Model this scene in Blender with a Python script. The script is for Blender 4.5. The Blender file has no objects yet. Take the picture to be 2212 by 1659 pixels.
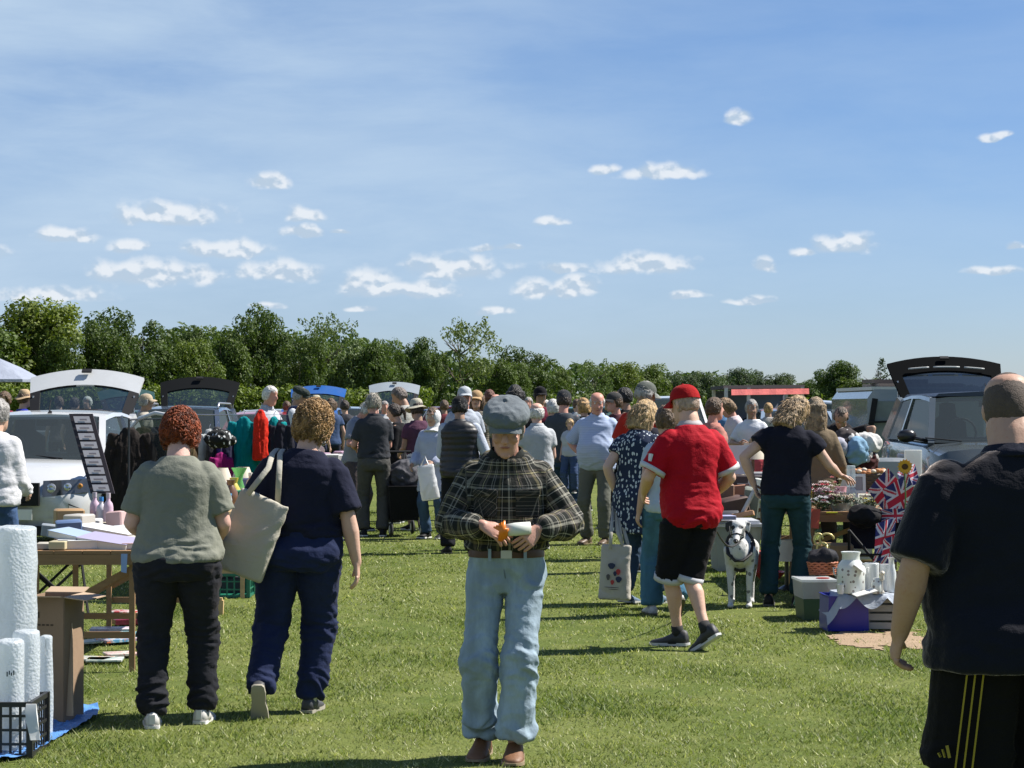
import bpy, bmesh, math, random
import numpy as np
from mathutils import Vector, Matrix

random.seed(7)
rng = np.random.default_rng(7)
C = bpy.context.scene.collection
R = math.radians
V = Vector

# ---------------------------------------------------------------- camera
FPX, HORIZ, CX, CAMH = 4800.0, 878.0, 1106.0, 1.6
cam_data = bpy.data.cameras.new('camera')
cam_data.sensor_width = 36.0
cam_data.lens = FPX / 2212.0 * 36.0
cam_data.clip_start = 0.1
cam_data.clip_end = 6000.0
camera = bpy.data.objects.new('camera', cam_data)
C.objects.link(camera)
camera.location = (0, 0, CAMH)
camera.rotation_euler = (R(90) + math.atan((HORIZ - 829.5) / FPX), 0, 0)
bpy.context.scene.camera = camera

# ---------------------------------------------------------------- sky, sun, exposure
SUN_EL, SUN_AZ = 50.0, 17.0      # elevation; degrees beyond the camera's right-hand side
sun_dir = V((math.cos(R(SUN_EL)) * math.cos(R(SUN_AZ)), math.cos(R(SUN_EL)) * math.sin(R(SUN_AZ)), math.sin(R(SUN_EL))))
sun_data = bpy.data.lights.new('sun', 'SUN')
sun_data.energy = 5.0
sun_data.angle = R(0.53)
sun_data.color = (1.0, 0.955, 0.88)
sun = bpy.data.objects.new('sun', sun_data)
C.objects.link(sun)
sun.location = (40, 12, 60)
sun.rotation_euler = (-sun_dir).to_track_quat('-Z', 'Y').to_euler()

sc = bpy.context.scene
sc.view_settings.view_transform = 'Standard'
sc.view_settings.look = 'None'
sc.view_settings.gamma = 1.0
sc.view_settings.use_curve_mapping = False
sc.view_settings.exposure = 0.88
sc.cycles.max_bounces = 6
sc.cycles.transparent_max_bounces = 16
sc.cycles.diffuse_bounces = 2
sc.cycles.glossy_bounces = 2

world = bpy.data.worlds.new('World')
sc.world = world
world.use_nodes = True


class NT:
    """Small helper that writes shader node trees."""
    def __init__(s, tree):
        s.t = tree
        tree.nodes.clear()

    def n(s, kind, ins=None, **props):
        nd = s.t.nodes.new(kind)
        for k, v in props.items():
            setattr(nd, k, v)
        for k, v in (ins or {}).items():
            s.put(nd.inputs[k], v)
        return nd

    def put(s, sock, v):
        if isinstance(v, bpy.types.NodeSocket):
            s.t.links.new(v, sock)
        elif isinstance(v, bpy.types.Node):
            s.t.links.new(v.outputs[0], sock)
        else:
            if isinstance(v, (tuple, list)) and len(v) == 3 and sock.type == 'RGBA':
                v = (*v, 1)
            sock.default_value = v

    def m(s, op, a, b=None, c=None, clamp=False):
        nd = s.n('ShaderNodeMath', operation=op, use_clamp=clamp)
        for i, v in enumerate((a, b, c)):
            if v is not None:
                s.put(nd.inputs[i], v)
        return nd.outputs[0]

    def vm(s, op, a, b=None):
        nd = s.n('ShaderNodeVectorMath', operation=op)
        s.put(nd.inputs[0], a)
        if b is not None:
            s.put(nd.inputs[1], b)
        return nd.outputs['Value'] if op in ('LENGTH', 'DOT_PRODUCT', 'DISTANCE') else nd.outputs[0]

    def mix(s, f, a, b, mode='MIX'):
        nd = s.n('ShaderNodeMix', data_type='RGBA', blend_type=mode)
        s.put(nd.inputs[0], f); s.put(nd.inputs[6], a); s.put(nd.inputs[7], b)
        return nd.outputs[2]

    def noise(s, vec, scale, detail=3, rough=0.55, dist=0.0):
        nd = s.n('ShaderNodeTexNoise', {'Scale': scale, 'Detail': detail, 'Roughness': rough, 'Distortion': dist})
        if vec is not None:
            s.put(nd.inputs['Vector'], vec)
        return nd.outputs['Fac']

    def ramp(s, f, stops, interp='LINEAR'):
        nd = s.n('ShaderNodeValToRGB')
        nd.color_ramp.interpolation = interp
        el = nd.color_ramp.elements
        while len(el) > 1:
            el.remove(el[-1])
        el[0].position, el[0].color = stops[0][0], (*stops[0][1], 1)
        for p, c in stops[1:]:
            e = el.new(p); e.color = (*c, 1)
        s.put(nd.inputs[0], f)
        return nd.outputs[0]

    def sstep(s, x, a, b):
        nd = s.n('ShaderNodeMapRange', {'Value': x, 'From Min': a, 'From Max': b}, interpolation_type='SMOOTHSTEP')
        return nd.outputs[0]


def build_world():
    w = NT(world.node_tree)
    sky = w.n('ShaderNodeTexSky', sky_type='NISHITA', sun_disc=False, sun_elevation=R(SUN_EL),
              sun_rotation=R(90 - SUN_AZ), altitude=50, air_density=1.0, dust_density=0.15, ozone_density=2.2)
    tc = w.n('ShaderNodeTexCoord')
    sep = w.n('ShaderNodeSeparateXYZ', {0: tc.outputs['Generated']})
    x, y, z = sep.outputs
    az = w.m('ARCTAN2', x, y)
    el = w.m('ARCSINE', z)
    comb = w.n('ShaderNodeCombineXYZ', {0: az, 1: el, 2: 0.0}).outputs[0]
    # clouds: centre and half size in picture pixels turned into angles
    cl = [(a_, b_, c_ * 1.22, d_ * 1.42) for a_, b_, c_, d_ in [(585, 398, 52, 22), (365, 472, 125, 30), (150, 521, 62, 20), (278, 539, 44, 17), (652, 472, 42, 20), (655, 506, 48, 15),
          (738, 504, 26, 6), (495, 545, 100, 24), (310, 600, 115, 34), (440, 600, 45, 24), (600, 592, 95, 28), (110, 645, 120, 20),
          (800, 615, 62, 34), (985, 584, 112, 32), (930, 625, 50, 22), (860, 632, 120, 20), (1040, 538, 30, 10), (1100, 538, 30, 8), (1187, 480, 34, 12),
          (1312, 366, 36, 14), (1432, 378, 90, 18), (1395, 577, 105, 28), (1160, 628, 50, 24), (1240, 625, 48, 28), (1075, 675, 45, 13),
          (1210, 580, 60, 14), (1650, 582, 30, 18), (1740, 548, 34, 14), (1820, 538, 80, 28), (1595, 262, 34, 18), (2150, 308, 38, 10), (2145, 594, 52, 12),
          (2190, 540, 28, 11), (1487, 642, 42, 10), (1625, 652, 60, 9), (780, 668, 40, 9), (580, 664, 40, 9), (-80, 560, 90, 22), (-260, 470, 110, 30),
          (-230, 610, 130, 26), (2370, 430, 90, 22), (2500, 560, 120, 24), (2380, 640, 80, 14)]]
    d = None
    wob = w.n('ShaderNodeTexNoise', {'Scale': 60.0, 'Detail': 2.0, 'Roughness': 0.5, 'Vector': comb})
    wv = w.vm('MULTIPLY', w.vm('SUBTRACT', wob.outputs['Color'], (0.5, 0.5, 0.5)), (0.012, 0.006, 0))
    cw = w.vm('ADD', comb, wv)
    for cx_, cy_, a, b in cl:
        c = (math.atan((cx_ - CX) / FPX), math.atan((HORIZ - cy_) / FPX), 0.0)
        v = w.vm('MULTIPLY', w.vm('SUBTRACT', cw, c), (FPX / a, FPX / b, 0.0))
        ln = w.vm('LENGTH', w.vm('MAXIMUM', v, w.vm('MULTIPLY', v, (-1.0, -1.9, 0.0))))
        yy = w.vm('DOT_PRODUCT', v, (0.0, 1.0, 0.0))
        if d is None:
            d, vy = ln, yy
        else:
            vy = w.m('ADD', vy, w.m('MULTIPLY', w.m('LESS_THAN', ln, d), w.m('SUBTRACT', yy, vy)))
            d = w.m('SMOOTH_MIN', d, ln, 0.12)
    n1 = w.noise(w.vm('MULTIPLY', comb, (1.0, 1.3, 1.0)), 95.0, 3, 0.45)
    n2 = w.noise(w.vm('MULTIPLY', w.vm('ADD', comb, (0.0012, 0.0026, 0)), (1.0, 1.3, 1.0)), 95.0, 3, 0.45)
    dens = w.m('ADD', w.m('SUBTRACT', 1.0, d), w.m('MULTIPLY', w.m('SUBTRACT', n1, 0.5), 1.15))
    alpha = w.m('MULTIPLY', w.sstep(dens, -0.02, 0.60), 0.90)
    lit = w.sstep(w.m('ADD', w.m('MULTIPLY', vy, 0.55), w.m('MULTIPLY', w.m('SUBTRACT', n1, n2), 4.2)), -0.22, 0.45)
    # more clouds elsewhere round the horizon, outside the frame, of the same kind
    far = w.noise(w.vm('MULTIPLY', comb, (1.0, 3.0, 1.0)), 9.0, 6, 0.6)
    band = w.m('MULTIPLY', w.sstep(el, 0.02, 0.05), w.m('SUBTRACT', 1.0, w.sstep(el, 0.10, 0.17)))
    off = w.sstep(w.m('ABSOLUTE', az), 0.34, 0.5)
    falpha = w.m('MULTIPLY', w.m('MULTIPLY', w.sstep(far, 0.56, 0.66), band), w.m('MULTIPLY', off, 0.7))
    alpha = w.m('MAXIMUM', alpha, falpha)
    # thin high streaks
    rot = w.n('ShaderNodeMapping', {'Vector': comb, 'Rotation': (0, 0, R(4)), 'Scale': (2.6, 11.0, 1.0)})
    s1 = w.noise(rot, 3.4, 6, 0.62, 0.25)
    s2 = w.noise(rot, 1.2, 2, 0.5)
    el_m = w.m('MULTIPLY', w.sstep(el, -0.01, 0.07), w.m('SUBTRACT', 1.0, w.sstep(el, 0.5, 0.9)))
    side = w.m('SUBTRACT', 1.0, w.m('MULTIPLY', w.sstep(w.m('ADD', az, w.m('MULTIPLY', el, 0.9)), -0.05, 0.27), 0.72))
    st = w.m('MULTIPLY', w.m('MULTIPLY', w.sstep(w.m('ADD', s1, w.m('MULTIPLY', s2, 0.5)), 0.48, 1.05), el_m), side)
    st = w.m('MULTIPLY', st, 0.62)
    strength = 0.066
    K = 1.0 / strength
    skyc = sky.outputs[0]
    skyc = w.mix(w.sstep(el, -0.02, 0.30), w.mix(1.0, skyc, SKY_LOW, 'MULTIPLY'), w.mix(1.0, skyc, SKY_HIGH, 'MULTIPLY'))
    s3 = w.noise(w.n('ShaderNodeMapping', {'Vector': comb, 'Rotation': (0, 0, R(-5)), 'Scale': (1.2, 5.0, 1.0)}), 3.0, 3, 0.5)
    veil = w.m('MULTIPLY', w.m('MULTIPLY', w.sstep(s3, 0.18, 0.62), el_m), w.m('MULTIPLY', side, 0.78))
    skyc = w.mix(veil, skyc, (0.262 * K, 0.342 * K, 0.440 * K))
    c1 = w.mix(st, skyc, (0.31 * K, 0.39 * K, 0.475 * K))
    ccol = w.mix(lit, (0.27 * K, 0.335 * K, 0.41 * K), (0.455 * K, 0.48 * K, 0.51 * K))
    c2 = w.mix(alpha, c1, ccol)
    bg = w.n('ShaderNodeBackground', {'Color': c2, 'Strength': strength})
    out = w.n('ShaderNodeOutputWorld', {'Surface': bg})


SKY_LOW = (0.56, 0.665, 0.95)
SKY_HIGH = (0.40, 0.60, 0.86)
build_world()


def P(x, y, Y):
    """Picture pixel (2212 wide) at distance Y -> place in the field."""
    return V(((x - CX) / FPX * Y, Y, CAMH - (y - HORIZ) / FPX * Y))


def GX(x, Y):
    return (x - CX) / FPX * Y


# ---------------------------------------------------------------- noise
_perm = rng.permutation(256)
_perm = np.concatenate([_perm, _perm, _perm])
_grad = rng.normal(size=(256, 3)); _grad /= np.linalg.norm(_grad, axis=1)[:, None]


def pnoise(p):
    """Gradient noise of an (N,3) array, about -0.7 .. 0.7."""
    p = np.asarray(p, dtype=float)
    i = np.floor(p).astype(int)
    f = p - i
    u = f * f * f * (f * (f * 6 - 15) + 10)
    res = np.zeros(len(p))
    for dx in (0, 1):
        for dy in (0, 1):
            for dz in (0, 1):
                h = _perm[(_perm[(_perm[(i[:, 0] + dx) & 255] + i[:, 1] + dy) & 255] + i[:, 2] + dz) & 255]
                g = _grad[h]
                dot = g[:, 0] * (f[:, 0] - dx) + g[:, 1] * (f[:, 1] - dy) + g[:, 2] * (f[:, 2] - dz)
                w_ = (u[:, 0] if dx else 1 - u[:, 0]) * (u[:, 1] if dy else 1 - u[:, 1]) * (u[:, 2] if dz else 1 - u[:, 2])
                res += dot * w_
    return res


# ---------------------------------------------------------------- mesh builder
class MB:
    def __init__(s):
        s.v, s.f, s.mi = [], [], []

    def add(s, verts, faces, mi=0):
        o = len(s.v)
        s.v.extend([tuple(p) for p in verts])
        s.f.extend([tuple(i + o for i in f) for f in faces])
        s.mi.extend([mi] * len(faces))
        return s

    def box(s, c, d, rot=None, mi=0, taper=1.0):
        """Box of full size d centred on c; rot is a Matrix or z angle."""
        x, y, z = d[0] / 2, d[1] / 2, d[2] / 2
        t = taper
        vs = [V((-x * t, -y * t, -z)), V((x * t, -y * t, -z)), V((x * t, y * t, -z)), V((-x * t, y * t, -z)),
              V((-x, -y, z)), V((x, -y, z)), V((x, y, z)), V((-x, y, z))]
        if rot is not None:
            m = rot if isinstance(rot, Matrix) else Matrix.Rotation(rot, 3, 'Z')
            vs = [m @ p for p in vs]
        c = V(c)
        return s.add([p + c for p in vs], [(0, 3, 2, 1), (4, 5, 6, 7), (0, 1, 5, 4), (1, 2, 6, 5), (2, 3, 7, 6), (3, 0, 4, 7)], mi)

    def bar(s, a, b, w, d=None, mi=0, up=(0, 0, 1)):
        """Rectangular bar from a to b."""
        a, b = V(a), V(b); d = d or w
        t = (b - a).normalized()
        u = V(up)
        if abs(t.dot(u)) > .95: u = V((0, 1, 0))
        sx = t.cross(u).normalized(); sy = sx.cross(t)
        vs = []
        for p in (a, b):
            for i, j in ((-1, -1), (1, -1), (1, 1), (-1, 1)):
                vs.append(p + sx * i * w / 2 + sy * j * d / 2)
        return s.add(vs, [(3, 2, 1, 0), (4, 5, 6, 7), (0, 1, 5, 4), (1, 2, 6, 5), (2, 3, 7, 6), (3, 0, 4, 7)], mi)

    def loft(s, rings, mi=0, cap=True, closed=True):
        n = len(rings[0]); o = 0
        vs = [p for r in rings for p in r]
        fs = []
        for k in range(len(rings) - 1):
            for i in range(n if closed else n - 1):
                j = (i + 1) % n
                fs.append((k * n + i, k * n + j, (k + 1) * n + j, (k + 1) * n + i))
        if cap and closed:
            fs.append(tuple(reversed(range(n))))
            fs.append(tuple((len(rings) - 1) * n + i for i in range(n)))
        return s.add(vs, fs, mi)

    def tube(s, pts, rads, n=8, mi=0, cap=True, side=None, dome=False):
        """Round or elliptic tube along pts; rads per point: r or (r_side, r_other)."""
        pts = [V(p) for p in pts]
        if not isinstance(rads, list): rads = [rads] * len(pts)
        rads = [r if isinstance(r, tuple) else (r, r) for r in rads]
        if dome:
            t0 = (pts[0] - pts[1]).normalized(); t1 = (pts[-1] - pts[-2]).normalized()
            P0, R0, P1, R1 = [], [], [], []
            for a in (80, 50, 22):
                k, q = math.sin(R(a)), math.cos(R(a))
                P0.append(pts[0] + t0 * max(rads[0]) * k); R0.append((rads[0][0] * q, rads[0][1] * q))
                P1.insert(0, pts[-1] + t1 * max(rads[-1]) * k); R1.insert(0, (rads[-1][0] * q, rads[-1][1] * q))
            pts = P0 + pts + P1; rads = R0 + rads + R1
        rings = []
        u = None
        for i, p in enumerate(pts):
            a = pts[max(i - 1, 0)]; b = pts[min(i + 1, len(pts) - 1)]
            t = (b - a)
            t = t.normalized() if t.length > 1e-9 else V((0, 0, 1))
            if side is not None:
                u = V(side) - t * t.dot(V(side))
                if u.length < 1e-3: u = t.orthogonal()
            elif u is None:
                u = V((1, 0, 0)) if abs(t.x) < .9 else V((0, 1, 0))
                u = u - t * t.dot(u)
            else:
                u = u - t * t.dot(u)
            u.normalize(); w_ = t.cross(u)
            ra, rb = rads[i]
            rings.append([p + u * (ra * math.cos(2 * math.pi * k / n)) + w_ * (rb * math.sin(2 * math.pi * k / n)) for k in range(n)])
        return s.loft(rings, mi, cap)

    def lathe(s, prof, c=(0, 0, 0), n=16, mi=0, rot=None, cap=True):
        """prof: (radius, z) pairs."""
        rings = []
        c = V(c)
        for r, z in prof:
            ring = [V((r * math.cos(2 * math.pi * k / n), r * math.sin(2 * math.pi * k / n), z)) for k in range(n)]
            if rot is not None: ring = [rot @ p for p in ring]
            rings.append([p + c for p in ring])
        return s.loft(rings, mi, cap)

    def ball(s, c, r, n=12, m=8, mi=0, rot=None, fn=None):
        r = (r, r, r) if isinstance(r, (int, float)) else r
        rings = []
        for i in range(m + 1):
            th = math.pi * (i + .02) / (m + .04)
            ring = []
            for k in range(n):
                ph = 2 * math.pi * k / n
                d = V((math.sin(th) * math.cos(ph), math.sin(th) * math.sin(ph), -math.cos(th)))
                q = fn(d) if fn else 1.0
                p = V((d.x * r[0] * q, d.y * r[1] * q, d.z * r[2] * q))
                if rot is not None: p = rot @ p
                ring.append(p + V(c))
            rings.append(ring)
        return s.loft(rings, mi)

    def quad(s, a, b, c, d, mi=0):
        return s.add([a, b, c, d], [(0, 1, 2, 3)], mi)

    def xf(s, m):
        s.v = [tuple(m @ V(p)) for p in s.v]
        return s

    def mesh(s, name, mats, smooth=False):
        me = bpy.data.meshes.new(name)
        me.from_pydata(s.v, [], s.f)
        mats = mats if isinstance(mats, (list, tuple)) else [mats]
        for m in mats: me.materials.append(m)
        if any(s.mi): me.polygons.foreach_set('material_index', s.mi)
        me.validate()
        me.update()
        if smooth:
            if smooth is True: me.shade_smooth()
            else:
                me.shade_smooth(); me.set_sharp_from_angle(angle=R(smooth))
        return me

    def build(s, name, mats, parent=None, smooth=False):
        return link(name, s.mesh(name, mats, smooth), parent)


def link(name, data, parent=None):
    o = bpy.data.objects.new(name, data)
    C.objects.link(o)
    if parent is not None: o.parent = parent
    return o


def tag(o, label=None, cat=None, group=None, kind=None):
    if label: o['label'] = label
    if cat: o['category'] = cat
    if group: o['group'] = group
    if kind: o['kind'] = kind
    return o


def empty(name, loc, rz=0.0, label=None, cat=None, group=None):
    o = bpy.data.objects.new(name, None)
    C.objects.link(o)
    o.empty_display_size = .1
    o.location = loc
    o.rotation_euler = (0, 0, rz)
    return tag(o, label, cat, group)


_kids = {}


def dup(root, loc, rz=0.0, scale=None, label=None, group=None):
    r = root.copy(); C.objects.link(r)
    r.location = loc; r.rotation_euler = (0, 0, rz)
    if scale is not None: r.scale = scale if isinstance(scale, (tuple, list)) else (scale,) * 3
    if label: r['label'] = label
    if group: r['group'] = group
    if root.name not in _kids:
        _kids[root.name] = [(c, list(c.children)) for c in root.children]
    for ch, gs in _kids[root.name]:
        c = ch.copy(); C.objects.link(c); c.parent = r
        for g in gs:
            d = g.copy(); C.objects.link(d); d.parent = c
    return r


# ---------------------------------------------------------------- materials
_mats = {}


def mat(key, fn):
    if key not in _mats:
        m = bpy.data.materials.new(key.replace(' ', '_')[:50])
        m.use_nodes = True
        fn(NT(m.node_tree))
        _mats[key] = m
    return _mats[key]


def outp(t, shader):
    t.n('ShaderNodeOutputMaterial', {'Surface': shader})


def bump(t, h, strength=.3, dist=.01):
    return t.n('ShaderNodeBump', {'Height': h, 'Strength': strength, 'Distance': dist}).outputs[0]


def dk(c, k): return tuple(x * k for x in c)


def cloth(c, rough=.9, var=.18, scale=60, sheen=.05):
    c = dk(c, .9)

    def f(t):
        tc = t.n('ShaderNodeTexCoord').outputs['Object']
        n = t.noise(tc, 9, 4); n2 = t.noise(tc, scale * 3, 2)
        col = t.mix(n, dk(c, 1 - var), dk(c, 1 + var))
        cr = t.m('ABSOLUTE', t.m('SUBTRACT', t.noise(t.vm('MULTIPLY', tc, (1, 1, 1.5)), 6, 3, .5, .5), .5))
        b = t.m('ADD', t.m('ADD', t.noise(tc, 22, 3), t.m('MULTIPLY', t.sstep(cr, 0, .16), .30)), t.m('MULTIPLY', n2, .2))
        outp(t, t.n('ShaderNodeBsdfPrincipled', {'Base Color': col, 'Roughness': rough, 'Sheen Weight': sheen, 'Sheen Roughness': .35, 'Sheen Tint': (1, .86, .80, 1), 'Specular IOR Level': .12,
                                                 'Normal': bump(t, b, .5, .012)}))
    return mat(f'cloth {c} {rough} {var} {sheen}', f)


def denim(c, fade=.5):
    def f(t):
        tc = t.n('ShaderNodeTexCoord').outputs['Object']
        n = t.noise(t.vm('MULTIPLY', tc, (1, 1, .35)), 9, 4, .6)
        fine = t.noise(t.vm('MULTIPLY', tc, (1, 1, .3)), 160, 2)
        col = t.mix(t.sstep(n, .35, .72), dk(c, 1 - fade * .4), dk(c, 1 + fade * .5))
        col = t.mix(t.m('MULTIPLY', fine, .35), col, dk(c, .6))
        outp(t, t.n('ShaderNodeBsdfPrincipled', {'Base Color': col, 'Roughness': .9, 'Specular IOR Level': .15,
                                                 'Normal': bump(t, t.noise(tc, 30, 4), .5, .012)}))
    return mat(f'denim {c} {fade}', f)


def attr2(t):
    return t.n('ShaderNodeAttribute', attribute_name='weave').outputs['Vector']


def plaid(base, lines, period=.125):
    """Woven check; lines: (start, end, colour) in 0..1 of the period."""
    def f(t):
        sep = t.n('ShaderNodeSeparateXYZ', {0: attr2(t)})
        stops = [(0.0, base)]
        for a, b, c in lines:
            stops += [(a, c), (b, base)]
        cols = []
        for o, per in ((sep.outputs[0], period), (sep.outputs[1], period * 1.15)):
            fr = t.m('FRACT', t.m('DIVIDE', t.m('ADD', o, 5.0), per))
            cols.append(t.ramp(fr, stops, 'CONSTANT'))
        col = t.mix(.5, cols[0], cols[1])
        tc = t.n('ShaderNodeTexCoord').outputs['Object']
        col = t.mix(t.m('MULTIPLY', t.noise(tc, 300, 2), .5), col, dk(base, 1.0))
        outp(t, t.n('ShaderNodeBsdfPrincipled', {'Base Color': col, 'Roughness': .9, 'Specular IOR Level': .15, 'Normal': bump(t, t.noise(tc, 35, 4), .5, .012)}))
    return mat(f'plaid {base} {period} {len(lines)}', f)


def stripes(c1, c2, period=.06, axis=1, duty=.5, zr=None):
    def f(t):
        sep = t.n('ShaderNodeSeparateXYZ', {0: attr2(t)})
        fr = t.m('FRACT', t.m('DIVIDE', t.m('ADD', sep.outputs[axis], 5.0), period))
        col = t.mix(t.m('GREATER_THAN', fr, duty), c1, c2)
        outp(t, t.n('ShaderNodeBsdfPrincipled', {'Base Color': col, 'Roughness': .9, 'Specular IOR Level': .15}))
    return mat(f'stripes {c1} {c2} {period} {axis}', f)


def flecked(base, fleck, scale=48, size=.33, stretch=(1, 1, .55)):
    def f(t):
        v = t.vm('MULTIPLY', t.n('ShaderNodeTexCoord').outputs['Object'], stretch)
        wob = t.n('ShaderNodeTexNoise', {'Scale': 30.0, 'Vector': v})
        v = t.vm('ADD', v, t.vm('MULTIPLY', wob.outputs['Color'], (.02, .02, .02)))
        vo = t.n('ShaderNodeTexVoronoi', {'Scale': float(scale), 'Vector': v, 'Randomness': .8})
        col = t.mix(t.m('LESS_THAN', vo.outputs['Distance'], size), base, fleck)
        outp(t, t.n('ShaderNodeBsdfPrincipled', {'Base Color': col, 'Roughness': .85, 'Specular IOR Level': .15}))
    return mat(f'flecked {base} {fleck} {scale} {size}', f)


def skinm(c=(.52, .30, .21)):
    def f(t):
        tc = t.n('ShaderNodeTexCoord').outputs['Object']
        n = t.noise(tc, 14, 4); n2 = t.noise(tc, 90, 3)
        col = t.mix(n, dk(c, .86), (c[0] * 1.06, c[1] * 1.12, c[2] * 1.15))
        col = t.mix(t.m('MULTIPLY', t.sstep(n2, .5, .75), .25), col, (c[0] * .8, c[1] * .5, c[2] * .45))
        outp(t, t.n('ShaderNodeBsdfPrincipled', {'Base Color': col, 'Roughness': .55, 'Specular IOR Level': .35,
                                                 'Normal': bump(t, n2, .25, .004)}))
    return mat(f'skin {c}', f)


def hairm(c, var=.5):
    def f(t):
        tc = t.n('ShaderNodeTexCoord').outputs['Object']
        n = t.noise(t.vm('MULTIPLY', tc, (1, 1, .45)), 60, 4, .7)
        n2 = t.noise(tc, 24, 3)
        f1 = t.m('MULTIPLY', t.m('ADD', n, n2), .5)
        col = t.mix(t.sstep(f1, .40, .60), dk(c, (1 - var) * .85), dk(c, 1 + var * .75))
        outp(t, t.n('ShaderNodeBsdfPrincipled', {'Base Color': col, 'Roughness': .5, 'Specular IOR Level': .4,
                                                 'Normal': bump(t, t.m('ADD', n, n2), .9, .02)}))
    return mat(f'hair {c} {var}', f)


def plain(c, rough=.5, metal=0.0, var=.08, scale=8, coat=0.0, bmp=0.0, spec=.5):
    c = dk(c, .86)

    def f(t):
        tc = t.n('ShaderNodeTexCoord').outputs['Object']
        n = t.noise(tc, scale, 4)
        col = t.mix(n, dk(c, 1 - var), dk(c, 1 + var))
        ins = {'Base Color': col, 'Roughness': rough, 'Metallic': metal, 'Coat Weight': coat, 'Specular IOR Level': spec}
        if bmp: ins['Normal'] = bump(t, t.noise(tc, scale * 4, 4), bmp, .01)
        outp(t, t.n('ShaderNodeBsdfPrincipled', ins))
    return mat(f'plain {c} {rough} {metal} {var} {coat} {bmp} {scale} {spec}', f)


def carpaint(c, metal=.0):
    def f(t):
        tc = t.n('ShaderNodeTexCoord').outputs['Object']
        n = t.noise(tc, 3, 5, .6)
        sep = t.n('ShaderNodeSeparateXYZ', {0: tc})
        low = t.m('SUBTRACT', 1.0, t.sstep(sep.outputs[2], .2, .75))
        dirt = t.m('MULTIPLY', t.m('ADD', t.m('MULTIPLY', low, .6), .12), t.sstep(n, .35, .7))
        col = t.mix(dirt, c, (.22, .19, .15))
        outp(t, t.n('ShaderNodeBsdfPrincipled', {'Base Color': col, 'Roughness': t.m('ADD', .22, t.m('MULTIPLY', dirt, .5)), 'Metallic': metal,
                                                 'Coat Weight': .8, 'Coat Roughness': .04}))
    return mat(f'paint {c} {metal}', f)


def glass(tint=(.35, .42, .42), clear=.55, name='glass', refl=.4):
    def f(t):
        tr = t.n('ShaderNodeBsdfTransparent', {'Color': tint})
        gl = t.n('ShaderNodeBsdfGlossy', {'Color': (1, 1, 1), 'Roughness': .02})
        df = t.n('ShaderNodeBsdfDiffuse', {'Color': (.10, .12, .12)})
        base = t.n('ShaderNodeMixShader', {0: clear, 1: df, 2: tr})
        fr = t.n('ShaderNodeFresnel', {'IOR': 1.55})
        outp(t, t.n('ShaderNodeMixShader', {0: t.m('ADD', .015, t.m('MINIMUM', t.m('MULTIPLY', fr, refl), .13)), 1: base, 2: gl}))
    return mat(f'{name} {tint} {clear}', f)


def translucent(c, alpha=.55, rough=.4):
    def f(t):
        tc = t.n('ShaderNodeTexCoord').outputs['Object']
        n = t.noise(tc, 25, 4)
        pr = t.n('ShaderNodeBsdfPrincipled', {'Base Color': t.mix(n, dk(c, .85), c), 'Roughness': rough, 'Normal': bump(t, n, .4, .01)})
        tl = t.n('ShaderNodeBsdfTranslucent', {'Color': c})
        a = t.n('ShaderNodeMixShader', {0: .35, 1: pr, 2: tl})
        tr = t.n('ShaderNodeBsdfTransparent', {'Color': (.9, .93, .95)})
        outp(t, t.n('ShaderNodeMixShader', {0: alpha, 1: tr, 2: a}))
    return mat(f'translucent {c} {alpha}', f)


def woodm(c=(.36, .22, .11), dark=.6, scale=1.0):
    def f(t):
        tc = t.n('ShaderNodeTexCoord').outputs['Object']
        n = t.noise(t.vm('MULTIPLY', tc, (2.5 * scale, 22 * scale, 22 * scale)), 2.0, 5, .6)
        n2 = t.noise(tc, 4, 3)
        col = t.mix(n, dk(c, dark), dk(c, 1.25))
        col = t.mix(t.m('MULTIPLY', n2, .3), col, dk(c, .7))
        outp(t, t.n('ShaderNodeBsdfPrincipled', {'Base Color': col, 'Roughness': .65, 'Normal': bump(t, n, .25, .004)}))
    return mat(f'wood {c} {dark} {scale}', f)


def printed(cols, scale=14):
    """Flat printed cover: patches of several colours."""
    def f(t):
        tc = t.n('ShaderNodeTexCoord').outputs['Object']
        vo = t.n('ShaderNodeTexVoronoi', {'Scale': float(scale), 'Vector': tc})
        n = t.noise(tc, scale * 1.3, 3, .6, .6)
        stops = [(i / len(cols), c) for i, c in enumerate(cols)]
        a = t.ramp(n, [(.3 + .4 * p, c) for p, c in stops], 'CONSTANT')
        sepc = t.n('ShaderNodeSeparateColor', {0: vo.outputs['Color']})
        b = t.ramp(sepc.outputs[0], stops, 'CONSTANT')
        outp(t, t.n('ShaderNodeBsdfPrincipled', {'Base Color': t.mix(.4, a, b), 'Roughness': .3, 'Specular IOR Level': .5}))
    return mat(f'printed {cols} {scale}', f)


M_black = plain((.013, .013, .015), .7, spec=.25)
M_rubber = plain((.025, .025, .027), .85)
M_chrome = plain((.7, .7, .72), .15, 1.0)
M_white = plain((.78, .78, .76), .45)
M_steel = plain((.5, .5, .52), .35, .8)
# ================================================================ people
PENDING = []      # (object, voxel, kwargs) remeshed together at the end


def later(o, voxel, smooth_it=2, **kw):
    PENDING.append((o, voxel, smooth_it, kw))
    return o


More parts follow.
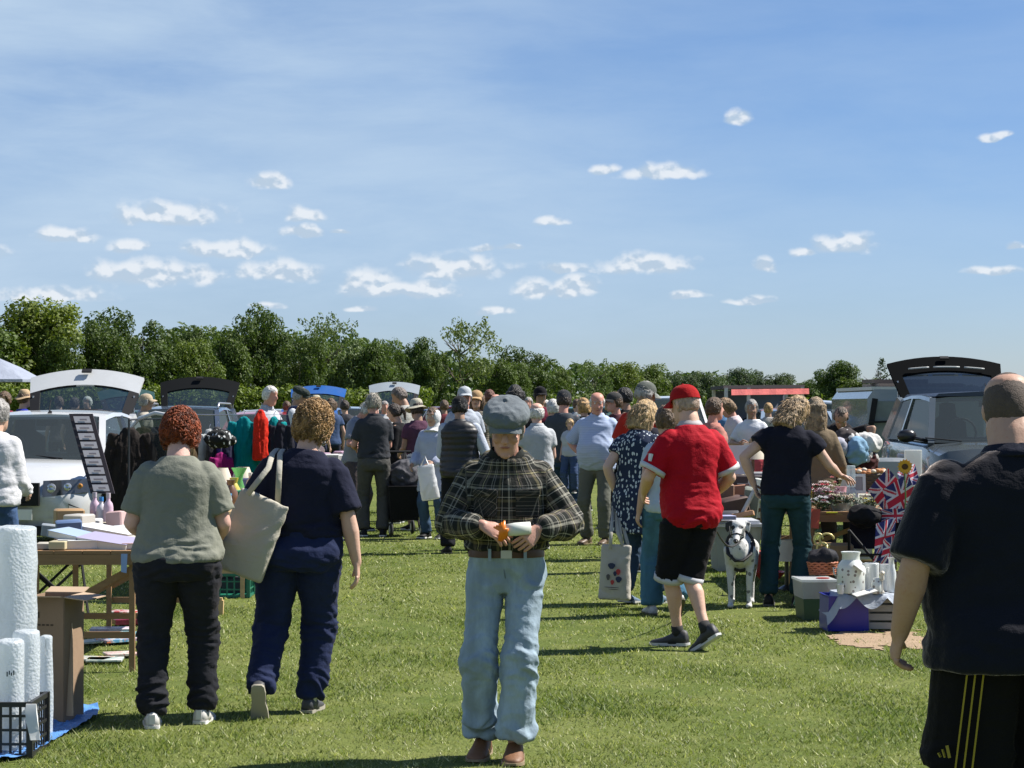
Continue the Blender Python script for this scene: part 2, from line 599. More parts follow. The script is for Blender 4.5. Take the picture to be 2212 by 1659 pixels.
def finish_pending():
    for o, vx, it, kw in PENDING:
        m = o.modifiers.new('remesh', 'REMESH'); m.mode = 'VOXEL'; m.voxel_size = vx; m.use_smooth_shade = True
        if it:
            m2 = o.modifiers.new('smooth', 'SMOOTH'); m2.factor = .5; m2.iterations = it
    dg = bpy.context.evaluated_depsgraph_get()
    dg.update()
    for o, vx, it, kw in PENDING:
        ev = o.evaluated_get(dg)
        me = bpy.data.meshes.new_from_object(ev)
        old = o.data
        kw['_new'] = me
        kw['_old'] = old
    for o, vx, it, kw in PENDING:
        o.modifiers.clear()
        me = kw['_new']; me.name = o.name
        o.data = me
        me.shade_smooth()
        n = len(me.vertices)
        co = np.empty(n * 3); me.vertices.foreach_get('co', co); co = co.reshape(-1, 3)
        no = np.empty(n * 3); me.vertex_normals.foreach_get('vector', no); no = no.reshape(-1, 3)
        bones = kw.get('bones')
        if bones: 
            weave = weave_coords(co, bones)
            at = me.attributes.new('weave', 'FLOAT_VECTOR', 'POINT')
            at.data.foreach_set('vector', weave.astype(np.float32).ravel())
        fold = kw.get('fold')
        if fold:
            d = fold(co, no)
            co = co + no * d[:, None]
            me.vertices.foreach_set('co', co.ravel())
        ext = kw.get('extra')
        if ext:                      # extra geometry (fingers) joined on after the remesh
            join_extra(o, ext)
        me = o.data
        me.update()
        bpy.data.meshes.remove(kw['_old'])
    PENDING.clear()


def join_extra(o, mb):
    me = o.data
    n, nl, npo = len(me.vertices), len(me.loops), len(me.polygons)
    co = np.empty(n * 3); me.vertices.foreach_get('co', co)
    li = np.empty(nl, dtype=np.int32); me.loops.foreach_get('vertex_index', li)
    ls = np.empty(npo, dtype=np.int32); me.polygons.foreach_get('loop_start', ls)
    lt = np.empty(npo, dtype=np.int32); me.polygons.foreach_get('loop_total', lt)
    ev = np.array(mb.v).ravel()
    el = np.array([i + n for f in mb.f for i in f], dtype=np.int32)
    et = np.array([len(f) for f in mb.f], dtype=np.int32)
    es = np.concatenate([[0], np.cumsum(et)[:-1]]).astype(np.int32) + nl
    m2 = bpy.data.meshes.new(o.name)
    m2.vertices.add(n + len(mb.v)); m2.vertices.foreach_set('co', np.concatenate([co, ev]))
    m2.loops.add(nl + len(el)); m2.loops.foreach_set('vertex_index', np.concatenate([li, el]))
    m2.polygons.add(npo + len(et))
    m2.polygons.foreach_set('loop_start', np.concatenate([ls, es]))
    for m in me.materials: m2.materials.append(m)
    m2.update(calc_edges=True); m2.validate(); m2.shade_smooth()
    o.data = m2
    bpy.data.meshes.remove(me)


def weave_coords(co, bones):
    """Cloth coordinates: across and along the nearest limb."""
    best = np.full(len(co), 1e9); out = np.zeros((len(co), 3))
    for a, b, r, side, off in bones:
        a = np.array(a); b = np.array(b); t = b - a; L = np.linalg.norm(t) + 1e-9; t = t / L
        s_ = np.array(side); s_ = s_ - t * s_.dot(t); s_ /= np.linalg.norm(s_) + 1e-9
        w_ = np.cross(t, s_)
        d = co - a
        h = d @ t; hc = np.clip(h, 0, L)
        q = d - hc[:, None] * t
        dist = np.linalg.norm(q, axis=1) / r
        ang = np.arctan2(q @ w_, q @ s_)
        sel = dist < best
        best[sel] = dist[sel]
        out[sel, 0] = (ang * r * .8 + off)[sel]
        out[sel, 1] = (h + off)[sel]
    return out


def fold_fn(amp, freq=(7, 7, 17), seed=0, zones=None, base=.35, low=.004, floor=-.007, tuck=None):
    """Cloth folds; zones: (z, half height, gain) where they gather."""
    def f(co, no):
        p = co * np.array(freq) + seed * 7.31
        w_ = pnoise(co * 3.5 + seed) * .9
        p[:, 2] += w_ * 3 + co[:, 0] * 3.0 * np.sign(co[:, 0])
        n = pnoise(p)
        ridge = 1 - np.abs(n) * 2.6
        ridge = np.clip(ridge, -1, 1)
        n2 = pnoise(p * 2.1 + 3.3)
        g = np.full(len(co), base)
        for z, hh, gn in (zones or []):
            g += gn * np.exp(-((co[:, 2] - z) / hh) ** 2)
        d = amp * g * (ridge * .8 + n2 * .9) + low * pnoise(co * 4 + seed * 3)
        d = np.maximum(d, floor) + .002
        if tuck is not None:
            d = np.where((co[:, 2] > tuck) & (np.abs(no[:, 2]) < .8), np.minimum(d, 0) * .3 - .008, d)
        return d
    return f


def basis(fwd, up):
    f = V(fwd).normalized(); u = V(up); u = (u - f * f.dot(u)).normalized(); r = f.cross(u)
    return Matrix((r, f, u)).transposed()      # columns: right, forward, up


def ik(a, c, l1, l2, pole):
    a, c = V(a), V(c); d = c - a; L = d.length
    if L > (l1 + l2) * .995:
        c = a + d * ((l1 + l2) * .995 / L); d = c - a; L = d.length
    t = d / L
    x = (l1 * l1 - l2 * l2 + L * L) / (2 * L)
    h = math.sqrt(max(l1 * l1 - x * x, 0))
    p = V(pole); p = p - t * t.dot(p); p.normalize()
    return a + t * x + p * h, c


BODY = dict(hip=1.0, waist=1.0, chest=1.0, belly=0.0, bust=0.0, sh=1.0, arm=1.0, leg=1.0, neck=1.0, bum=1.0)


def person(label, loc, face=0.0, H=1.70, body=None, lean=0.0, hunch=0.0, side=0.0, twist=0.0,
           head=(0, 0, 0), lhand=None, rhand=None, lpole=None, rpole=None, lfoot=None, rfoot=None, hand_curl=(.5, .5),
           lfingers=None, rfingers=None, skin=(.50, .30, .22), voxel=.010, cvoxel=.012, top=None, bottom=None, shoes=None,
           hair=None, hat=None, face_parts=False, group=None, hipz=None, seed=1, extras=None):
    """A person; local forward +Y, right hand on +X. head = (pitch down, yaw left, roll right) in degrees."""
    B = dict(BODY); B.update(body or {})
    k = H / 1.72
    root = None
    # ---- spine
    zs = np.linspace(.92, 1.50, 24)
    pos = [V((0, 0, .92 * k))]; rots = []
    ss = lambda x, a, b: (lambda u: u * u * (3 - 2 * u))(min(max((x - a) / (b - a), 0), 1))
    def rot_at(z):
        ang = R(lean) * ss(z, .92, 1.12) + R(hunch) * ss(z, 1.18, 1.44)
        return Matrix.Rotation(R(twist) * ss(z, .95, 1.4), 3, 'Z') @ Matrix.Rotation(R(side) * ss(z, .9, 1.2), 3, 'Y') @ Matrix.Rotation(-ang, 3, 'X')
    for i in range(1, len(zs)):
        m = rot_at((zs[i] + zs[i - 1]) / 2)
        pos.append(pos[-1] + m @ V((0, 0, (zs[i] - zs[i - 1]) * k)))
    dz = 0 if hipz is None else hipz - .92 * k
    def fr(z):
        if z <= .92: return V((0, 0, z * k + dz)), Matrix.Identity(3)
        t = (min(z, 1.4999) - .92) / (zs[1] - zs[0]); i = int(t); f = t - i
        p = pos[i].lerp(pos[min(i + 1, len(pos) - 1)], f)
        return p + V((0, 0, dz)), rot_at(z)
    def pt(x, y, z):
        p, m = fr(z); return p + m @ V((x * k, y * k, 0))
    # ---- torso section table: z, half width, half depth, y shift
    hw, ww, cw = B['hip'], B['waist'], B['chest']
    be, bu = B['belly'], B['bust']
    TS = [(.80, .125 * hw, .100 * B['bum'], -.01), (.86, .160 * hw, .118 * B['bum'], -.016), (.91, .172 * hw, .122 * B['bum'] + be * .3, -.012 + be * .3), (.98, .168 * (hw * .7 + ww * .3), .112 + be * .7, be * .7),
          (1.06, .150 * ww, .102 + be, be), (1.13, .150 * (ww * .6 + cw * .4), .104 + be, .004 + be * .9), (1.21, .162 * cw, .110 + be * .5 + bu * .6, .006 + be * .4 + bu * .6), (1.28, .172 * cw, .116 + bu * .8, .004 + bu * .7),
          (1.345, .172 * (cw * .5 + B['sh'] * .5), .108 + bu * .2, -.004), (1.38, .150 * B['sh'], .092, -.012), (1.418, .112 * B['sh'], .074, -.016), (1.45, .082 * B['sh'] ** .6, .062, -.012), (1.50, .060 * B['neck'], .060 * B['neck'], .0)]
    def ring(z, w_, d_, y, off=0.0, n=24, sq=2.4):
        out = []
        p, m = fr(z)
        for i in range(n):
            a = 2 * math.pi * i / n
            c, s_ = math.cos(a), math.sin(a)
            x = math.copysign(abs(c) ** (2 / sq), c) * (w_ * k + off); yy = math.copysign(abs(s_) ** (2 / sq), s_) * (d_ * k + off) + y * k
            out.append(p + m @ V((x, yy, 0)))
        return out
    def torso(mb, z0, z1, off=0.0, scale=1.0, flare=0.0, flare_z=1.0):
        T = [t for t in TS if z0 - 1e-6 <= t[0] <= z1 + 1e-6]
        def interp(z):
            for a, b in zip(TS, TS[1:]):
                if a[0] <= z <= b[0]:
                    f = (z - a[0]) / (b[0] - a[0])
                    return (z, *[a[i] + (b[i] - a[i]) * f for i in (1, 2, 3)])
            return TS[0] if z < TS[0][0] else TS[-1]
        zz = sorted({round(t[0], 4) for t in T} | {max(z0, .80), z1})
        rs = []
        if z0 < .80:                                       # a tunic or dress below the hips
            t = interp(.91)
            for i in range(5):
                z = z0 + (.86 - z0) * i / 5
                w2 = t[1] + .10 * (.91 - z) * (1 + flare * 20)
                rs.append([V((q.x, q.y, z * k + dz)) for q in ring(.9, w2, t[2] + .06 * (.91 - z), t[3], off)])
            zz = [z for z in zz if z > .865]
        for z in zz:
            t = interp(z)
            fl = flare * max(0, (flare_z - z)) / .2
            rs.append(ring(z, t[1] * scale, t[2] * scale, t[3], off + fl * k))
        mb.loft(rs)
    # ---- head
    nb, nm = fr(1.495)
    hm = nm @ Matrix.Rotation(R(head[1]), 3, 'Z') @ Matrix.Rotation(R(head[2]), 3, 'Y') @ Matrix.Rotation(-R(head[0]), 3, 'X')
    # neck tilts half way
    nm2 = nm @ Matrix.Rotation(R(head[1] * .3), 3, 'Z') @ Matrix.Rotation(-R(head[0] * .45), 3, 'X')
    hc = nb + nm2 @ V((0, .018 * k, .045 * k)) + hm @ V((0, .012 * k, .065 * k))
    def hp(x, y, z): return hc + hm @ V((x * k, y * k, z * k))
    # ---- arms
    sw = .172 * B['sh']
    sh = {s_: pt(s_ * (sw - .014), -.01, 1.372) for s_ in (-1, 1)}
    def hang(s_, out=.10, fwd=.02, drop=.505):
        return sh[s_] + V((s_ * out * k, fwd * k, -drop * k))
    hands = {}
    for s_, tgt, pole, fing in ((-1, lhand, lpole, lfingers), (1, rhand, rpole, rfingers)):
        if tgt is None: tgt = hang(s_)
        elif isinstance(tgt, str): tgt = hang(s_, *[float(q) for q in tgt.split()])
        else: tgt = V(tgt) * k + V((0, 0, dz))
        pl = V(pole) if pole is not None else V((s_ * .35, -1, -.3))
        e, w_ = ik(sh[s_], tgt, .285 * k, .25 * k, pl)
        fd = V(fing[0]).normalized() if fing else ((w_ - e).normalized() + V((0, .1, -.1))).normalized()
        pn = V(fing[1]).normalized() if fing else V((-s_, 0, 0))
        pn = (pn - fd * fd.dot(pn)).normalized()
        hands[s_] = (e, w_, fd, pn)
    # ---- legs
    hj = {s_: fr(.90)[0] + V((s_ * .092 * k * (.6 + .4 * hw), 0, 0)) for s_ in (-1, 1)}
    legs = {}
    for s_, ft in ((-1, lfoot), (1, rfoot)):
        ft = ft or (s_ * .11, 0.0, 0.0, -s_ * 8, 0)        # x, y, lift, yaw, pitch
        x, y, lift, yaw, pitch = ft
        fm = Matrix.Rotation(R(yaw), 3, 'Z') @ Matrix.Rotation(-R(pitch), 3, 'X')
        # ankle stands over the foot; with the heel raised the ball of the foot stays down
        ball_ = V((x * k, y * k, (.0 + lift) * k)) + Matrix.Rotation(R(yaw), 3, 'Z') @ V((0, .12 * k, 0))
        ank = ball_ + fm @ V((0, -.12 * k, .085 * k))
        kn, ank2 = ik(hj[s_], ank, .435 * k, .405 * k, fm @ V((s_ * .10, 1, 0)))
        legs[s_] = (kn, ank2, fm)
    # ---- body (skin)
    mb = MB()
    cov = .90
    torso(mb, .80, 1.50, -.010, cov)
    mb.tube([pt(0, -.01, 1.44), nb + nm2 @ V((0, 0.0, .01)), hc + hm @ V((0, -.012 * k, -.04 * k))], [.062 * k * B['neck'], .056 * k * B['neck'], .056 * k * B['neck']], 14)
    HS = [(-.118, .024, .070, .018), (-.105, .042, .086, -.012), (-.085, .054, .088, -.040), (-.055, .062, .089, -.062), (-.03, .067, .087, -.085), (0, .071, .083, -.098),
          (.03, .0745, .080, -.104), (.055, .077, .088, -.105), (.08, .074, .084, -.100), (.10, .062, .068, -.084), (.115, .042, .042, -.055), (.122, .018, .010, -.025)]
    rs = []
    for z, w_, fy, by in HS:
        cy, ry = (fy + by) / 2, (fy - by) / 2
        rs.append([hp(w_ * math.copysign(abs(math.cos(a)) ** .9, math.cos(a)), cy + ry * math.sin(a), z) for a in [2 * math.pi * i / 20 for i in range(20)]])
    mb.loft(rs)
    mb.tube([hp(0, .080, .035), hp(0, .100, .010), hp(0, .115, -.014), hp(0, .092, -.025)], [(.009 * k, .009 * k), (.012 * k, .011 * k), (.018 * k, .013 * k), (.015 * k, .009 * k)], 8, side=hm @ V((1, 0, 0)), dome=True)
    for s_ in (-1, 1):
        mb.ball(hp(s_ * .078, -.012, -.002), (.012 * k, .019 * k, .033 * k), 8, 6, rot=hm @ Matrix.Rotation(R(s_ * 20), 3, 'Z'))
    if face_parts:
        mb.ball(hp(0, .086, .052), (.055 * k, .012 * k, .009 * k), 10, 6, rot=hm)     # brow
        for s_ in (-1, 1): mb.ball(hp(s_ * .040, .066, -.020), (.024 * k, .020 * k, .022 * k), 8, 6, rot=hm)
        mb.ball(hp(0, .088, -.050), (.028 * k, .010 * k, .013 * k), 10, 6, rot=hm)
        mb.ball(hp(0, .080, -.098), (.026 * k, .018 * k, .018 * k), 10, 6, rot=hm)
    fingers = MB()
    ar = B['arm']
    for s_ in (-1, 1):
        e, w_, fd, pn = hands[s_]
        S = sh[s_]
        mb.tube([S + (e - S) * -.02, S.lerp(e, .3), S.lerp(e, .7), e], [.052 * k * ar, .049 * k * ar, .042 * k * ar, .038 * k * ar], 12, dome=True)
        mb.tube([e, e.lerp(w_, .3), e.lerp(w_, .75), w_], [.038 * k * ar, .041 * k * ar, .030 * k * ar, (.027 * k * ar ** .5, .024 * k)], 12, dome=True)
        sd = fd.cross(pn).normalized()                      # along the knuckles
        th = 1 if sd.dot(V((0, 1, .3))) > 0 else -1          # thumb side: forward
        if (fd.z > -.5): th = 1 if sd.z > 0 else -1
        k2 = k
        mb.tube([w_ - fd * .01 * k, w_ + fd * .03 * k2, w_ + fd * .065 * k2, w_ + fd * .092 * k2], [(.026 * k2, .020 * k2), (.036 * k2, .017 * k2), (.042 * k2, .015 * k2), (.040 * k2, .012 * k2)], 12, side=sd, dome=False)
        cu = hand_curl[0 if s_ < 0 else 1]
        for q, (o_, L_) in enumerate(((.031, .070), (.0105, .079), (-.0105, .074), (-.031, .058))):
            p0 = w_ + fd * (.084 * k2) + sd * (th * o_ * k2)
            d_ = fd.copy(); pts_ = [p0 - fd * .015 * k2, p0]
            for j, fr_ in enumerate((.45, .32, .23)):
                d_ = (d_ * math.cos(cu * (.75 + .12 * q)) + pn * math.sin(cu * (.75 + .12 * q))).normalized()
                d_ = (d_ + sd * th * (1.5 - q) * .03).normalized()
                pts_.append(pts_[-1] + d_ * L_ * fr_ * k2)
                # keep the palm normal turning with the finger
            fingers.tube(pts_, [.0095 * k2, .0092 * k2, .0086 * k2, .0078 * k2, .0066 * k2], 7, dome=False)
        td = (fd * .75 + sd * th * .75 + pn * .35 * (1 + cu)).normalized()
        t0 = w_ + fd * .022 * k2 + sd * th * .022 * k2
        td2 = (td + fd * .6 + pn * .4 * cu).normalized()
        fingers.tube([t0, t0 + td * .032 * k2, t0 + td * .032 * k2 + td2 * .030 * k2, t0 + td * .032 * k2 + td2 * .054 * k2], [.0125 * k2, .0115 * k2, .0100 * k2, .0078 * k2], 7)
    lg = B['leg']
    bare = bottom is None or bottom.get('kind') in ('shorts', 'skirt')
    for s_ in (-1, 1):
        kn, an, fm = legs[s_]; h = hj[s_]
        lg = B['leg'] if bare else B['leg'] * .82
        mb.tube([h + V((0, 0, .02 * k)), h.lerp(kn, .35), h.lerp(kn, .8), kn], [.080 * k * lg, .074 * k * lg, .056 * k * lg, .053 * k * lg], 14, dome=True)
        cf = fm @ V((0, -.012 * k, 0))
        mb.tube([kn, kn.lerp(an, .18) + cf * .6, kn.lerp(an, .36) + cf * 1.1, kn.lerp(an, .7) + cf * .2, an], [.050 * k * lg, .053 * k * lg, .056 * k * lg, .037 * k * lg, .034 * k], 14, dome=True)
        mb.tube([an, an + fm @ V((0, .02 * k, -.05 * k)), an + fm @ V((0, .10 * k, -.055 * k))], [.032 * k, .032 * k, .026 * k], 10, dome=True)
    ob = mb.build('person', skinm(skin))
    tag(ob, label, 'person', group)
    ob.location = loc; ob.rotation_euler = (0, 0, R(face))
    later(ob, voxel, 2 if voxel > .007 else 1, extra=fingers)
    lg = B['leg']
    # ---- bones for cloth coordinates
    bt = [(pt(0, 0, .80), pt(0, 0, 1.05), .16 * k, (1, 0, 0), 0.0), (pt(0, 0, 1.05), pt(0, 0, 1.44), .17 * k, (1, 0, 0), .25 * k)]
    ba = []
    for s_ in (-1, 1):
        e, w_, fd, pn = hands[s_]
        ba += [(sh[s_].lerp(e, .12), e, .055 * k, (0, 1, .2), .03 * s_), (e, w_, .05 * k, (0, 1, .2), .31 * k)]
    bl = [(hj[s_], legs[s_][0], .08 * k, (0, 1, 0), 0.0) for s_ in (-1, 1)] + [(legs[s_][0], legs[s_][1], .06 * k, (0, 1, 0), .4) for s_ in (-1, 1)]
    # ---- lower garment
    lean_z = lambda z: z * k + dz
    if bottom:
        b = dict(kind='trousers', mat=None, thigh=1.0, knee=1.0, hem=1.0, waist=1.03, off=.012, amp=.008, belt=None, len=1.0, freq=(8, 8, 20)); b.update(bottom)
        mb = MB()
        if b['kind'] in ('trousers', 'shorts'):
            torso(mb, .80, b['waist'], b['off'] * .9)
            for s_ in (-1, 1):
                kn, an, fm = legs[s_]; h = hj[s_]
                o = b['off']
                T = b['thigh'] * lg
                top_r = .090 * k * T + o
                if b['kind'] == 'trousers':
                    end = kn.lerp(an, b['len'])
                    rk, rc, rh = .060 * k * b['knee'] + o, .056 * k * (b['knee'] + b['hem']) / 2 + o, .050 * k * b['hem'] + o * .8
                    # cloth hangs: shift calves a little back
                    mb.tube([h + V((0, 0, .03 * k)), h.lerp(kn, .3), h.lerp(kn, .7), kn, kn.lerp(end, .35), kn.lerp(end, .7), kn.lerp(end, .92), end],
                            [top_r, .084 * k * T + o, (.070 * k * T * .5 + rk * .55), rk, rc * 1.02, rc * .6 + rh * .42, rh * 1.05, rh], 16)
                    if b.get('cuff'):
                        mb.tube([end - (end - kn).normalized() * .05 * k, end], rh + .006, 16)
                else:
                    dn = kn - h
                    e2 = h + dn * b['len'] if b['len'] <= 1 else kn.lerp(an, b['len'] - 1)
                    re = .072 * k * T * b['hem'] + o
                    mb.tube([h + V((0, 0, .03 * k)), h.lerp(e2, .35), h.lerp(e2, .75), e2], [top_r, .090 * k * T + o, re * .6 + .035 * T, re], 16)
        else:                                              # skirt
            rs = []
            zb = b['len']
            for i in range(7):
                z = b['waist'] + (zb - b['waist']) * i / 6
                f = i / 6
                w_ = .155 * ww + (.19 * hw - .155 * ww) * min(f * 2, 1) + b.get('flare', .03) * f
                rs.append(ring(max(z, 0.01), w_, w_ * .75, -.005, .01) if z > .92 else [V((q.x, q.y, z * k + dz)) for q in ring(.9, w_, w_ * .75, -.005, .01)])
            mb.loft(rs)
        g = mb.build('skirt' if b['kind'] == 'skirt' else b['kind'], b['mat'], ob)
        later(g, cvoxel, 2, bones=bt + bl if b['kind'] != 'skirt' else bt,
              fold=fold_fn(b['amp'], b['freq'], seed + 1.7, [(lean_z(.47), .09, .8), (lean_z(.15), .10, b.get('ankle', .9)), (lean_z(.84), .07, .6)],
                           tuck=lean_z(top.get('hem', .86) + .03) if top and top.get('hem', .86) < b['waist'] and not b['belt'] else None))
        if b['belt']:
            m2 = MB()
            torso(m2, b['waist'] - .035, b['waist'] + .005, b['off'] * .9 + .010)
            bo = m2.build('belt', b['belt'], ob, 40)
            m3 = MB()
            t_ = [t for t in TS if t[0] >= b['waist'] - .05][0]
            p_, m_ = fr(b['waist'] - .015)
            m3.box(p_ + m_ @ V((0, (t_[2] + t_[3]) * k + b['off'] + .013, 0)), (.05, .006, .036), m_)
            m3.build('buckle', M_steel, bo)
        if b.get('stripe'):
            for mtl, a0, a1 in b['stripe']:
                pass
        if b.get('pockets'):
            pass
    # ---- upper garment
    if top:
        t = dict(kind='tee', mat=None, hem=.86, off=.016, sleeve=.55, sl_off=.014, amp=.008, flare=.006, collar=None, freq=(7, 7, 15), neck=1.455, puff=0); t.update(top)
        mb = MB()
        torso(mb, t['hem'], t['neck'], t['off'], 1.0, t['flare'], 1.02)
        for s_ in (-1, 1):
            e, w_, fd, pn = hands[s_]; S = sh[s_]; o = t['sl_off']
            if t['sleeve'] > 0:
                mb.ball(S - V((s_ * .006, 0, .006)) * k, (.053 * k * ar ** .5 + o * .6,) * 3, 12, 8)
                if t['sleeve'] <= 1:
                    E = S.lerp(e, t['sleeve'])
                    mb.tube([S.lerp(e, .04), S.lerp(e, t['sleeve'] * .5), E], [.050 * k * ar + o * .8, .052 * k * ar + o * 1.0, .047 * k * ar + o * 1.25], 14)
                else:
                    f_ = min(t['sleeve'] - 1, 1)
                    mb.tube([S.lerp(e, .04), S.lerp(e, .5), S.lerp(e, .85), e], [.052 * k * ar + o * .8, .052 * k * ar + o * 1.15, .044 * k * ar + o * 1.25, .042 * k * ar + o * 1.2], 14, dome=True)
                    W = e.lerp(w_, f_)
                    mb.tube([e, e.lerp(W, .4), e.lerp(W, .85), W], [.042 * k * ar + o * 1.2, .043 * k * ar + o * 1.1, .034 * k * ar + o * .9, .030 * k * ar + o * .45], 14)
        if t['collar'] == 'stand':
            mb.tube([pt(0, -.01, 1.43), pt(0, -.008, 1.475)], [.082 * k, .068 * k], 16)
        g = mb.build('dress' if t['kind'] == 'dress' else ('waistcoat' if t['kind'] == 'vest' else 'shirt'), t['mat'], ob)
        zn = [(lean_z(t['hem'] + .06), .07, t.get('hemfold', .9)), (lean_z(1.1), .08, .4)]
        ff = fold_fn(t['amp'], t['freq'], seed, zn, floor=-.004)
        if t['puff']:
            pf = t['puff']
            def ff(co, no, pf=pf, z0=lean_z(0)):
                return .007 * np.abs(np.sin((co[:, 2] + pnoise(co * 5) * .02) * math.pi / pf)) ** .6 + .003 * pnoise(co * 18)
        later(g, cvoxel, 2, bones=bt + ba, fold=ff)
        if t['collar'] in ('polo', 'shirt') or isinstance(t['collar'], bpy.types.Material):
            cm = t['collar'] if isinstance(t['collar'], bpy.types.Material) else t['mat']
            mc = MB()
            p0, m0 = fr(1.468); rs = []
            for rr, zz, oo in ((.066, .022, 0), (.078, .004, .0), (.090, -.022, .004), (.083, -.024, 0), (.070, .0, 0), (.062, .018, 0)):
                rs.append([p0 + m0 @ V((rr * k * 1.08 * math.cos(a), (rr * .96 * math.sin(a) - .004) * k, (zz - (.018 if math.sin(a) > .6 else 0)) * k)) for a in [2 * math.pi * i / 20 for i in range(20)]])
            mc.loft(rs, cap=False); mc.build('collar', cm, g, True)
        if t.get('cuffs'):
            for s_ in (-1, 1):
                e, w_, fd, pn = hands[s_]; S = sh[s_]
                f_ = t['sleeve']
                E = S.lerp(e, f_); D = (e - S).normalized()
                mc = MB(); mc.tube([E - D * .028, E + D * .004], .050 * k * ar + t['sl_off'] * 1.4 + .005, 16); mc.build('cuff', t['cuffs'], g, True)
    if extras and extras.get('under'):                     # sleeves of a shirt worn beneath a waistcoat
        u = extras['under']; mb = MB()
        torso(mb, 1.2, 1.462, .006)
        for s_ in (-1, 1):
            e, w_, fd, pn = hands[s_]; S = sh[s_]; o = .014
            mb.ball(S, (.054 * k * ar + o * .4,) * 3, 12, 8)
            f_ = u.get('sleeve', 2.0)
            if f_ <= 1:
                mb.tube([S, S.lerp(e, f_)], [.056 * k * ar + o, .052 * k * ar + o], 14)
            else:
                mb.tube([S, S.lerp(e, .6), e], [.054 * k * ar + o, .048 * k * ar + o, .042 * k * ar + o], 14, dome=True)
                W = e.lerp(w_, f_ - 1)
                mb.tube([e, e.lerp(W, .6), W], [.042 * k * ar + o, .038 * k * ar + o * .9, .030 * k * ar + o * .5], 14)
        later(mb.build('shirt', u['mat'], ob), cvoxel, 2, bones=bt + ba, fold=fold_fn(.007, seed=seed + 5, zones=[]))
    # ---- shoes
    s0 = dict(mat=M_black, sole=M_white, high=.0, w=1.0); s0.update(shoes or {})
    for s_ in (-1, 1):
        kn, an, fm = legs[s_]
        base = an - fm @ V((0, 0, .085 * k))
        up, so = MB(), MB()
        def sec(y, w_, h, z0=.014, n=14):
            w_ *= s0['w']
            return [base + fm @ V((w_ * k * math.cos(a), y * k, (z0 + max(0, math.sin(a)) ** .7 * (h - z0) if math.sin(a) > 0 else z0) * k)) for a in [2 * math.pi * i / n for i in range(n)]]
        hh = s0['high']
        up.loft([sec(-.072, .020, .060 + hh), sec(-.062, .034, .090 + hh), sec(-.03, .038, .100 + hh), sec(.015, .039, .098 + hh), sec(.05, .041, .078), sec(.10, .047, .058), sec(.15, .046, .046), sec(.185, .036, .038), sec(.20, .018, .028)])
        def sl(y, w_, z0, z1):
            return [base + fm @ V(p) * k for p in (V((-w_, y, z0)), V((w_, y, z0)), V((w_, y, z1)), V((-w_, y, z1)))]
        so.loft([sl(y, w_ * s0['w'], z0, .020) for y, w_, z0 in ((-.080, .020, .006), (-.070, .034, .001), (-.03, .040, .0), (.03, .036, .001), (.08, .046, .0), (.14, .050, .0), (.185, .040, .004), (.207, .018, .010))])
        u = up.build('shoe', s0['mat'], ob, True)
        so.build('sole', s0['sole'], u, 40)
        if s0.get('tab'):
            tb = MB(); tb.box(base + fm @ V((0, -.073, .055 + hh)) * k, V((.03, .008, .05)) * k, fm); tb.build('heel_tab', s0['tab'], u)
        if s0.get('sock'):
            kk = MB(); d_ = (kn - an).normalized()
            kk.tube([an - d_ * .02, an + d_ * .05 * k], [.040 * k, .039 * k], 14); kk.build('sock', s0['sock'], ob, True)
    # ---- hair
    if hair:
        h = dict(kind='short', mat=hairm((.12, .07, .04)), th=.012, amp=.006, freq=26, tufts=0, front=.035, nape=-.055); h.update(hair)
        mb = MB()
        cz, cyy = .012, -.012
        rad = (.080, .098, .112)
        kind = h['kind']
        def hfn(d):
            # direction d in head space; below/in front of the hairline the shell sinks inside the skull
            z = d.z * rad[2] + cz; y = d.y * rad[1] + cyy; x = d.x * rad[0]
            q = 1 + h['th'] / .095
            faceness = ss(d.y, .15, .55)
            line = h['front'] + .035 * (1 - faceness) * 0 
            low = h['nape'] + (h['front'] + .02 - h['nape']) * ss(d.y, .1, .6)
            if kind == 'balding':
                crown = ss(d.z, .25, .55)
                q = 1 + h['th'] / .095 * (1 - crown) - .10 * crown
            if kind in ('bob', 'long'):
                low = -.11 + (h['front'] + .11) * ss(d.y, .30, .70)
            ins = ss(low + .008 * math.sin(math.atan2(d.x, d.y) * 9) + .005 * math.sin(math.atan2(d.x, d.y) * 23) - z, -.016, .02)
            q = q * (1 - ins) + .84 * ins
            return q
        n_, m_ = (40, 28)
        mb.ball((0, 0, 0), tuple(r * k for r in rad), n_, m_, fn=hfn)
        if kind in ('bob', 'long'):
            L = h.get('len', .20 if kind == 'long' else .07)
            rs = []
            for i in range(8):
                f = i / 7; z = .05 - (L + .05 + .06) * f
                wv = (.088 + h['th'] + .012 * math.sin(f * 3)) * (1 - .18 * f ** 3); dv = .055 + .012 * math.sin(f * 2.5)
                cy = -.055 + (-.015 * f if kind == 'long' else 0)
                rs.append([V((wv * math.cos(a), cy + dv * math.sin(a) + (.045 if math.sin(a) > 0 and abs(math.cos(a)) > .75 else 0), z)) * k for a in [2 * math.pi * j / 18 for j in range(18)]])
            mb.loft(rs)
        if kind == 'bun':
            mb.ball(V((0, -.12, .035)) * k, .040 * k, 12, 8)
        if kind == 'ponytail':
            mb.tube([V((0, -.11, .03)) * k, V((0, -.15, -.02)) * k, V((0, -.13, -.14)) * k], [.028 * k, .03 * k, .014 * k], 10, dome=True)
        m4 = Matrix.Translation(hc + hm @ V((0, cyy * k, cz * k))) @ hm.to_4x4()
        mb.xf(m4)
        amp, fq, sd_ = h['amp'], h['freq'], seed
        st_ = np.array([1.5, 1.5, .4]) if kind in ('bob', 'long') else np.ones(3)
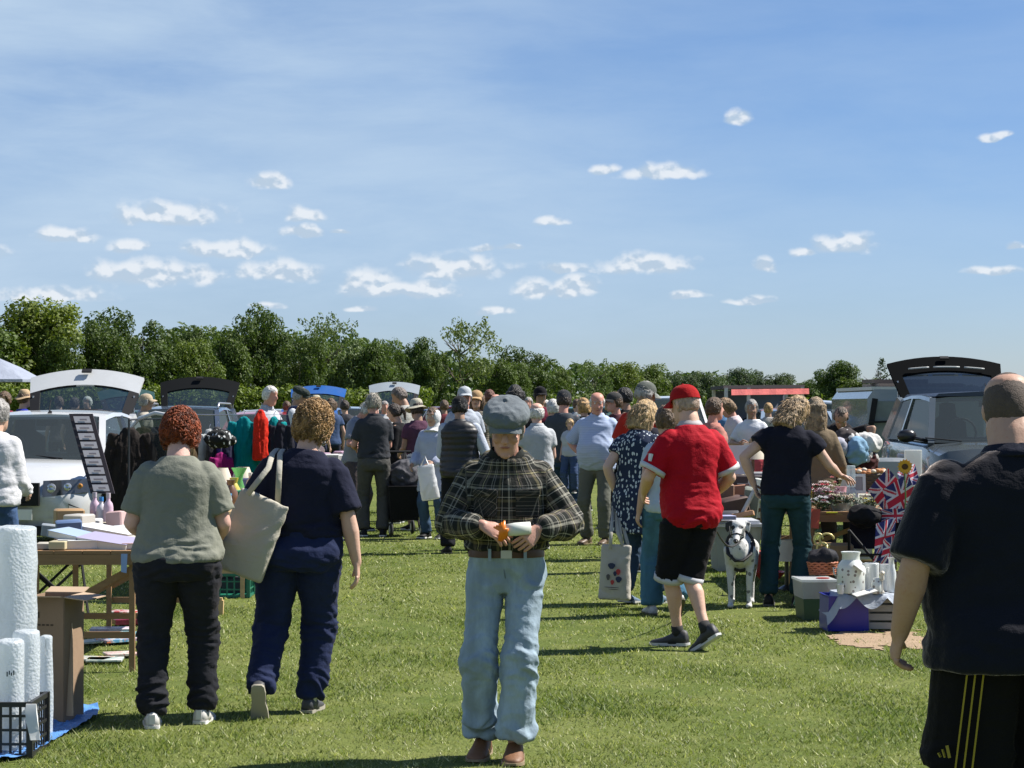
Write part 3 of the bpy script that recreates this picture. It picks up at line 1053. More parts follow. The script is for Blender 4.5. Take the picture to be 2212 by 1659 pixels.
        def hf(co, no, amp=amp, fq=fq, sd_=sd_, st_=st_):
            n = pnoise(co * fq * st_ + sd_)
            n2 = pnoise(co * fq * 2.2 * st_ + sd_ * 2)
            return amp * (np.clip(1 - np.abs(n) * 3, -1, 1) * .6 + n2 * 1.1)
        g = mb.build('hair', h['mat'], ob)
        later(g, max(.006, cvoxel * .6), 1, fold=hf)
        if h['tufts']:
            tf = MB()
            rr = random.Random(seed * 91)
            for _ in range(h['tufts']):
                while True:
                    d = V((rr.gauss(0, 1), rr.gauss(0, 1), rr.gauss(0, 1))).normalized()
                    if hfn(d) > 1.02: break
                q = hfn(d)
                p = V((d.x * rad[0] * q, d.y * rad[1] * q, d.z * rad[2] * q)) * k
                if kind in ('bob', 'long') and rr.random() < .55:
                    a = rr.uniform(math.pi * .95, math.pi * 2.05); z = rr.uniform(-h.get('len', .15) - .02, .02)
                    p = V((.098 * math.cos(a), -.055 + .070 * math.sin(a), z)) * k; d = V((math.cos(a), math.sin(a), 0))
                if h.get('curl'):
                    t1 = d.orthogonal().normalized(); t1 = (Matrix.Rotation(rr.uniform(0, 6.28), 3, d) @ t1)
                    r_ = rr.uniform(.010, .019) * k
                    pts_ = [p + d * (.001 + r_ * math.sin(a) * .9) + t1 * (r_ * math.cos(a)) for a in [j * .5 for j in range(6)]]
                    wd = .0024 * k
                else:
                    dn = (V((d.x * .25, d.y * .25 - (.1), -1)) + V((rr.gauss(0, .25), rr.gauss(0, .25), 0))).normalized() if kind != 'short' or d.z < .6 else (V((rr.gauss(0, 1), rr.gauss(0, 1), .1))).normalized()
                    L_ = h.get('tlen', .035) * rr.uniform(.6, 1.3) * k
                    pts_ = [p + d * (.002 + .006 * math.sin(j / 3 * 3.1) * h.get('lift', 1)) * k + dn * L_ * j / 3 for j in range(4)]
                    wd = .0026 * k
                tf.tube(pts_, [wd, wd * 1.1] + [wd * .9] * (len(pts_) - 3) + [wd * .3], 3, cap=False)
            tf.xf(m4)
            o2 = tf.build('curls' if h.get('curl') else 'strands', h['mat'], g, True); o2['kind'] = 'stuff'
    # ---- eyes, brows, lips
    if face_parts:
        for s_ in (-1, 1):
            m = MB(); m.ball(hp(s_ * .031, .074, .026), .0115 * k, 10, 8); e_ = m.build('eye', plain((.75, .73, .70), .2), ob, True)
            m = MB(); m.ball(hp(s_ * .031, .0825, .024), (.0055 * k, .0035 * k, .0055 * k), 10, 6, rot=hm); m.build('iris', plain((.05, .06, .07), .2), e_, True)
            m = MB(); m.tube([hp(s_ * .014, .091, .046), hp(s_ * .032, .092, .051), hp(s_ * .050, .080, .046)], [.004 * k] * 3, 6); m.build('eyebrow', hair['mat'] if hair else M_black, ob, True)
        m = MB(); m.tube([hp(-.024, .088, -.052), hp(-.010, .096, -.050), hp(.010, .096, -.050), hp(.024, .088, -.052)], [(.003 * k, .002 * k), (.006 * k, .004 * k), (.006 * k, .004 * k), (.003 * k, .002 * k)], 8, side=hm @ V((0, 0, 1)))
        m.build('lips', plain((.36, .14, .11), .5), ob, True)
    # ---- hat
    if hat:
        make_hat(hat, ob, hc, hm, k, seed)
    return dict(ob=ob, hands=hands, k=k, hp=hp, fr=fr, sh=sh, legs=legs, hj=hj, hm=hm, hc=hc, pt=pt)


def make_hat(hat, parent, hc, hm, k, seed):
    kd = hat['kind']; mtl = hat['mat']
    m4 = Matrix.Translation(hc) @ hm.to_4x4()
    ss = lambda x, a, b: (lambda u: u * u * (3 - 2 * u))(min(max((x - a) / (b - a), 0), 1))
    mb = MB()
    if kd == 'cap':
        fn = lambda d: 1.0 if d.z > .0 else .96
        rs = []
        for i in range(9):
            th = R(90) * i / 8
            z = .035 + .100 * math.sin(th); q = math.cos(th) ** .75 if i < 8 else .04
            rs.append([V((.090 * q * math.cos(a), -.012 + .112 * q * math.sin(a), z + .012 * math.sin(a) * (1 - i / 8))) * k for a in [2 * math.pi * j / 24 for j in range(24)]])
        mb.loft(rs)
        mb.ball(V((0, -.012, .138)) * k, .007 * k, 8, 5)
        mb.xf(m4)
        h = mb.build('cap', mtl, parent, 50)
        br = MB(); rs = []
        a0 = 90 if not hat.get('backwards') else -90
        for j in range(13):
            a = R(a0 - 62 + 124 * j / 12)
            u = (j - 6) / 6
            inn = V((.086 * math.cos(a), -.012 + .108 * math.sin(a), .043)); 
            L = .075 * math.sqrt(max(0, 1 - u * u * .92))
            dr = V((math.cos(a) * .35, math.sin(R(a0)), 0))
            out = inn + dr * L + V((0, 0, -.018 - .030 * u * u))
            rs.append([(inn + V((0, 0, .003))) * k, (inn.lerp(out, .5) + V((0, 0, .008))) * k, (out + V((0, 0, .002))) * k, (out - V((0, 0, .003))) * k, (inn.lerp(out, .5) + V((0, 0, .002))) * k, (inn - V((0, 0, .004))) * k])
        br.loft(rs); br.xf(m4); br.build('peak', hat.get('peak', mtl), h, 50)
        if hat.get('strap'):
            st = MB(); st.box(hc + hm @ V((0, -.124 * k, .05 * k)), V((.06, .006, .018)) * k, hm); st.build('strap', hat['strap'], h)
    elif kd == 'flat':                                    
        m4 = Matrix.Translation(hc) @ hm.to_4x4() @ Matrix.Translation(V((0, 0, .010 * k))) @ Matrix.Rotation(R(7), 4, 'X')   # soft eight-piece cap
        w_ = hat.get('w', 1.0)
        rs = []
        prof = [(.94, .034), (1.02, .036), (1.17, .052), (1.25, .074), (1.18, .098), (.96, .115), (.6, .127), (.25, .132), (.03, .133)]
        for q, z in prof:
            ring = []
            for j in range(40):
                a = 2 * math.pi * j / 40
                pl = 1 + (.022 * abs(math.sin(a * 4)) ** .5 - .012) * (1 if q > .3 else 0)
                ring.append(V((.092 * q * w_ * pl * math.cos(a), -.010 + .112 * (q ** .92) * w_ ** .7 * pl * math.sin(a) + .004 * q, z - .010 * math.sin(a) - (.012 if q > 1 else 0) * abs(math.cos(a * 2)))) * k)
            rs.append(ring)
        mb.loft(rs)
        mb.ball(V((0, -.01, .134)) * k, .010 * k, 8, 5)
        mb.xf(m4)
        h = mb.build('cap', mtl, parent, True)
        later(h, .006, 1, fold=lambda co, no: .0034 * np.clip(1 - np.abs(pnoise(co * 22 + seed)) * 3.5, -1, 1) + .0015 * pnoise(co * 50))
        br = MB(); rs = []
        for j in range(13):
            a = R(90 - 60 + 120 * j / 12); u = (j - 6) / 6
            inn = V((.088 * math.cos(a), -.010 + .108 * math.sin(a), .036))
            L = .044 * math.sqrt(max(0, 1 - u * u * .95))
            out = inn + V((math.cos(a) * .25, 1, 0)) * L + V((0, 0, -.016 - .026 * u * u))
            rs.append([(inn + V((0, 0, .006))) * k, (inn.lerp(out, .5) + V((0, 0, .009))) * k, (out + V((0, 0, .003))) * k, (out - V((0, 0, .004))) * k, (inn - V((0, 0, .006))) * k])
        br.loft(rs); br.xf(m4); br.build('peak', hat.get('peak', mtl), h, 50)
    elif kd == 'sun':
        R_ = hat.get('r', .17)
        prof = [(.70 * R_ / .17 * .24, .02)]
        rs = []
        for q, z in ((1.0, -.012), (.82, .008), (.60, .024), (.585, .034), (.56, .075), (.50, .108), (.36, .128), (.18, .134), (.02, .134)):
            rs.append([V((R_ * q * math.cos(a) * .92, -.010 + R_ * q * 1.02 * math.sin(a), z + (.012 * math.sin(3 * a + seed) + .008 * math.cos(2 * a) if q > .7 else 0) + .02)) * k for a in [2 * math.pi * j / 32 for j in range(32)]])
        mb.loft(rs, cap=True); mb.xf(m4)
        h = mb.build('sun_hat', mtl, parent, 50)
        if hat.get('band'):
            b = MB(); b.loft([[V((R_ * .60 * math.cos(a) * .92, -.010 + R_ * .60 * 1.02 * math.sin(a), z)) * k for a in [2 * math.pi * j / 24 for j in range(24)]] for z in (.052, .082)]); b.xf(m4); b.build('band', hat['band'], h, True)
    elif kd == 'scarf':                                   # headscarf round hair and neck
        mb.ball((0, 0, 0), V((.098, .114, .120)) * k, 24, 16, fn=lambda d: .80 if (d.y > .55 and abs(d.x) < .62 and d.z < .55 and d.z > -.75) else 1.0)
        mb.xf(Matrix.Translation(hc + hm @ V((0, -.016 * k, .006 * k))) @ hm.to_4x4())
        mb.tube([hc + hm @ V((0, -.02 * k, -.08 * k)), hc + hm @ V((0, -.01 * k, -.15 * k)), hc + V((0, -.01 * k, -.21 * k))], [.078 * k, .085 * k, .13 * k], 18)
        h = mb.build('headscarf', mtl, parent)
        later(h, .008, 1, fold=fold_fn(.006, (10, 10, 10), seed))
# ================================================================ ground
def grass_ground(t):
    tc = t.n('ShaderNodeTexCoord').outputs['Object']
    big = t.noise(tc, .35, 4, .6)
    mid = t.noise(tc, 2.2, 5, .65)
    fine = t.noise(tc, 26, 4, .7)
    c = t.mix(t.sstep(big, .35, .65), (.088, .118, .026), (.132, .155, .042))
    c = t.mix(t.m('MULTIPLY', t.sstep(mid, .45, .72), .6), c, (.185, .195, .065))
    c = t.mix(t.m('MULTIPLY', t.sstep(fine, .5, .75), .7), c, (.045, .070, .014))
    outp(t, t.n('ShaderNodeBsdfPrincipled', {'Base Color': c, 'Roughness': 1.0, 'Specular IOR Level': .1,
                                             'Normal': bump(t, t.m('ADD', fine, mid), .8, .03)}))


def far_field(t):
    tc = t.n('ShaderNodeTexCoord').outputs['Object']
    c = t.mix(t.noise(tc, .03, 4, .6), (.080, .120, .028), (.15, .175, .05))
    c = t.mix(t.m('MULTIPLY', t.noise(tc, 1.1, 4), .5), c, (.05, .08, .018))
    outp(t, t.n('ShaderNodeBsdfPrincipled', {'Base Color': c, 'Roughness': 1.0, 'Specular IOR Level': .1}))


def build_ground():
    # near meadow: gentle bumps; the far land goes on to the horizon
    nx, ny = 90, 110
    xs = np.linspace(-34, 34, nx); ys = np.concatenate([np.linspace(-6, 40, 80), np.linspace(42, 150, 30)])
    X, Y = np.meshgrid(xs, ys)
    Z = ground_z(X.ravel(), Y.ravel())
    vs = np.stack([X.ravel(), Y.ravel(), Z], 1)
    mb = MB(); mb.v = [tuple(p) for p in vs]
    mb.f = [(j * nx + i, j * nx + i + 1, (j + 1) * nx + i + 1, (j + 1) * nx + i) for j in range(len(ys) - 1) for i in range(nx - 1)]
    mb.mi = [0] * len(mb.f)
    o = mb.build('ground', mat('meadow turf', grass_ground), None, True)
    tag(o, kind='structure')
    mb = MB(); S = 4500
    n = 24
    ring0 = [V((S * math.cos(2 * math.pi * i / n), S * math.sin(2 * math.pi * i / n), -.12)) for i in range(n)]
    mb.v = [tuple(p) for p in ring0] + [(0, 0, -.12)]; mb.f = [(i, (i + 1) % n, n) for i in range(n)]; mb.mi = [0] * n
    tag(mb.build('terrain', mat('far field', far_field)), kind='structure')


def ground_z(x, y):
    x = np.atleast_1d(x).astype(float); y = np.atleast_1d(y).astype(float)
    p = np.stack([x * .22, y * .22, np.zeros_like(x)], 1)
    return pnoise(p) * .02


def dirt_mask(x, y):
    """Trodden bare earth beside the stall on the right."""
    d = ((x - 2.66) / .52) ** 2 + ((y - 15.25) / .66) ** 2
    n = pnoise(np.stack([x * 4.1, y * 2.6, x * 0], 1)) + .6 * pnoise(np.stack([x * 11, y * 8, x * 0 + 4], 1))
    d2 = ((x - 2.95) / .35) ** 2 + ((y - 13.2) / .5) ** 2
    return np.minimum(d, d2) + n * 1.5 < .85


def build_grass():
    """Mown turf as blades, thinner and wider with distance."""
    Vs, cols = [], []
    bands = [(8.4, 11, 5200, 1.0), (11, 14, 3600, 1.15), (14, 18, 2100, 1.45), (18, 24, 1150, 1.9), (24, 34, 560, 2.6)]
    for y0, y1, dens, wk in bands:
        hw = .235 * y1 + 1.7
        n = int((y1 - y0) * 2 * hw * dens)
        x = rng.uniform(-hw, hw, n); y = rng.uniform(y0, y1, n)
        keep = np.abs(x) < .235 * y + 1.7
        # worn and lush places
        cl = pnoise(np.stack([x * 1.3, y * .9, x * 0 + 3], 1)); c2 = pnoise(np.stack([x * 7, y * 5, x * 0 + 9], 1))
        keep &= rng.uniform(0, 1, n) < np.clip(.80 + cl * 1.1 + c2 * .8, .25, 1)
        keep &= ~(dirt_mask(x, y) & (rng.uniform(0, 1, n) < .84))
        x, y, cl, c2 = x[keep], y[keep], cl[keep], c2[keep]; n = len(x)
        z = ground_z(x, y) - .004
        h = rng.uniform(.008, .026, n) * (1 + cl * .7 + c2 * .9) * (1 + (rng.uniform(0, 1, n) > .97) * .7)
        w_ = rng.uniform(.0022, .0048, n) * wk
        a = rng.uniform(0, 2 * math.pi, n)
        le = rng.uniform(.3, 1.5, n) * h; la = rng.uniform(0, 2 * math.pi, n)
        b0 = np.stack([x - np.cos(a) * w_, y - np.sin(a) * w_, z], 1)
        b1 = np.stack([x + np.cos(a) * w_, y + np.sin(a) * w_, z], 1)
        tp = np.stack([x + np.cos(la) * le, y + np.sin(la) * le, z + h], 1)
        Vs.append(np.stack([b0, b1, tp], 1).reshape(-1, 3))
        dry = np.clip(rng.normal(.34 - cl * .75, .28, n), 0, 1)
        lush = np.array([.088, .130, .024]); straw = np.array([.52, .50, .31]); yel = np.array([.235, .255, .075])
        c = np.where(dry[:, None] < .5, lush + (yel - lush) * (dry[:, None] * 2), yel + (straw - yel) * ((dry[:, None] - .5) * 2))
        c = c * rng.uniform(.50, 1.45, (n, 1)) * (1 + c2[:, None] * .5)
        cols.append(np.repeat(c, 3, axis=0))
    v = np.concatenate(Vs); col = np.concatenate(cols); n = len(v) // 3
    me = bpy.data.meshes.new('grass')
    me.vertices.add(len(v)); me.vertices.foreach_set('co', v.ravel())
    me.loops.add(len(v)); me.loops.foreach_set('vertex_index', np.arange(len(v), dtype=np.int32))
    me.polygons.add(n); me.polygons.foreach_set('loop_start', np.arange(0, len(v), 3, dtype=np.int32))
    me.update(calc_edges=True)
    at = me.attributes.new('blade', 'FLOAT_COLOR', 'POINT')
    at.data.foreach_set('color', np.concatenate([col, np.ones((len(col), 1))], 1).astype(np.float32).ravel())

    def f(t):
        a = t.n('ShaderNodeAttribute', attribute_name='blade').outputs['Color']
        d = t.n('ShaderNodeBsdfPrincipled', {'Base Color': a, 'Roughness': .55, 'Specular IOR Level': .35})
        tr = t.n('ShaderNodeBsdfTranslucent', {'Color': t.mix(1.0, a, (1.3, 1.4, .7), 'MULTIPLY')})
        outp(t, t.n('ShaderNodeMixShader', {0: .32, 1: d, 2: tr}))
    me.materials.append(mat('grass blades', f))
    tag(link('grass', me), kind='stuff')
    print('grass blades', n)


def build_dirt():
    def f(t):
        tc = t.n('ShaderNodeTexCoord').outputs['Object']
        n = t.noise(tc, 6, 6, .65); n2 = t.noise(tc, 60, 4, .7)
        c = t.mix(n, (.27, .19, .125), (.44, .33, .22))
        c = t.mix(t.m('MULTIPLY', t.sstep(n2, .5, .75), .5), c, (.16, .11, .07))
        outp(t, t.n('ShaderNodeBsdfPrincipled', {'Base Color': c, 'Roughness': 1.0, 'Specular IOR Level': .1, 'Normal': bump(t, t.m('ADD', n, n2), .7, .02)}))
    xs = np.linspace(1.7, 3.7, 90); ys = np.linspace(12.2, 16.6, 110)
    X, Y = np.meshgrid(xs, ys); x, y = X.ravel(), Y.ravel()
    m = dirt_mask(x, y).reshape(X.shape)
    z = (ground_z(x, y) + .004 + np.abs(pnoise(np.stack([x * 9, y * 9, x * 0], 1))) * .008).reshape(X.shape)
    mb = MB(); idx = {}
    def vid(j, i):
        if (j, i) not in idx:
            idx[(j, i)] = len(mb.v); mb.v.append((X[j, i], Y[j, i], z[j, i]))
        return idx[(j, i)]
    for j in range(len(ys) - 1):
        for i in range(len(xs) - 1):
            if m[j, i]:
                mb.f.append((vid(j, i), vid(j, i + 1), vid(j + 1, i + 1), vid(j + 1, i))); mb.mi.append(0)
    tag(mb.build('bare_earth', mat('bare earth', f), None, True), kind='structure')


build_ground(); build_grass(); build_dirt()

# ================================================================ trees
def leafm(c, name):
    def f(t):
        oi = t.n('ShaderNodeObjectInfo')
        a = t.n('ShaderNodeAttribute', attribute_name='tone').outputs['Fac']
        col = t.mix(a, dk(c, .62), (c[0] * 1.55, c[1] * 1.35, c[2] * 1.15))
        col = t.mix(t.m('MULTIPLY', oi.outputs['Random'], .35), col, (c[0] * .7, c[1] * .85, c[2] * 1.1))
        d = t.n('ShaderNodeBsdfPrincipled', {'Base Color': col, 'Roughness': .6, 'Specular IOR Level': .3})
        tr = t.n('ShaderNodeBsdfTranslucent', {'Color': t.mix(1.0, col, (1.4, 1.5, .6), 'MULTIPLY')})
        outp(t, t.n('ShaderNodeMixShader', {0: .25, 1: d, 2: tr}))
    return mat('leaves ' + name, f)


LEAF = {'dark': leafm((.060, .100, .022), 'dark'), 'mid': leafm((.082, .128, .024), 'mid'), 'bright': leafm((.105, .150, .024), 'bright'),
        'pale': leafm((.110, .155, .058), 'pale'), 'far': leafm((.060, .095, .045), 'far'), 'fir': leafm((.040, .070, .035), 'fir')}  # 'far' leaves are bluer: distance haze put into the leaf colour


def leaf_mesh(name, clumps, per, size, mtl, seed=0, squash=1.0):
    """clumps: (x, y, z, r). Leaf faces spread over each clump, facing outward."""
    g = np.random.default_rng(seed)
    allv, tone = [], []
    for cx_, cy_, cz_, r in clumps:
        n = int(per * (r / 1.0) ** 2) + 6
        d = g.normal(size=(n, 3)); d /= np.linalg.norm(d, axis=1)[:, None]
        rad = r * g.uniform(.55, 1.08, n) ** .6
        p = d * rad[:, None] * np.array([1, 1, squash]) + np.array([cx_, cy_, cz_])
        nr = d + g.normal(size=(n, 3)) * .55 + np.array([0, 0, .25]); nr /= np.linalg.norm(nr, axis=1)[:, None]
        u = np.cross(nr, g.normal(size=(n, 3))); u /= np.linalg.norm(u, axis=1)[:, None]
        w_ = np.cross(nr, u)
        s_ = (size * g.uniform(.55, 1.35, n))[:, None]
        q = np.stack([p - u * s_, p - w_ * s_ * .55, p + u * s_, p + w_ * s_ * .55], 1).reshape(-1, 3)
        allv.append(q)
        tone.append(np.repeat(np.clip(g.uniform(0, 1, n) * .5 + g.uniform(0, .5), 0, 1), 4))
    v = np.concatenate(allv); tn = np.concatenate(tone); n = len(v) // 4
    me = bpy.data.meshes.new(name)
    me.vertices.add(len(v)); me.vertices.foreach_set('co', v.ravel())
    me.loops.add(len(v)); me.loops.foreach_set('vertex_index', np.arange(len(v), dtype=np.int32))
    me.polygons.add(n); me.polygons.foreach_set('loop_start', np.arange(0, len(v), 4, dtype=np.int32))
    me.update(calc_edges=True)
    at = me.attributes.new('tone', 'FLOAT', 'POINT'); at.data.foreach_set('value', tn.astype(np.float32))
    me.materials.append(mtl)
    return me


def crown_clumps(seed, rx=1.0, bottom=.08, top=1.0, n=95, airy=False):
    """Unit crown: width about 2*rx, height 0..1; returned in metres for a 10 m tree."""
    g = random.Random(seed); out = []
    lobes = [(g.uniform(-.55, .55), g.uniform(-.5, .5), g.uniform(.45, .8), g.uniform(.3, .5)) for _ in range(7)] + [(0, 0, .55, .5)]
    k = 0
    while len(out) < n and k < 6000:
        k += 1
        lx, ly, lz, lr = g.choice(lobes)
        d = V((g.gauss(0, 1), g.gauss(0, 1), g.gauss(0, 1))).normalized() * lr * g.uniform(.6, 1.02)
        x, y, z = lx + d.x, ly + d.y, lz + d.z * .8
        if z < bottom or z > top * .97 or x * x + y * y > 1.05: continue
        if z < .35 and g.random() < .2: continue
        r = g.uniform(.5, 1.15) * (.62 if airy else 1.0)
        out.append((x * 5 * rx, y * 5 * rx, z * 10, r * 1.15))
    for _ in range(0 if airy else 26):                     # low skirts
        a = g.uniform(0, 6.28); q = g.uniform(.4, .95)
        out.append((q * 5 * rx * math.cos(a), q * 5 * rx * math.sin(a), g.uniform(.4, 2.6), g.uniform(.7, 1.2)))
    return out


def trunk_mesh(seed, h=10.0):
    g = random.Random(seed); mb = MB()
    pts = [(0, 0, -.3)]
    x = y = 0
    for i in range(1, 7):
        x += g.uniform(-.12, .12); y += g.uniform(-.12, .12); pts.append((x, y, h * .13 * i))
    mb.tube(pts, [.30, .25, .22, .18, .13, .08, .03], 8)
    for i in range(8):
        b = V(pts[g.randint(2, 5)]); a = g.uniform(0, 6.28); L = g.uniform(1.5, 3.2)
        d = V((math.cos(a), math.sin(a), g.uniform(.4, 1.1))).normalized()
        m1 = b + d * L * .5 + V((0, 0, .1)); mb.tube([b, m1, b + d * L + V((0, 0, .5))], [.10, .06, .02], 6)
        for s_ in (-1, 1):
            mb.tube([m1, m1 + (d + V((s_ * d.y, -s_ * d.x, .2)) * .8) * L * .35], [.045, .012], 5)
    return mb.mesh('trunk', plain((.10, .08, .06), .95, bmp=.5), True)


def build_trees():
    crowns = {}
    for i, kind in enumerate(['dark', 'dark', 'mid', 'mid', 'bright', 'pale', 'far', 'far', 'pale']):
        airy = i == 8
        crowns.setdefault(kind, []).append(leaf_mesh('crown', crown_clumps(40 + i, 1.0, n=80 if airy else 105, airy=airy, bottom=.2 if airy else .08), 150 if not airy else 90, .15 if airy else .165, LEAF[kind], 40 + i, .9))
    trunks = [trunk_mesh(5), trunk_mesh(6)]
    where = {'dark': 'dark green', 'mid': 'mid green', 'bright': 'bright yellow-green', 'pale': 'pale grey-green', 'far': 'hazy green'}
    # picture column, top row, half width in pixels, distance, kind, what sets it apart
    T = [(-75, 655, 120, 122, 'mid', 'broad {} tree at the left end of the tree line'),
         (40, 650, 105, 124, 'bright', 'tall {} tree left of the tree line gap'),
         (118, 715, 50, 122, 'mid', 'shorter {} tree at the gap above the white raised tailgate'),
         (238, 688, 60, 128, 'dark', '{} tree just right of the gap behind the white raised tailgate'),
         (305, 674, 75, 132, 'dark', 'broad round {} tree rising above the white raised tailgate'),
         (385, 700, 62, 135, 'dark', '{} tree directly above the second raised tailgate'),
         (440, 735, 50, 130, 'bright', '{} tree low in front of the dark ones above the second tailgate'),
         (478, 700, 50, 140, 'mid', '{} tree left of the tallest ragged crown on the left'),
         (535, 662, 60, 142, 'dark', 'tall ragged {} tree with several pointed tops, left of centre'),
         (595, 700, 48, 145, 'mid', '{} tree in the dip left of the tall rounded pale tree'),
         (645, 725, 46, 138, 'dark', 'lower {} tree at the foot of the tall rounded pale tree'),
         (694, 661, 62, 148, 'pale', 'tall rounded {} tree above the man in the flat cap'),
         (762, 712, 52, 150, 'pale', '{} tree leaning against the right side of the tall rounded one'),
         (812, 728, 44, 150, 'mid', '{} tree above the grey-haired man in the dark polo shirt'),
         (852, 740, 36, 152, 'dark', 'narrow {} tree right of the pale pair'),
         (893, 724, 42, 155, 'dark', '{} tree left of the lone airy tree'),
         (938, 752, 34, 155, 'mid', 'low {} tree touching the lone airy tree on its left'),
         (1068, 768, 40, 160, 'mid', 'low {} tree right under the lone airy tree'),
         (1148, 752, 52, 165, 'dark', 'round {} tree behind the flat-capped man walking'),
         (1110, 778, 34, 162, 'mid', 'small {} tree between the airy tree and the round dark one'),
         (1210, 786, 36, 172, 'mid', 'small {} tree in the dip right of the round dark one'),
         (1284, 768, 42, 175, 'pale', 'feathery {} tree above the man in the pale blue shirt'),
         (1345, 784, 42, 185, 'bright', '{} tree above the man in the grey cap and red shirt'),
         (1400, 782, 42, 195, 'mid', '{} tree above the fair-haired woman in the patterned dress'),
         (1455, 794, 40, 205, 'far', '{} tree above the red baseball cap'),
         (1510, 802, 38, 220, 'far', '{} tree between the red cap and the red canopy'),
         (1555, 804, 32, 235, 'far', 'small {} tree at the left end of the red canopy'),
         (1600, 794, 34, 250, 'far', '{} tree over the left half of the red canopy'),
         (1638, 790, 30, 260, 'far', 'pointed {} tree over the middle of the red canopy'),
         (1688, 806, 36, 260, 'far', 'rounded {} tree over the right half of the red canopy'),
         (1762, 822, 30, 250, 'dark', 'low {} tree at the left foot of the big tree on the right'),
         (1802, 776, 44, 240, 'dark', 'big {} tree standing alone on the right of the open sky'),
         (1848, 812, 34, 235, 'mid', '{} tree at the right foot of the big tree on the right'),
         (1945, 826, 34, 190, 'mid', 'low {} tree just left of the black raised tailgate'),
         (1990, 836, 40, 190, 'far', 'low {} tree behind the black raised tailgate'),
         (2080, 834, 50, 190, 'mid', 'low {} tree behind the parked off-roader roof'),
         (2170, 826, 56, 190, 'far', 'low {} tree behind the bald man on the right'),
         (2270, 815, 60, 190, 'mid', 'low {} tree beyond the right picture edge')]
    first = {}
    gl = random.Random(3)
    for i, (px, py, hwp, Y, kind, lab) in enumerate(T):
        ht = (CAMH + (HORIZ - py) / FPX * Y) * .97; wd = hwp / FPX * Y * 1.55
        root = empty('tree', (GX(px, Y), Y, 0), gl.uniform(0, 6.28), lab.format(where[kind]), 'tree', 'trees along the far edge of the field')
        root.scale = (wd / 5.0, wd / 5.0, ht / 10.0)
        link('crown', crowns[kind][i % len([c for c in crowns[kind]][:2])], root)
        link('trunk', trunks[i % 2], root)
    # the airy tree
    Y = 158; ht = CAMH + (HORIZ - 680) / FPX * Y
    root = empty('tree', (GX(997, Y), Y, 0), 1.1, 'airy tree with sky showing through its round top, above the black gilet', 'tree', 'trees along the far edge of the field')
    root.scale = (.66, .66, ht / 10)
    link('crown', crowns['pale'][1], root); link('trunk', trunks[0], root)
    # conifer
    g = random.Random(8); cl = []
    for i in range(60):
        f = (i / 60) ** .8; z = 1.2 + f * 8.6; r = (1 - f) * 2.5 + .25; a = i * 2.4
        cl.append((math.cos(a) * r * .7, math.sin(a) * r * .7, z, max(.28, r * .34)))
    Y = 200
    root = empty('tree', (GX(1905, Y), Y, 0), 0, 'dark pointed conifer left of the black raised tailgate', 'tree', 'trees along the far edge of the field')
    root.scale = (.62, .62, (CAMH + (HORIZ - 770) / FPX * Y) / 10)
    link('crown', leaf_mesh('crown', cl, 170, .13, LEAF['fir'], 9, .55), root); link('trunk', trunks[1], root)
    # wood behind: one mass that nobody could count
    g2 = random.Random(21); cl = []
    prof = [(-200, 700), (100, 740), (150, 825), (180, 830), (205, 780), (215, 735), (400, 712), (700, 718), (900, 755), (1100, 785), (1300, 795), (1700, 835), (1760, 838), (1850, 830), (2000, 846), (2400, 840)]
    for i in range(1700):
        px = g2.uniform(-200, 2400)
        for (x0, y0), (x1, y1) in zip(prof, prof[1:]):
            if x0 <= px <= x1: py = y0 + (y1 - y0) * (px - x0) / (x1 - x0)
        Y = 150 + max(0, px) / 2200 * 130 + g2.uniform(12, 24)
        hmax = CAMH + (HORIZ - py) / FPX * Y
        cl.append((GX(px, Y), Y, hmax * g2.uniform(.05, .95), g2.uniform(.8, 1.3)))
    o = link('woodland', leaf_mesh('woodland', cl, 20, .36, LEAF['dark'], 77)); tag(o, kind='stuff')
    # clipped hedge
    g3 = random.Random(5); cl = []
    for i in range(1150):
        f = g3.random(); px = -90 + f * 1010
        Y = 96 + g3.uniform(-.5, .8)
        top = CAMH + (HORIZ - (826 + 8 * f)) / FPX * 96
        z = g3.uniform(.1, 1) ** .7 * (top - .30)
        cl.append((GX(px, Y), Y, z, g3.uniform(.30, .42)))
    o = link('hedge', leaf_mesh('hedge', cl, 210, .085, leafm((.115, .165, .022), 'hedge'), 78))
    tag(o, 'long clipped bright green hedge in front of the trees, behind the parked cars', 'hedge')
    g3 = random.Random(6); cl = []
    for i in range(500):
        f = g3.random(); px = 1000 + f * 1000
        Y = 125 + g3.uniform(-.6, 1)
        z = g3.uniform(.1, 1) ** .7 * 1.9
        cl.append((GX(px, Y), Y, z, g3.uniform(.4, .7)))
    o = link('hedge', leaf_mesh('hedge', cl, 60, .14, LEAF['mid'], 79))
    tag(o, 'rough dark green hedge beyond the crowd and the red canopy', 'hedge')


build_trees()

# ================================================================ cars
GL_CAR = glass((.30, .36, .38), .72, 'carglass')
GL_DARK = glass((.10, .13, .14), .60, 'carglass')
M_INT = plain((.03, .032, .036), .8)
M_LAMP = plain((.55, .58, .60), .08, .35)
M_RED = plain((.35, .01, .01), .25)


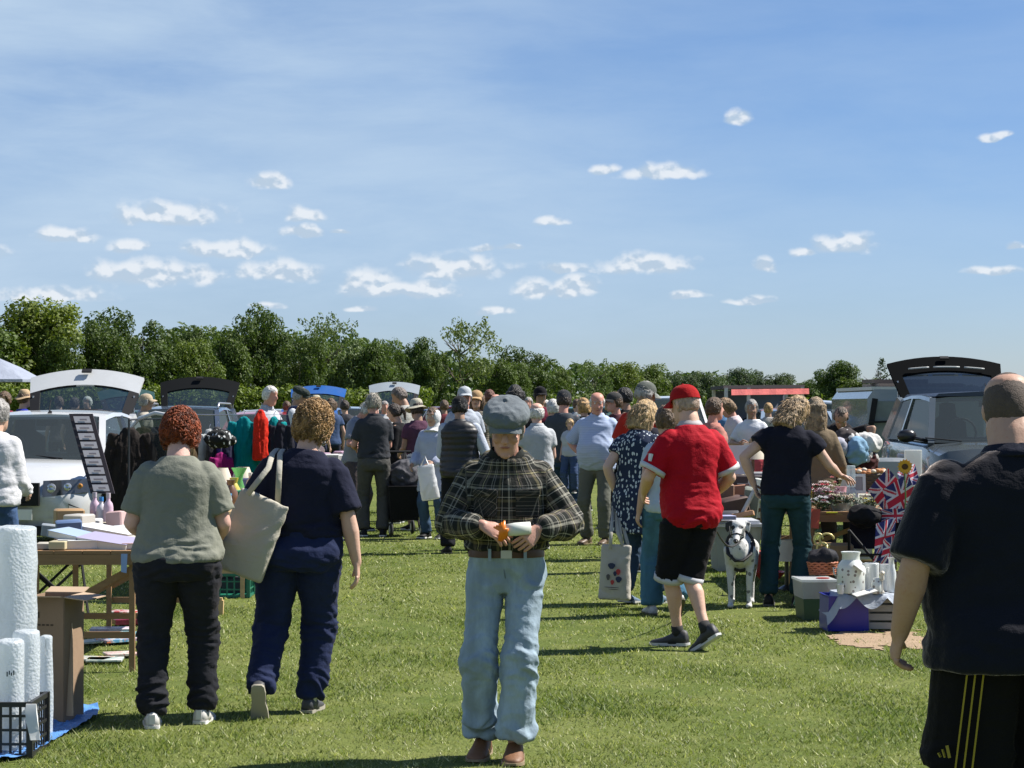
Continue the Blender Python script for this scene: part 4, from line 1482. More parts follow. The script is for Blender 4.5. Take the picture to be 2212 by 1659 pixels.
def car(label, loc, rz=0.0, L=4.1, W=1.74, H=1.53, paint=(.7, .7, .72), nose=.86, belt=.98, cowl=.27, scr=.46, rear=.90, tail='open', tail_ang=32, tail_len=.98,
        detail=2, group='parked cars', cat='car', rails=None, name='parked_car', glassm=None, mirror=None, metal=0.0, tailm=None, rg=None):
    """Front towards local -Y."""
    root = empty(name, loc, R(rz), label, cat, group)
    pm = carpaint(paint, metal)
    gm = glassm or GL_CAR
    W2 = W / 2
    uy = lambda u: -L / 2 + u * L
    # lower body
    st = [(0, .42, .62, .70), (.006, .30, .66, .84), (.03, .24, .74, .93), (.09, .22, nose, .975), (cowl - .02, .22, belt - .02, 1.0), (cowl + .03, .22, belt, 1.0), (.62, .22, belt + .02, 1.0), (.92, .24, belt + .03, .975), (.985, .28, belt, .93), (1.0, .36, belt - .10, .88)]
    rings = []
    for u, zb, zt, wf in st:
        w_ = W2 * wf; y = uy(u)
        cr = .05 if u < cowl else .015
        half = [(0, zt + cr), (.55 * w_, zt + cr * .75), (.84 * w_, zt + cr * .2), (.955 * w_, zt - .045), (.995 * w_, zt - .14), (w_, (zt + zb) * .5 + .04), (.985 * w_, zb + .16), (.93 * w_, zb + .02), (.80 * w_, zb)]
        fr_bow = (1 - min(u / .12, 1))
        pts = []
        for x, z in half: pts.append(V((x, y + fr_bow * .22 * (x / W2) ** 2, z)))
        for x, z in reversed(half[1:]): pts.append(V((-x, y + fr_bow * .22 * (x / W2) ** 2, z)))
        rings.append(pts)
    mb = MB(); mb.loft(rings)
    # roof slab
    ys, yr, yw = uy(scr), uy(rear), uy(cowl)
    rw, tw = W2 * .72, W2 * .90
    rr = []
    for f in (0, .12, .35, .65, .88, 1):
        y = ys + (yr - ys) * f; zt = H - .035 * (1 - math.sin(math.pi * min(max(f * .8 + .1, 0), 1))) * 2.2
        top = [(-rw - .025, -.055), (-rw, -.012), (-rw * .7, .010), (0, .022), (rw * .7, .010), (rw, -.012), (rw + .025, -.055), (rw * .9, -.050), (0, -.032), (-rw * .9, -.050)]
        rr.append([V((x, y, zt + z)) for x, z in top])
    zf = rr[0][3].z; zr_ = rr[-1][3].z
    mb.loft(rr)
    for s_ in (-1, 1):
        mb.bar((s_ * (rw - .005), ys + .01, zf - .045), (s_ * (tw - .02), yw + .0, belt - .01), .075, .055)            # A pillar
        ym = uy((scr + rear) / 2 + .03)
        mb.bar((s_ * rw, ym, H - .06), (s_ * tw, ym + .04, belt), .05, .075)
        mb.bar((s_ * (rw - .01), yr - .02, zr_ - .05), (s_ * (tw - .03), uy(.965), belt + .02), .08, .16)
    body = mb.build('body', pm, root, 38)
    # cabin deck and dark inside
    mi_ = MB(); mi_.box((0, uy((cowl + .95) / 2), belt + .035), (W * .84, (.95 - cowl) * L * .97, .02)); mi_.build('cabin', M_INT, root)
    # glass
    sc_ = MB(); n = 8; rings = []
    for j in range(4):
        f = j / 3; z = belt + .01 + (zf - .04 - belt) * f; y = yw + .01 + (ys - yw) * f; w_ = (tw - .05) + (rw - .04 - tw + .05) * f
        rings.append([V((w_ * (2 * i / n - 1), y - .09 * (1 - (2 * i / n - 1) ** 2) * (1 - f * .4), z)) for i in range(n + 1)])
    sc_.loft(rings, cap=False, closed=False); sc_.build('windscreen', gm, root, True)
    for s_ in (-1, 1):
        for a0, a1 in ((0, 1), (1, 2)):
            yt = [ys + .04, uy((scr + rear) / 2 + .03), yr - .05]; yb = [yw + .10, uy((scr + rear) / 2 + .03) + .04, uy(.945)]
            m = MB(); m.quad(V((s_ * (tw - .01), yb[a0] + .05, belt + .015)), V((s_ * (tw - .01), yb[a1] - .03, belt + .015)), V((s_ * (rw + .012), yt[a1] - .03, H - .075)), V((s_ * (rw + .012), yt[a0] + .05, H - .075)))
            m.build('side_window', gm, root)
    # tailgate
    tl = tail_len; tw2 = W * .80
    tg = MB(); gw = MB()
    def tp(x, t, d=0.0):      # along the gate t 0..1, bow outward
        bow = .10 * (t ** 1.5); wv = 1 - .0 * t
        return V((x, t * tl, bow + d))
    n = 12
    def strip(mbx, t0, t1, x0, x1, d0=.0, th=.035, nn=n, mi=0):
        rs = []
        for i in range(nn + 1):
            u = x0 + (x1 - x0) * i / nn; xx = u * tw2 / 2
            arc = -.10 * u * u
            def q(t, d): 
                p = tp(xx * (.86 + .14 * t), t, d); return p + V((0, arc * (1.0 if t > .5 else .35), -.06 * u * u))
            rs.append([q(t0, d0), q(t1, d0), q(t1, d0 - th), q(t0, d0 - th)])
        mbx.loft(rs, mi)
    strip(tg, .0, .10, -1, 1); strip(tg, .66, 1.0, -1, 1)
    strip(tg, .10, .66, -1, -.82, nn=2); strip(tg, .10, .66, .82, 1, nn=2)
    strip(gw, .10, .66, -.82, .82, -.018, .0)
    ang = R(tail_ang) if tail == 'open' else -R(62)
    m4 = Matrix.Translation(V((0, yr + .02, zr_ + .01))) @ Matrix.Rotation(ang, 4, 'X')
    tg.xf(m4); gw.xf(m4)
    # paint only the lower (outer) panel, dark surround round the glass
    tgm = tg.mesh('tailgate', [tailm or pm, tailm or M_black], 40)
    bm_ = bmesh.new(); bm_.from_mesh(tgm); bmesh.ops.recalc_face_normals(bm_, faces=bm_.faces); bm_.to_mesh(tgm); bm_.free()
    if tail == 'open':
        inv = m4.inverted()
        for p in tgm.polygons:
            c = inv @ p.center
            nrm = inv.to_3x3() @ p.normal
            if c.y < tl * .655 or nrm.z < -.4: p.material_index = 1
    tgo = link('tailgate', tgm, root)
    gw.f = [f_ for i_, f_ in enumerate(gw.f) if i_ % 4 == 0 and len(set(f_)) == 4][:12]; gw.mi = [0] * len(gw.f); gw.build('rear_window', glass(rg or (.42, .50, .50), .85, 'carglass', .35), tgo)
    if tail == 'open' and detail > 0:
        m = MB(); m.box((0, tl * .9, .13), (.12, .06, .02)); m.xf(m4); m.build('handle', M_black, tgo)
        for s_ in (-1, 1):
            m = MB(); m.tube([V((s_ * rw * .95, uy(.965), belt + .02)), m4 @ V((s_ * tw2 * .44, tl * .45, 0))], .012, 6); m.build('strut', M_steel, root)
    # wheels
    for y in (uy(.19), uy(.80)):
        for s_ in (-1, 1):
            rt = Matrix.Rotation(R(90), 3, 'Y')
            m = MB(); m.lathe([(.30, -.105), (.315, -.09), (.315, .09), (.30, .105), (.20, .10)], (s_ * (W2 - .10), y, .315), 20, rot=rt)
            w_ = m.build('wheel', M_rubber, root, 40)
            if detail > 0:
                m = MB(); m.lathe([(.205, .0), (.19, .03), (.05, .012), (.01, .02)], (s_ * (W2 - .005), y, .315), 14, rot=Matrix.Rotation(R(90 * s_), 3, 'Y')); m.build('rim', M_steel, w_, 40)
            m = MB(); m.tube([V((s_ * (W2 + .004), y + .37 * math.cos(a), .315 + .37 * math.sin(a))) for a in [math.pi * i / 10 for i in range(11)]], .03, 6); m.build('wheel_arch', M_rubber, root, True)
    if detail == 0: return root
    # lamps, grille, bumper, plate, mirrors, seats
    for s_ in (-1, 1):
        m = MB(); rs = []
        for f in (0, .25, .5, .75, 1):
            x = s_ * (W2 * (.40 + .50 * f)); y = uy(.012) + .22 * (x / W2) ** 2 + .05 * f - .045; hh = .085 - .015 * f
            zc = .735 + .03 * f
            rs.append([V((x, y - .01, zc - hh)), V((x, y + .03, zc + hh)), V((x, y + .16, zc + hh * .8)), V((x, y + .16, zc - hh))])
        m.loft(rs); hl = m.build('headlight',  plain((.09, .10, .115), .08, .3, var=.7, scale=16, coat=1.0), root, 30)
        m = MB(); m.bar((s_ * (tw - .02), yw + .22, belt + .03), (s_ * (W2 + .07), yw + .26, belt + .07), .05, .04)
        m.ball((s_ * (W2 + .13), yw + .27, belt + .09), (.12, .065, .085), 12, 8, fn=lambda d: 1.0 if abs(d.z) < .8 else .95)
        m.build('door_mirror', mirror or pm, root, True)
        m = MB(); rs = []
        for z, w_, d_ in ((belt - .3, .22, .06), (belt + .02, .24, .07), (belt + .25, .23, .06), (belt + .32, .12, .05), (belt + .34, .11, .05), (belt + .48, .10, .05), (belt + .50, .05, .03)):
            rs.append([V((s_ * .36 + w_ * math.cos(a), uy(.58) + d_ * math.sin(a) + (z - belt) * .15, z)) for a in [6.283 * i / 12 for i in range(12)]])
        m.loft(rs); m.build('seat', plain((.05, .05, .055), .85), root, True)
    for s_ in (-1, 1):
        for q_, r_ in ((.50, .050), (.68, .042), (.82, .026)):
            x = s_ * W2 * q_; f = (q_ - .40) / .50; y = uy(.012) + .22 * (x / W2) ** 2 + .05 * f - .055
            m = MB(); m.lathe([(r_, .0), (r_ * .92, .012), (r_ * .5, .020), (.004, .008)], (x, y - .008, .738 + .03 * f), 16, rot=Matrix.Rotation(R(78), 3, 'X')); m.build('lamp', plain((.62, .66, .70), .12, .6) if q_ < .8 else plain((.55, .25, .05), .3), root, 40)
    m = MB()
    for i in range(4):
        z = .60 + i * .055; m.loft([[V((x * W2 * .36, uy(.0) + .22 * (x * .36) ** 2 - .028, z - .014)), V((x * W2 * .36, uy(0) + .22 * (x * .36) ** 2 - .05, z)), V((x * W2 * .36, uy(0) + .22 * (x * .36) ** 2 - .02, z + .014))] for x in (-1, -.5, 0, .5, 1)])
    m.box((0, uy(0) + .0, .68), (W * .37, .06, .24)); m.build('grille', M_black, root)
    m = MB()
    for x0, x1 in ((-.62, .62),):
        m.box((0, uy(0) + .05, .30), (W * .50, .10, .09))
    m.build('bumper_intake', M_black, root)
    m = MB(); m.box((0, uy(0) - .045, .47), (.52, .012, .11)); m.build('number_plate', plain((.75, .75, .72), .4), root)
    m = MB(); m.tube([(-.36 + .18 * math.cos(a), uy(.40), belt + .12 + .18 * math.sin(a)) for a in [6.283 * i / 16 for i in range(17)]], .014, 6); m.build('steering_wheel', M_black, root, True)
    m = MB(); m.tube([(0, ys + .10, zf + .0), (0.02, ys + .12, zf + .03)], .02, 8); m.tube([(0, ys + .11, zf + .03), (.0, ys + .22, zf + .16)], .005, 5); m.build('antenna', M_black, root)
    for s_ in (-.5, .35):
        m = MB(); m.tube([(s_, yw - .06, belt + .03), (s_ - .42, yw + .05, belt + .07)], .008, 5); m.build('wiper', M_black, root)
    m = MB(); m.box((0, ys + .02, H - .13), (.24, .03, .07)); m.build('rear_view_mirror', M_black, root)
    if rails:
        for s_ in (-1, 1):
            m = MB(); m.tube([(s_ * rw, ys + .1, zf + .0), (s_ * rw, ys + .25, H + .055), (s_ * rw, yr - .2, H + .045), (s_ * rw, yr - .05, zr_ + .0)], .018, 8); m.build('roof_rail', rails, root, True)
    return root
ORD = 'first second third fourth fifth sixth seventh eighth ninth tenth eleventh twelfth thirteenth fourteenth fifteenth sixteenth'.split()
# ================================================================ vehicles
WHITE = (.56, .57, .57)
# white hatchback on the left, boot raised, front to us
c1 = car('white hatchback with its tailgate raised, parked behind the wallpaper table', (-5.27, 25.35, 0), 0, 4.2, 1.76, 1.545, WHITE, nose=.90, belt=1.0, tail_ang=36, tail_len=.78, mirror=plain((.25, .26, .25), .4, .3), cat='car')
c2 = car('dark blue-grey estate car with its black tailgate raised, behind the white hatchback', (-5.55, 37.2, 0), 0, 4.4, 1.76, 1.60, (.10, .13, .18), tail_ang=36, tail_len=.80, rails=M_steel, mirror=carpaint((.45, .47, .48), .3), metal=.5, tailm=plain((.012, .013, .014), .8, spec=.06))
# tailgate of the estate is black: nothing more to do; the nearside door of the hatchback stands open
dm = MB(); dg = carpaint(WHITE)
X0, Y0 = -4.42, 24.1
dv = V((math.cos(R(22)), -math.sin(R(22)), 0))
def dpt(a, z): return V((X0, Y0, 0)) + dv * a + V((0, 0, z))
dr = empty('car_door', (X0, Y0, 0), 0, 'open front door of the white hatchback, its window frame arched over the coats', 'car door')
# the door belongs to the car: make it a part
dr.parent = c1; dr.location = V((X0, Y0, 0)) - V(c1.location); del dr['category']; del dr['label']
m = MB(); m.loft([[V((a, 0, z)) + V((0, 0, 0)) for a, z in ((0, .3), (.95, .34), (1.0, .6), (.98, .98), (0, .98))], [V((a, .06, z)) for a, z in ((0, .3), (.95, .34), (1.0, .6), (.98, .98), (0, .98))]])
m.tube([(0.02, .03, .98), (.22, .03, 1.28), (.42, .03, 1.47), (.62, .03, 1.53), (.82, .03, 1.50), (.93, .03, 1.38), (.97, .03, .98)], .022, 8)
rot = Matrix.Rotation(-R(22), 4, 'Z'); m.xf(rot); m.build('door_panel', dg, dr, 40)
m = MB(); m.add([(0.04, .03, .99), (.23, .03, 1.27), (.42, .03, 1.45), (.62, .03, 1.51), (.81, .03, 1.48), (.92, .03, 1.37), (.95, .03, .99)], [(0, 1, 2, 3, 4, 5, 6)]); m.xf(rot); m.build('side_window', GL_CAR, dr)

# off-roader at the right, black raised tailgate
c3 = car('silver off-roader with its black tailgate raised, facing us behind the flag stall', (5.93, 28.0, 0), 0, 4.6, 1.95, 1.76, (.10, .12, .125), nose=1.06, belt=1.15, cowl=.26, scr=.42, tail_ang=31, tail_len=.90, rails=None, mirror=plain((.02, .02, .022), .3), metal=.35, tailm=plain((.005, .0055, .006), .9, spec=.03), rg=(.035, .045, .06))
m = MB(); m.loft([[V((x, y, z)) for x, z in ((-.66, 1.725), (-.62, 1.76), (0, 1.792), (.62, 1.76), (.66, 1.725), (0, 1.73))] for y in (-.35, .6, 1.85)])
m.build('roof_panel', plain((.03, .045, .075), .45), c3, 40)
for x0, x1 in ((-.52, -.24), (-.18, .18), (.24, .52)):
    m = MB(); m4 = Matrix.Translation(V((0, 1.86, 1.74))) @ Matrix.Rotation(R(31), 4, 'X')
    ps = [V((x0 + (x1 - x0) * i / 6, .60, .105 - .12 * (x0 + (x1 - x0) * i / 6) ** 2)) for i in range(7)]
    m.tube(ps, (.012, .012), 6); m.xf(m4); m.build('pale_slot', plain((.45, .47, .45), .4), c3, True)  # three pale bars across the raised tailgate

# more parked cars down the rows
car('red hatchback behind the clothes rail, left of the white-haired man', (-5.3, 47, 0), 0, 4.0, 1.7, 1.48, (.42, .015, .02), tail='shut', detail=1)
car('blue car with its tailgate raised, behind the man in the dark flat cap', (-5.0, 55, 0), 0, 4.2, 1.8, 1.58, (.03, .12, .38), tail_ang=30, tail_len=1.0, detail=1)
car('silver-blue car right of the blue raised tailgate', (-4.6, 63, 0), 0, 4.2, 1.75, 1.58, (.30, .36, .42), tail='shut', detail=1, rails=M_steel)
car('silver car with its tailgate raised, behind the man in the cream shirt', (-3.3, 60, 0), 0, 4.3, 1.8, 1.62, (.38, .42, .44), tail_ang=38, tail_len=1.0, detail=1)
car('dark red car half hidden behind the crowd, above the man in the flat cap', (-.5, 62, 0), 80, 4.2, 1.75, 1.62, (.16, .02, .04), tail='shut', detail=1)
car('white car in the far row seen through the hatchback raised rear window', (-9.6, 62, 0), 90, 4.2, 1.75, 1.45, WHITE, tail='shut', detail=1)
car('dark green car in the far row, behind the estate raised rear window', (-8.6, 52, 0), 20, 4.2, 1.75, 1.5, (.02, .06, .05), tail_ang=30, detail=1)
car('grey car in the far row at the left, behind the man with the sunhat', (-11.8, 58, 0), 90, 4.2, 1.75, 1.45, (.2, .22, .24), tail='shut', detail=1)
car('teal green car in the far row behind the crowd, beside the pale blue shirt', (3.6, 78, 0), 85, 4.2, 1.75, 1.6, (.06, .16, .14), tail='shut', detail=1)
car('white van-like car behind the red cap', (4.2, 58, 0), 0, 4.4, 1.85, 1.86, (.75, .75, .73), belt=1.1, nose=1.0, tail='shut', detail=1)
car('pale blue estate car left of the silver off-roader', (5.6, 44, 0), 0, 4.3, 1.8, 1.56, (.33, .42, .52), tail='shut', detail=1, metal=.3)
car('silver-white saloon with a bright bonnet under the pines', (8.9, 60, 0), 60, 4.4, 1.8, 1.75, (.62, .62, .60), tail='shut', detail=1)
car('blue small car at the foot of the red canopy', (5.3, 50, 0), 0, 3.9, 1.68, 1.42, (.12, .22, .42), tail='shut', detail=1)
car('black car with its boot open, behind the blond-brown hair', (6.6, 52, 0), 10, 4.1, 1.75, 1.5, (.015, .016, .018), tail_ang=20, detail=1)
for i, (x, Y, c, w) in enumerate(((-12.5, 70, (.35, .02, .03), 'red'), (-7.2, 74, (.5, .5, .5), 'silver'), (-1.9, 76, (.04, .06, .12), 'navy'), (.9, 80, (.6, .6, .58), 'cream'), (6.4, 84, (.1, .1, .1), 'charcoal'), (9.8, 80, (.45, .02, .02), 'crimson'), (12.4, 86, (.6, .62, .64), 'white-silver'))):
    car(f'{w} car side-on in the farthest row before the hedge', (x, Y, 0), 88 - 4 * i, 4.2, 1.75, 1.5, c, tail='shut', detail=0)

# box van with grey doors, left of the off-roader
van = empty('box_van', (6.28, 35.5, 0), 0, 'boxy pale van with grey ribbed sides and black door edges, left of the off-roader', 'van')
m = MB(); rs = []
for y in (-1.9, -1.85, 1.9):
    w_, h_ = (.80, 1.78) if y < -1.86 else (.90, 1.86)
    rs.append([V((x, y, z)) for x, z in ((-w_, .5), (-w_, h_ - .14), (-w_ + .10, h_), (w_ - .10, h_), (w_, h_ - .14), (w_, .5))])
m.loft(rs); m.build('body', carpaint((.20, .23, .22)), van, 30)
m = MB(); m.box((0, 0, 1.875), (1.66, 3.7, .05)); m.build('roof', plain((.62, .63, .62), .5), van)
for i, x in enumerate((-.58, 0.02, .58)):
    m = MB(); m.box((x, -1.93, 1.26), (.52, .03, .84)); m.build('panel', plain((.19, .22, .215), .3, var=.3), van)
for x0, x1 in ((-.96, -.80), (-.50, -.28)):
    m = MB(); m.bar((x0, -2.0, .75), (x1, -1.97, 1.72), .085, .03); m.build('door_edge', M_black, van)
m = MB(); m.bar((-.90, -2.0, 1.36), (-.42, -2.0, 1.38), .03); m.build('hinge_bar', M_black, van)
for x in (-.3, .33):
    m = MB(); m.box((x, -1.96, 1.2), (.05, .03, 1.0)); m.build('rib', plain((.30, .33, .31), .4), van)
m = MB(); m.box((0, -.6, 1.93), (1.3, 1.6, .05)); m.box((-.3, -.8, 1.99), (.9, .5, .06), .2); m.build('roof_rack', plain((.16, .13, .11), .8), van)
for y in (-1.3, 1.3):
    for s_ in (-1, 1):
        m = MB(); m.lathe([(.30, -.1), (.32, 0), (.30, .1)], (s_ * .82, y, .32), 18, rot=Matrix.Rotation(R(90), 3, 'Y')); m.build('wheel', M_rubber, van, 40)

# market trader's canopy with a red valance
cn = empty('market_canopy', (0, 0, 0), 0, 'stall canopy with dark roof edge and long red valance, behind the vendors', 'canopy')
A, B_ = P(1563, 838, 46), P(1738, 836, 48)
m = MB(); m.loft([[A + V((0, 0, -.02)), A + V((0, 0, .05)), A + V((0, 3, .05)), A + V((0, 3, -.02))], [B_ + V((0, 0, -.02)), B_ + V((0, 0, .05)), B_ + V((0, 3, .05)), B_ + V((0, 3, -.02))]]); m.build('roof', plain((.035, .025, .03), .8), cn)
m = MB(); n = 24
m.loft([[A.lerp(B_, i / n) + V((.16, -.02 + .02 * math.sin(i * 1.3), -.03)), A.lerp(B_, i / n) + V((.16, -.05 + .02 * math.sin(i * 1.3), -.15)), A.lerp(B_, i / n) + V((.16, .0 + .02 * math.sin(i * 1.3), -.15))] for i in range(n)]); m.build('valance', cloth((.62, .16, .15), .8), cn)
for f, d in ((.03, 0), (.30, 0), (.97, 0), (.03, 2.8), (.97, 2.8)):
    q = A.lerp(B_, f); m = MB(); m.bar((q.x, q.y + d, 0), (q.x, q.y + d, q.z), .07); m.build('post', plain((.62, .60, .52), .6), cn)
m = MB(); q0, q1 = A.lerp(B_, .02), A.lerp(B_, .98); m.loft([[V((q.x, q.y + 2.9, z)) for z in (.7, q.z - .05)] + [V((q.x, q.y + 2.95, z)) for z in (q.z - .05, .7)] for q in (q0, q1)]); m.build('back_sheet', plain((.10, .11, .15), .8), cn)
m = MB(); m.box((q0.lerp(q1, .5).x, A.y + 1.2, .8), (1.5, .7, .06)); m.build('counter', woodm(), cn)

# grey sunshade at the far left
um = empty('sunshade', P(-6, 846, 33), 0, 'pale grey-blue canvas sunshade cut by the left picture edge', 'sunshade')
m = MB(); m.lathe([(.02, .50), (.35, .36), (.68, .18), (.68, .14), (.34, .32), (.02, .45)], (0, 0, 0), 8); m.build('shade', cloth((.30, .33, .40), .8), um, 20)
m = MB(); m.tube([(0, 0, -1.8), (0, 0, .48)], .02, 8); m.build('pole', M_steel, um)

# ================================================================ small builders
W_TABLE, W_DARK, W_PALE = woodm((.30, .17, .08)), woodm((.15, .08, .05)), woodm((.50, .34, .17))
CARD = plain((.30, .20, .125), .85, var=.15, bmp=.2)


def trestle(label, x0, x1, y0, y1, z, wm, brace=True, planks=4, rz=0, apron=True):
    t = empty('trestle_table', ((x0 + x1) / 2, (y0 + y1) / 2, 0), rz, label, 'table')
    W_, L_ = x1 - x0, y1 - y0
    n = planks
    for i in range(n):
        m = MB(); m.box((-W_ / 2 + W_ * (i + .5) / n, 0, z - .012), (W_ / n - .004, L_, .02)); m.build('plank', wm, t)
    if apron:
        for y in (-L_ / 2 + .012, L_ / 2 - .012):
            m = MB(); m.box((0, y, z - .055), (W_ - .05, .022, .062)); m.build('apron', wm, t)
        for x in (-W_ / 2 + .012, W_ / 2 - .012):
            m = MB(); m.box((x, 0, z - .055), (.022, L_ - .03, .062)); m.build('apron', wm, t)
    ys = (-L_ / 2 + .06, 0, L_ / 2 - .06)
    for y in ys:
        for x in (-W_ / 2 + .05, W_ / 2 - .05):
            m = MB(); m.bar((x, y, 0), (x, y, z - .024), .034, .026); m.build('leg', wm, t)
        m = MB(); m.bar((-W_ / 2 + .07, y + .024, .22), (W_ / 2 - .07, y + .024, .22), .018, .040); m.build('rail', wm, t)
        if brace:
            m = MB(); m.bar((-W_ / 2 + .06, y + .045, z - .42), (W_ / 2 - .07, y + .045, z - .12), .018, .038); m.build('brace', wm, t)
    return t


def thing1(name, mb, mats, label, cat, group=None, smooth=40):
    o = mb.build(name, mats, None, smooth)
    return tag(o, label, cat, group)


def bbox(name, p, d, mtl, label, cat, rz=0.0, group=None, tilt=None, bev=True):
    """Small boxy ware with softened edges; p = centre of its base."""
    mb = MB(); e = min(d) * .08
    rs = []
    for z, s_ in ((0, e), (e, 0), (d[2] - e, 0), (d[2], e)):
        x, y = d[0] / 2 - s_, d[1] / 2 - s_
        rs.append([V((-x + e, -y, z)), V((x - e, -y, z)), V((x, -y + e, z)), V((x, y - e, z)), V((x - e, y, z)), V((-x + e, y, z)), V((-x, y - e, z)), V((-x, -y + e, z))])
    mb.loft(rs)
    o = mb.build(name, mtl, None, 40)
    o.location = p; o.rotation_euler = (tilt[0], tilt[1], rz) if tilt else (0, 0, rz)
    return tag(o, label, cat, group)


def book(p, d, cover, label, cat='book', rz=0.0, tilt=None, name='book', group=None):
    """Cover with a pale block of pages inside, p = centre of base."""
    t = empty(name, p, rz, label, cat, group)
    if tilt: t.rotation_euler = (tilt[0], tilt[1], rz)
    m = MB(); w_, l_, h_ = d
    m.box((0, 0, .0015), (w_, l_, .003)); m.box((0, 0, h_ - .0015), (w_, l_, .003)); m.box((-w_ / 2 + .0015, 0, h_ / 2), (.003, l_, h_ - .006))
    m.build('cover', cover, t)
    m = MB(); m.box((.002, 0, h_ / 2), (w_ - .010, l_ - .008, h_ - .0066)); m.build('pages', plain((.72, .70, .64), .8), t)
    return t


def bottle(p, r, h, mtl, capm, label, cat='bottle', neck=.4, group=None, name='bottle'):
    o = MB().lathe([(.6 * r, 0), (r, .01 * h), (r, .62 * h), (r * .85, .72 * h), (r * neck, .80 * h), (r * neck, .88 * h)], (0, 0, 0), 14).build(name, mtl, None, 40)
    o.location = p; tag(o, label, cat, group)
    MB().lathe([(r * neck * 1.15, .87 * h), (r * neck * 1.15, h), (.001, h)], (0, 0, 0), 12).build('cap', capm, o, 40)
    return o


def flower_bunch(p, n, r, cols, leaf, label, spread=.1, cat='flowers', hgt=.16, name='flower_bunch', pot=None):
    t = empty(name, p, 0, label, cat)
    g = random.Random(int(p[0] * 1000))
    lf = MB(); fl = [MB() for _ in cols]
    for i in range(n):
        a = g.uniform(0, 6.28); q = spread * math.sqrt(g.random()); z = hgt * g.uniform(.6, 1.1)
        c = V((q * math.cos(a), q * math.sin(a), z)); lf.tube([V((c.x * .2, c.y * .2, 0)), c], .002, 4)
        b = fl[i % len(cols)]
        for ring_, rr, k2 in ((0, r, 7), (1, r * .6, 5)):
            for j in range(k2):
                aa = 6.283 * j / k2 + ring_ * .4
                d = V((math.cos(aa), math.sin(aa), .25 + ring_ * .7)); s2 = V((-math.sin(aa), math.cos(aa), 0)) * rr * .38
                b.add([c, c + d * rr * .6 + s2, c + d * rr, c + d * rr * .6 - s2], [(0, 1, 2, 3)])
    for i in range(n * 3):
        a = g.uniform(0, 6.28); q = spread * g.random() * 1.1; z = hgt * g.uniform(.3, .9); c = V((q * math.cos(a), q * math.sin(a), z))
        d = V((math.cos(a), math.sin(a), g.uniform(-.3, .7))) * .04; s2 = V((-math.sin(a), math.cos(a), .3)) * .012
        lf.add([c, c + d * .5 + s2, c + d, c + d * .5 - s2], [(0, 1, 2, 3)])
    o = lf.build('leaves', leaf, t); o['kind'] = 'stuff'
    for b, c in zip(fl, cols):
        o = b.build('petals', c, t); o['kind'] = 'stuff'
    if pot:
        MB().lathe([(pot[0] * .7, -.02), (pot[0], pot[1] * .8), (pot[0] * 1.05, pot[1] * .8), (pot[0] * .95, pot[1] * .78)], (0, 0, 0), 14).build('pot', pot[2], t, 40)
    return t


UJ = [plain((.025, .030, .16), .8), plain((.72, .70, .74), .8), plain((.55, .02, .05), .8)]


def jack(u, v):
    """Union flag colour at u,v in 0..1 (2:1): 0 blue, 1 white, 2 red."""
    x, y = (u - .5) * 60, (v - .5) * 30
    if abs(x) < 3 or abs(y) < 3: return 2
    if abs(x) < 5 or abs(y) < 5: return 1
    d1 = (x - 2 * y) / 5 ** .5; d2 = (x + 2 * y) / 5 ** .5
    for d, q in ((d1, 1), (d2, -1)):
        if (x > 0): off = -d if q == 1 else d
        else: off = d if q == 1 else -d
        if 0 <= off < 2: return 2
    if abs(d1) < 3 or abs(d2) < 3: return 1
    return 0


def flag(p00, p10, p01, label, seed=1, amp=.03, n=(60, 32), cat='flag', tri=False):
    p00, p10, p01 = V(p00), V(p10), V(p01); U, W_ = p10 - p00, p01 - p00; N = U.cross(W_).normalized()
    mb = MB(); nx, ny = n
    vs = []
    for j in range(ny + 1):
        for i in range(nx + 1):
            u, v = i / nx, j / ny
            vs.append(p00 + U * u + W_ * v + N * amp * (math.sin(u * 9 + seed + v * 3) * .6 + math.sin(v * 6 + u * 4 + seed * 2) * .5))
    mb.v = [tuple(q) for q in vs]
    for j in range(ny):
        for i in range(nx):
            u, v = (i + .5) / nx, (j + .5) / ny
            if tri and abs(u - .5) * 2 > 1 - v: continue
            mb.f.append((j * (nx + 1) + i, j * (nx + 1) + i + 1, (j + 1) * (nx + 1) + i + 1, (j + 1) * (nx + 1) + i)); mb.mi.append(jack(u, v))
    o = mb.build('union_flag', UJ, None, True)
    return tag(o, label, cat)


def garment(p, w, h, mtl, label, rz=0.0, seed=1, cat='clothing', sleeves=True, name='hanging_garment', hem=1.15):
    """Clothes on a hanger; p = top of the shoulders."""
    t = empty(name, p, rz, label, cat)
    mb = MB(); rs = []
    for i in range(9):
        f = i / 8; ww_ = w * (.28 if i == 0 else .95 + (hem - .95) * f); dd = .05 if i == 0 else .09 + .03 * f
        rs.append([V((ww_ / 2 * math.copysign(abs(math.cos(a)) ** .7, math.cos(a)), dd / 2 * math.sin(a), -h * f - (.0 if i else -.035))) for a in [6.283 * j / 20 for j in range(20)]])
    mb.loft(rs)
    if sleeves:
        for s_ in (-1, 1): mb.tube([V((s_ * w * .46, 0, -.03)), V((s_ * w * .60, .0, -.25)), V((s_ * w * .60, .01, -.52))], [(.05, .05), (.05, .04), (.045, .035)], 10)
    later(mb.build('cloth', mtl, t), .012, 1, fold=fold_fn(.016, (16, 16, 3), seed, [], 1.0))
    m = MB(); m.tube([(0, 0, .03), (0, 0, .08), (.02, 0, .11), (0, 0, .13)], .004, 5); m.build('hanger', M_steel, t)
    return t


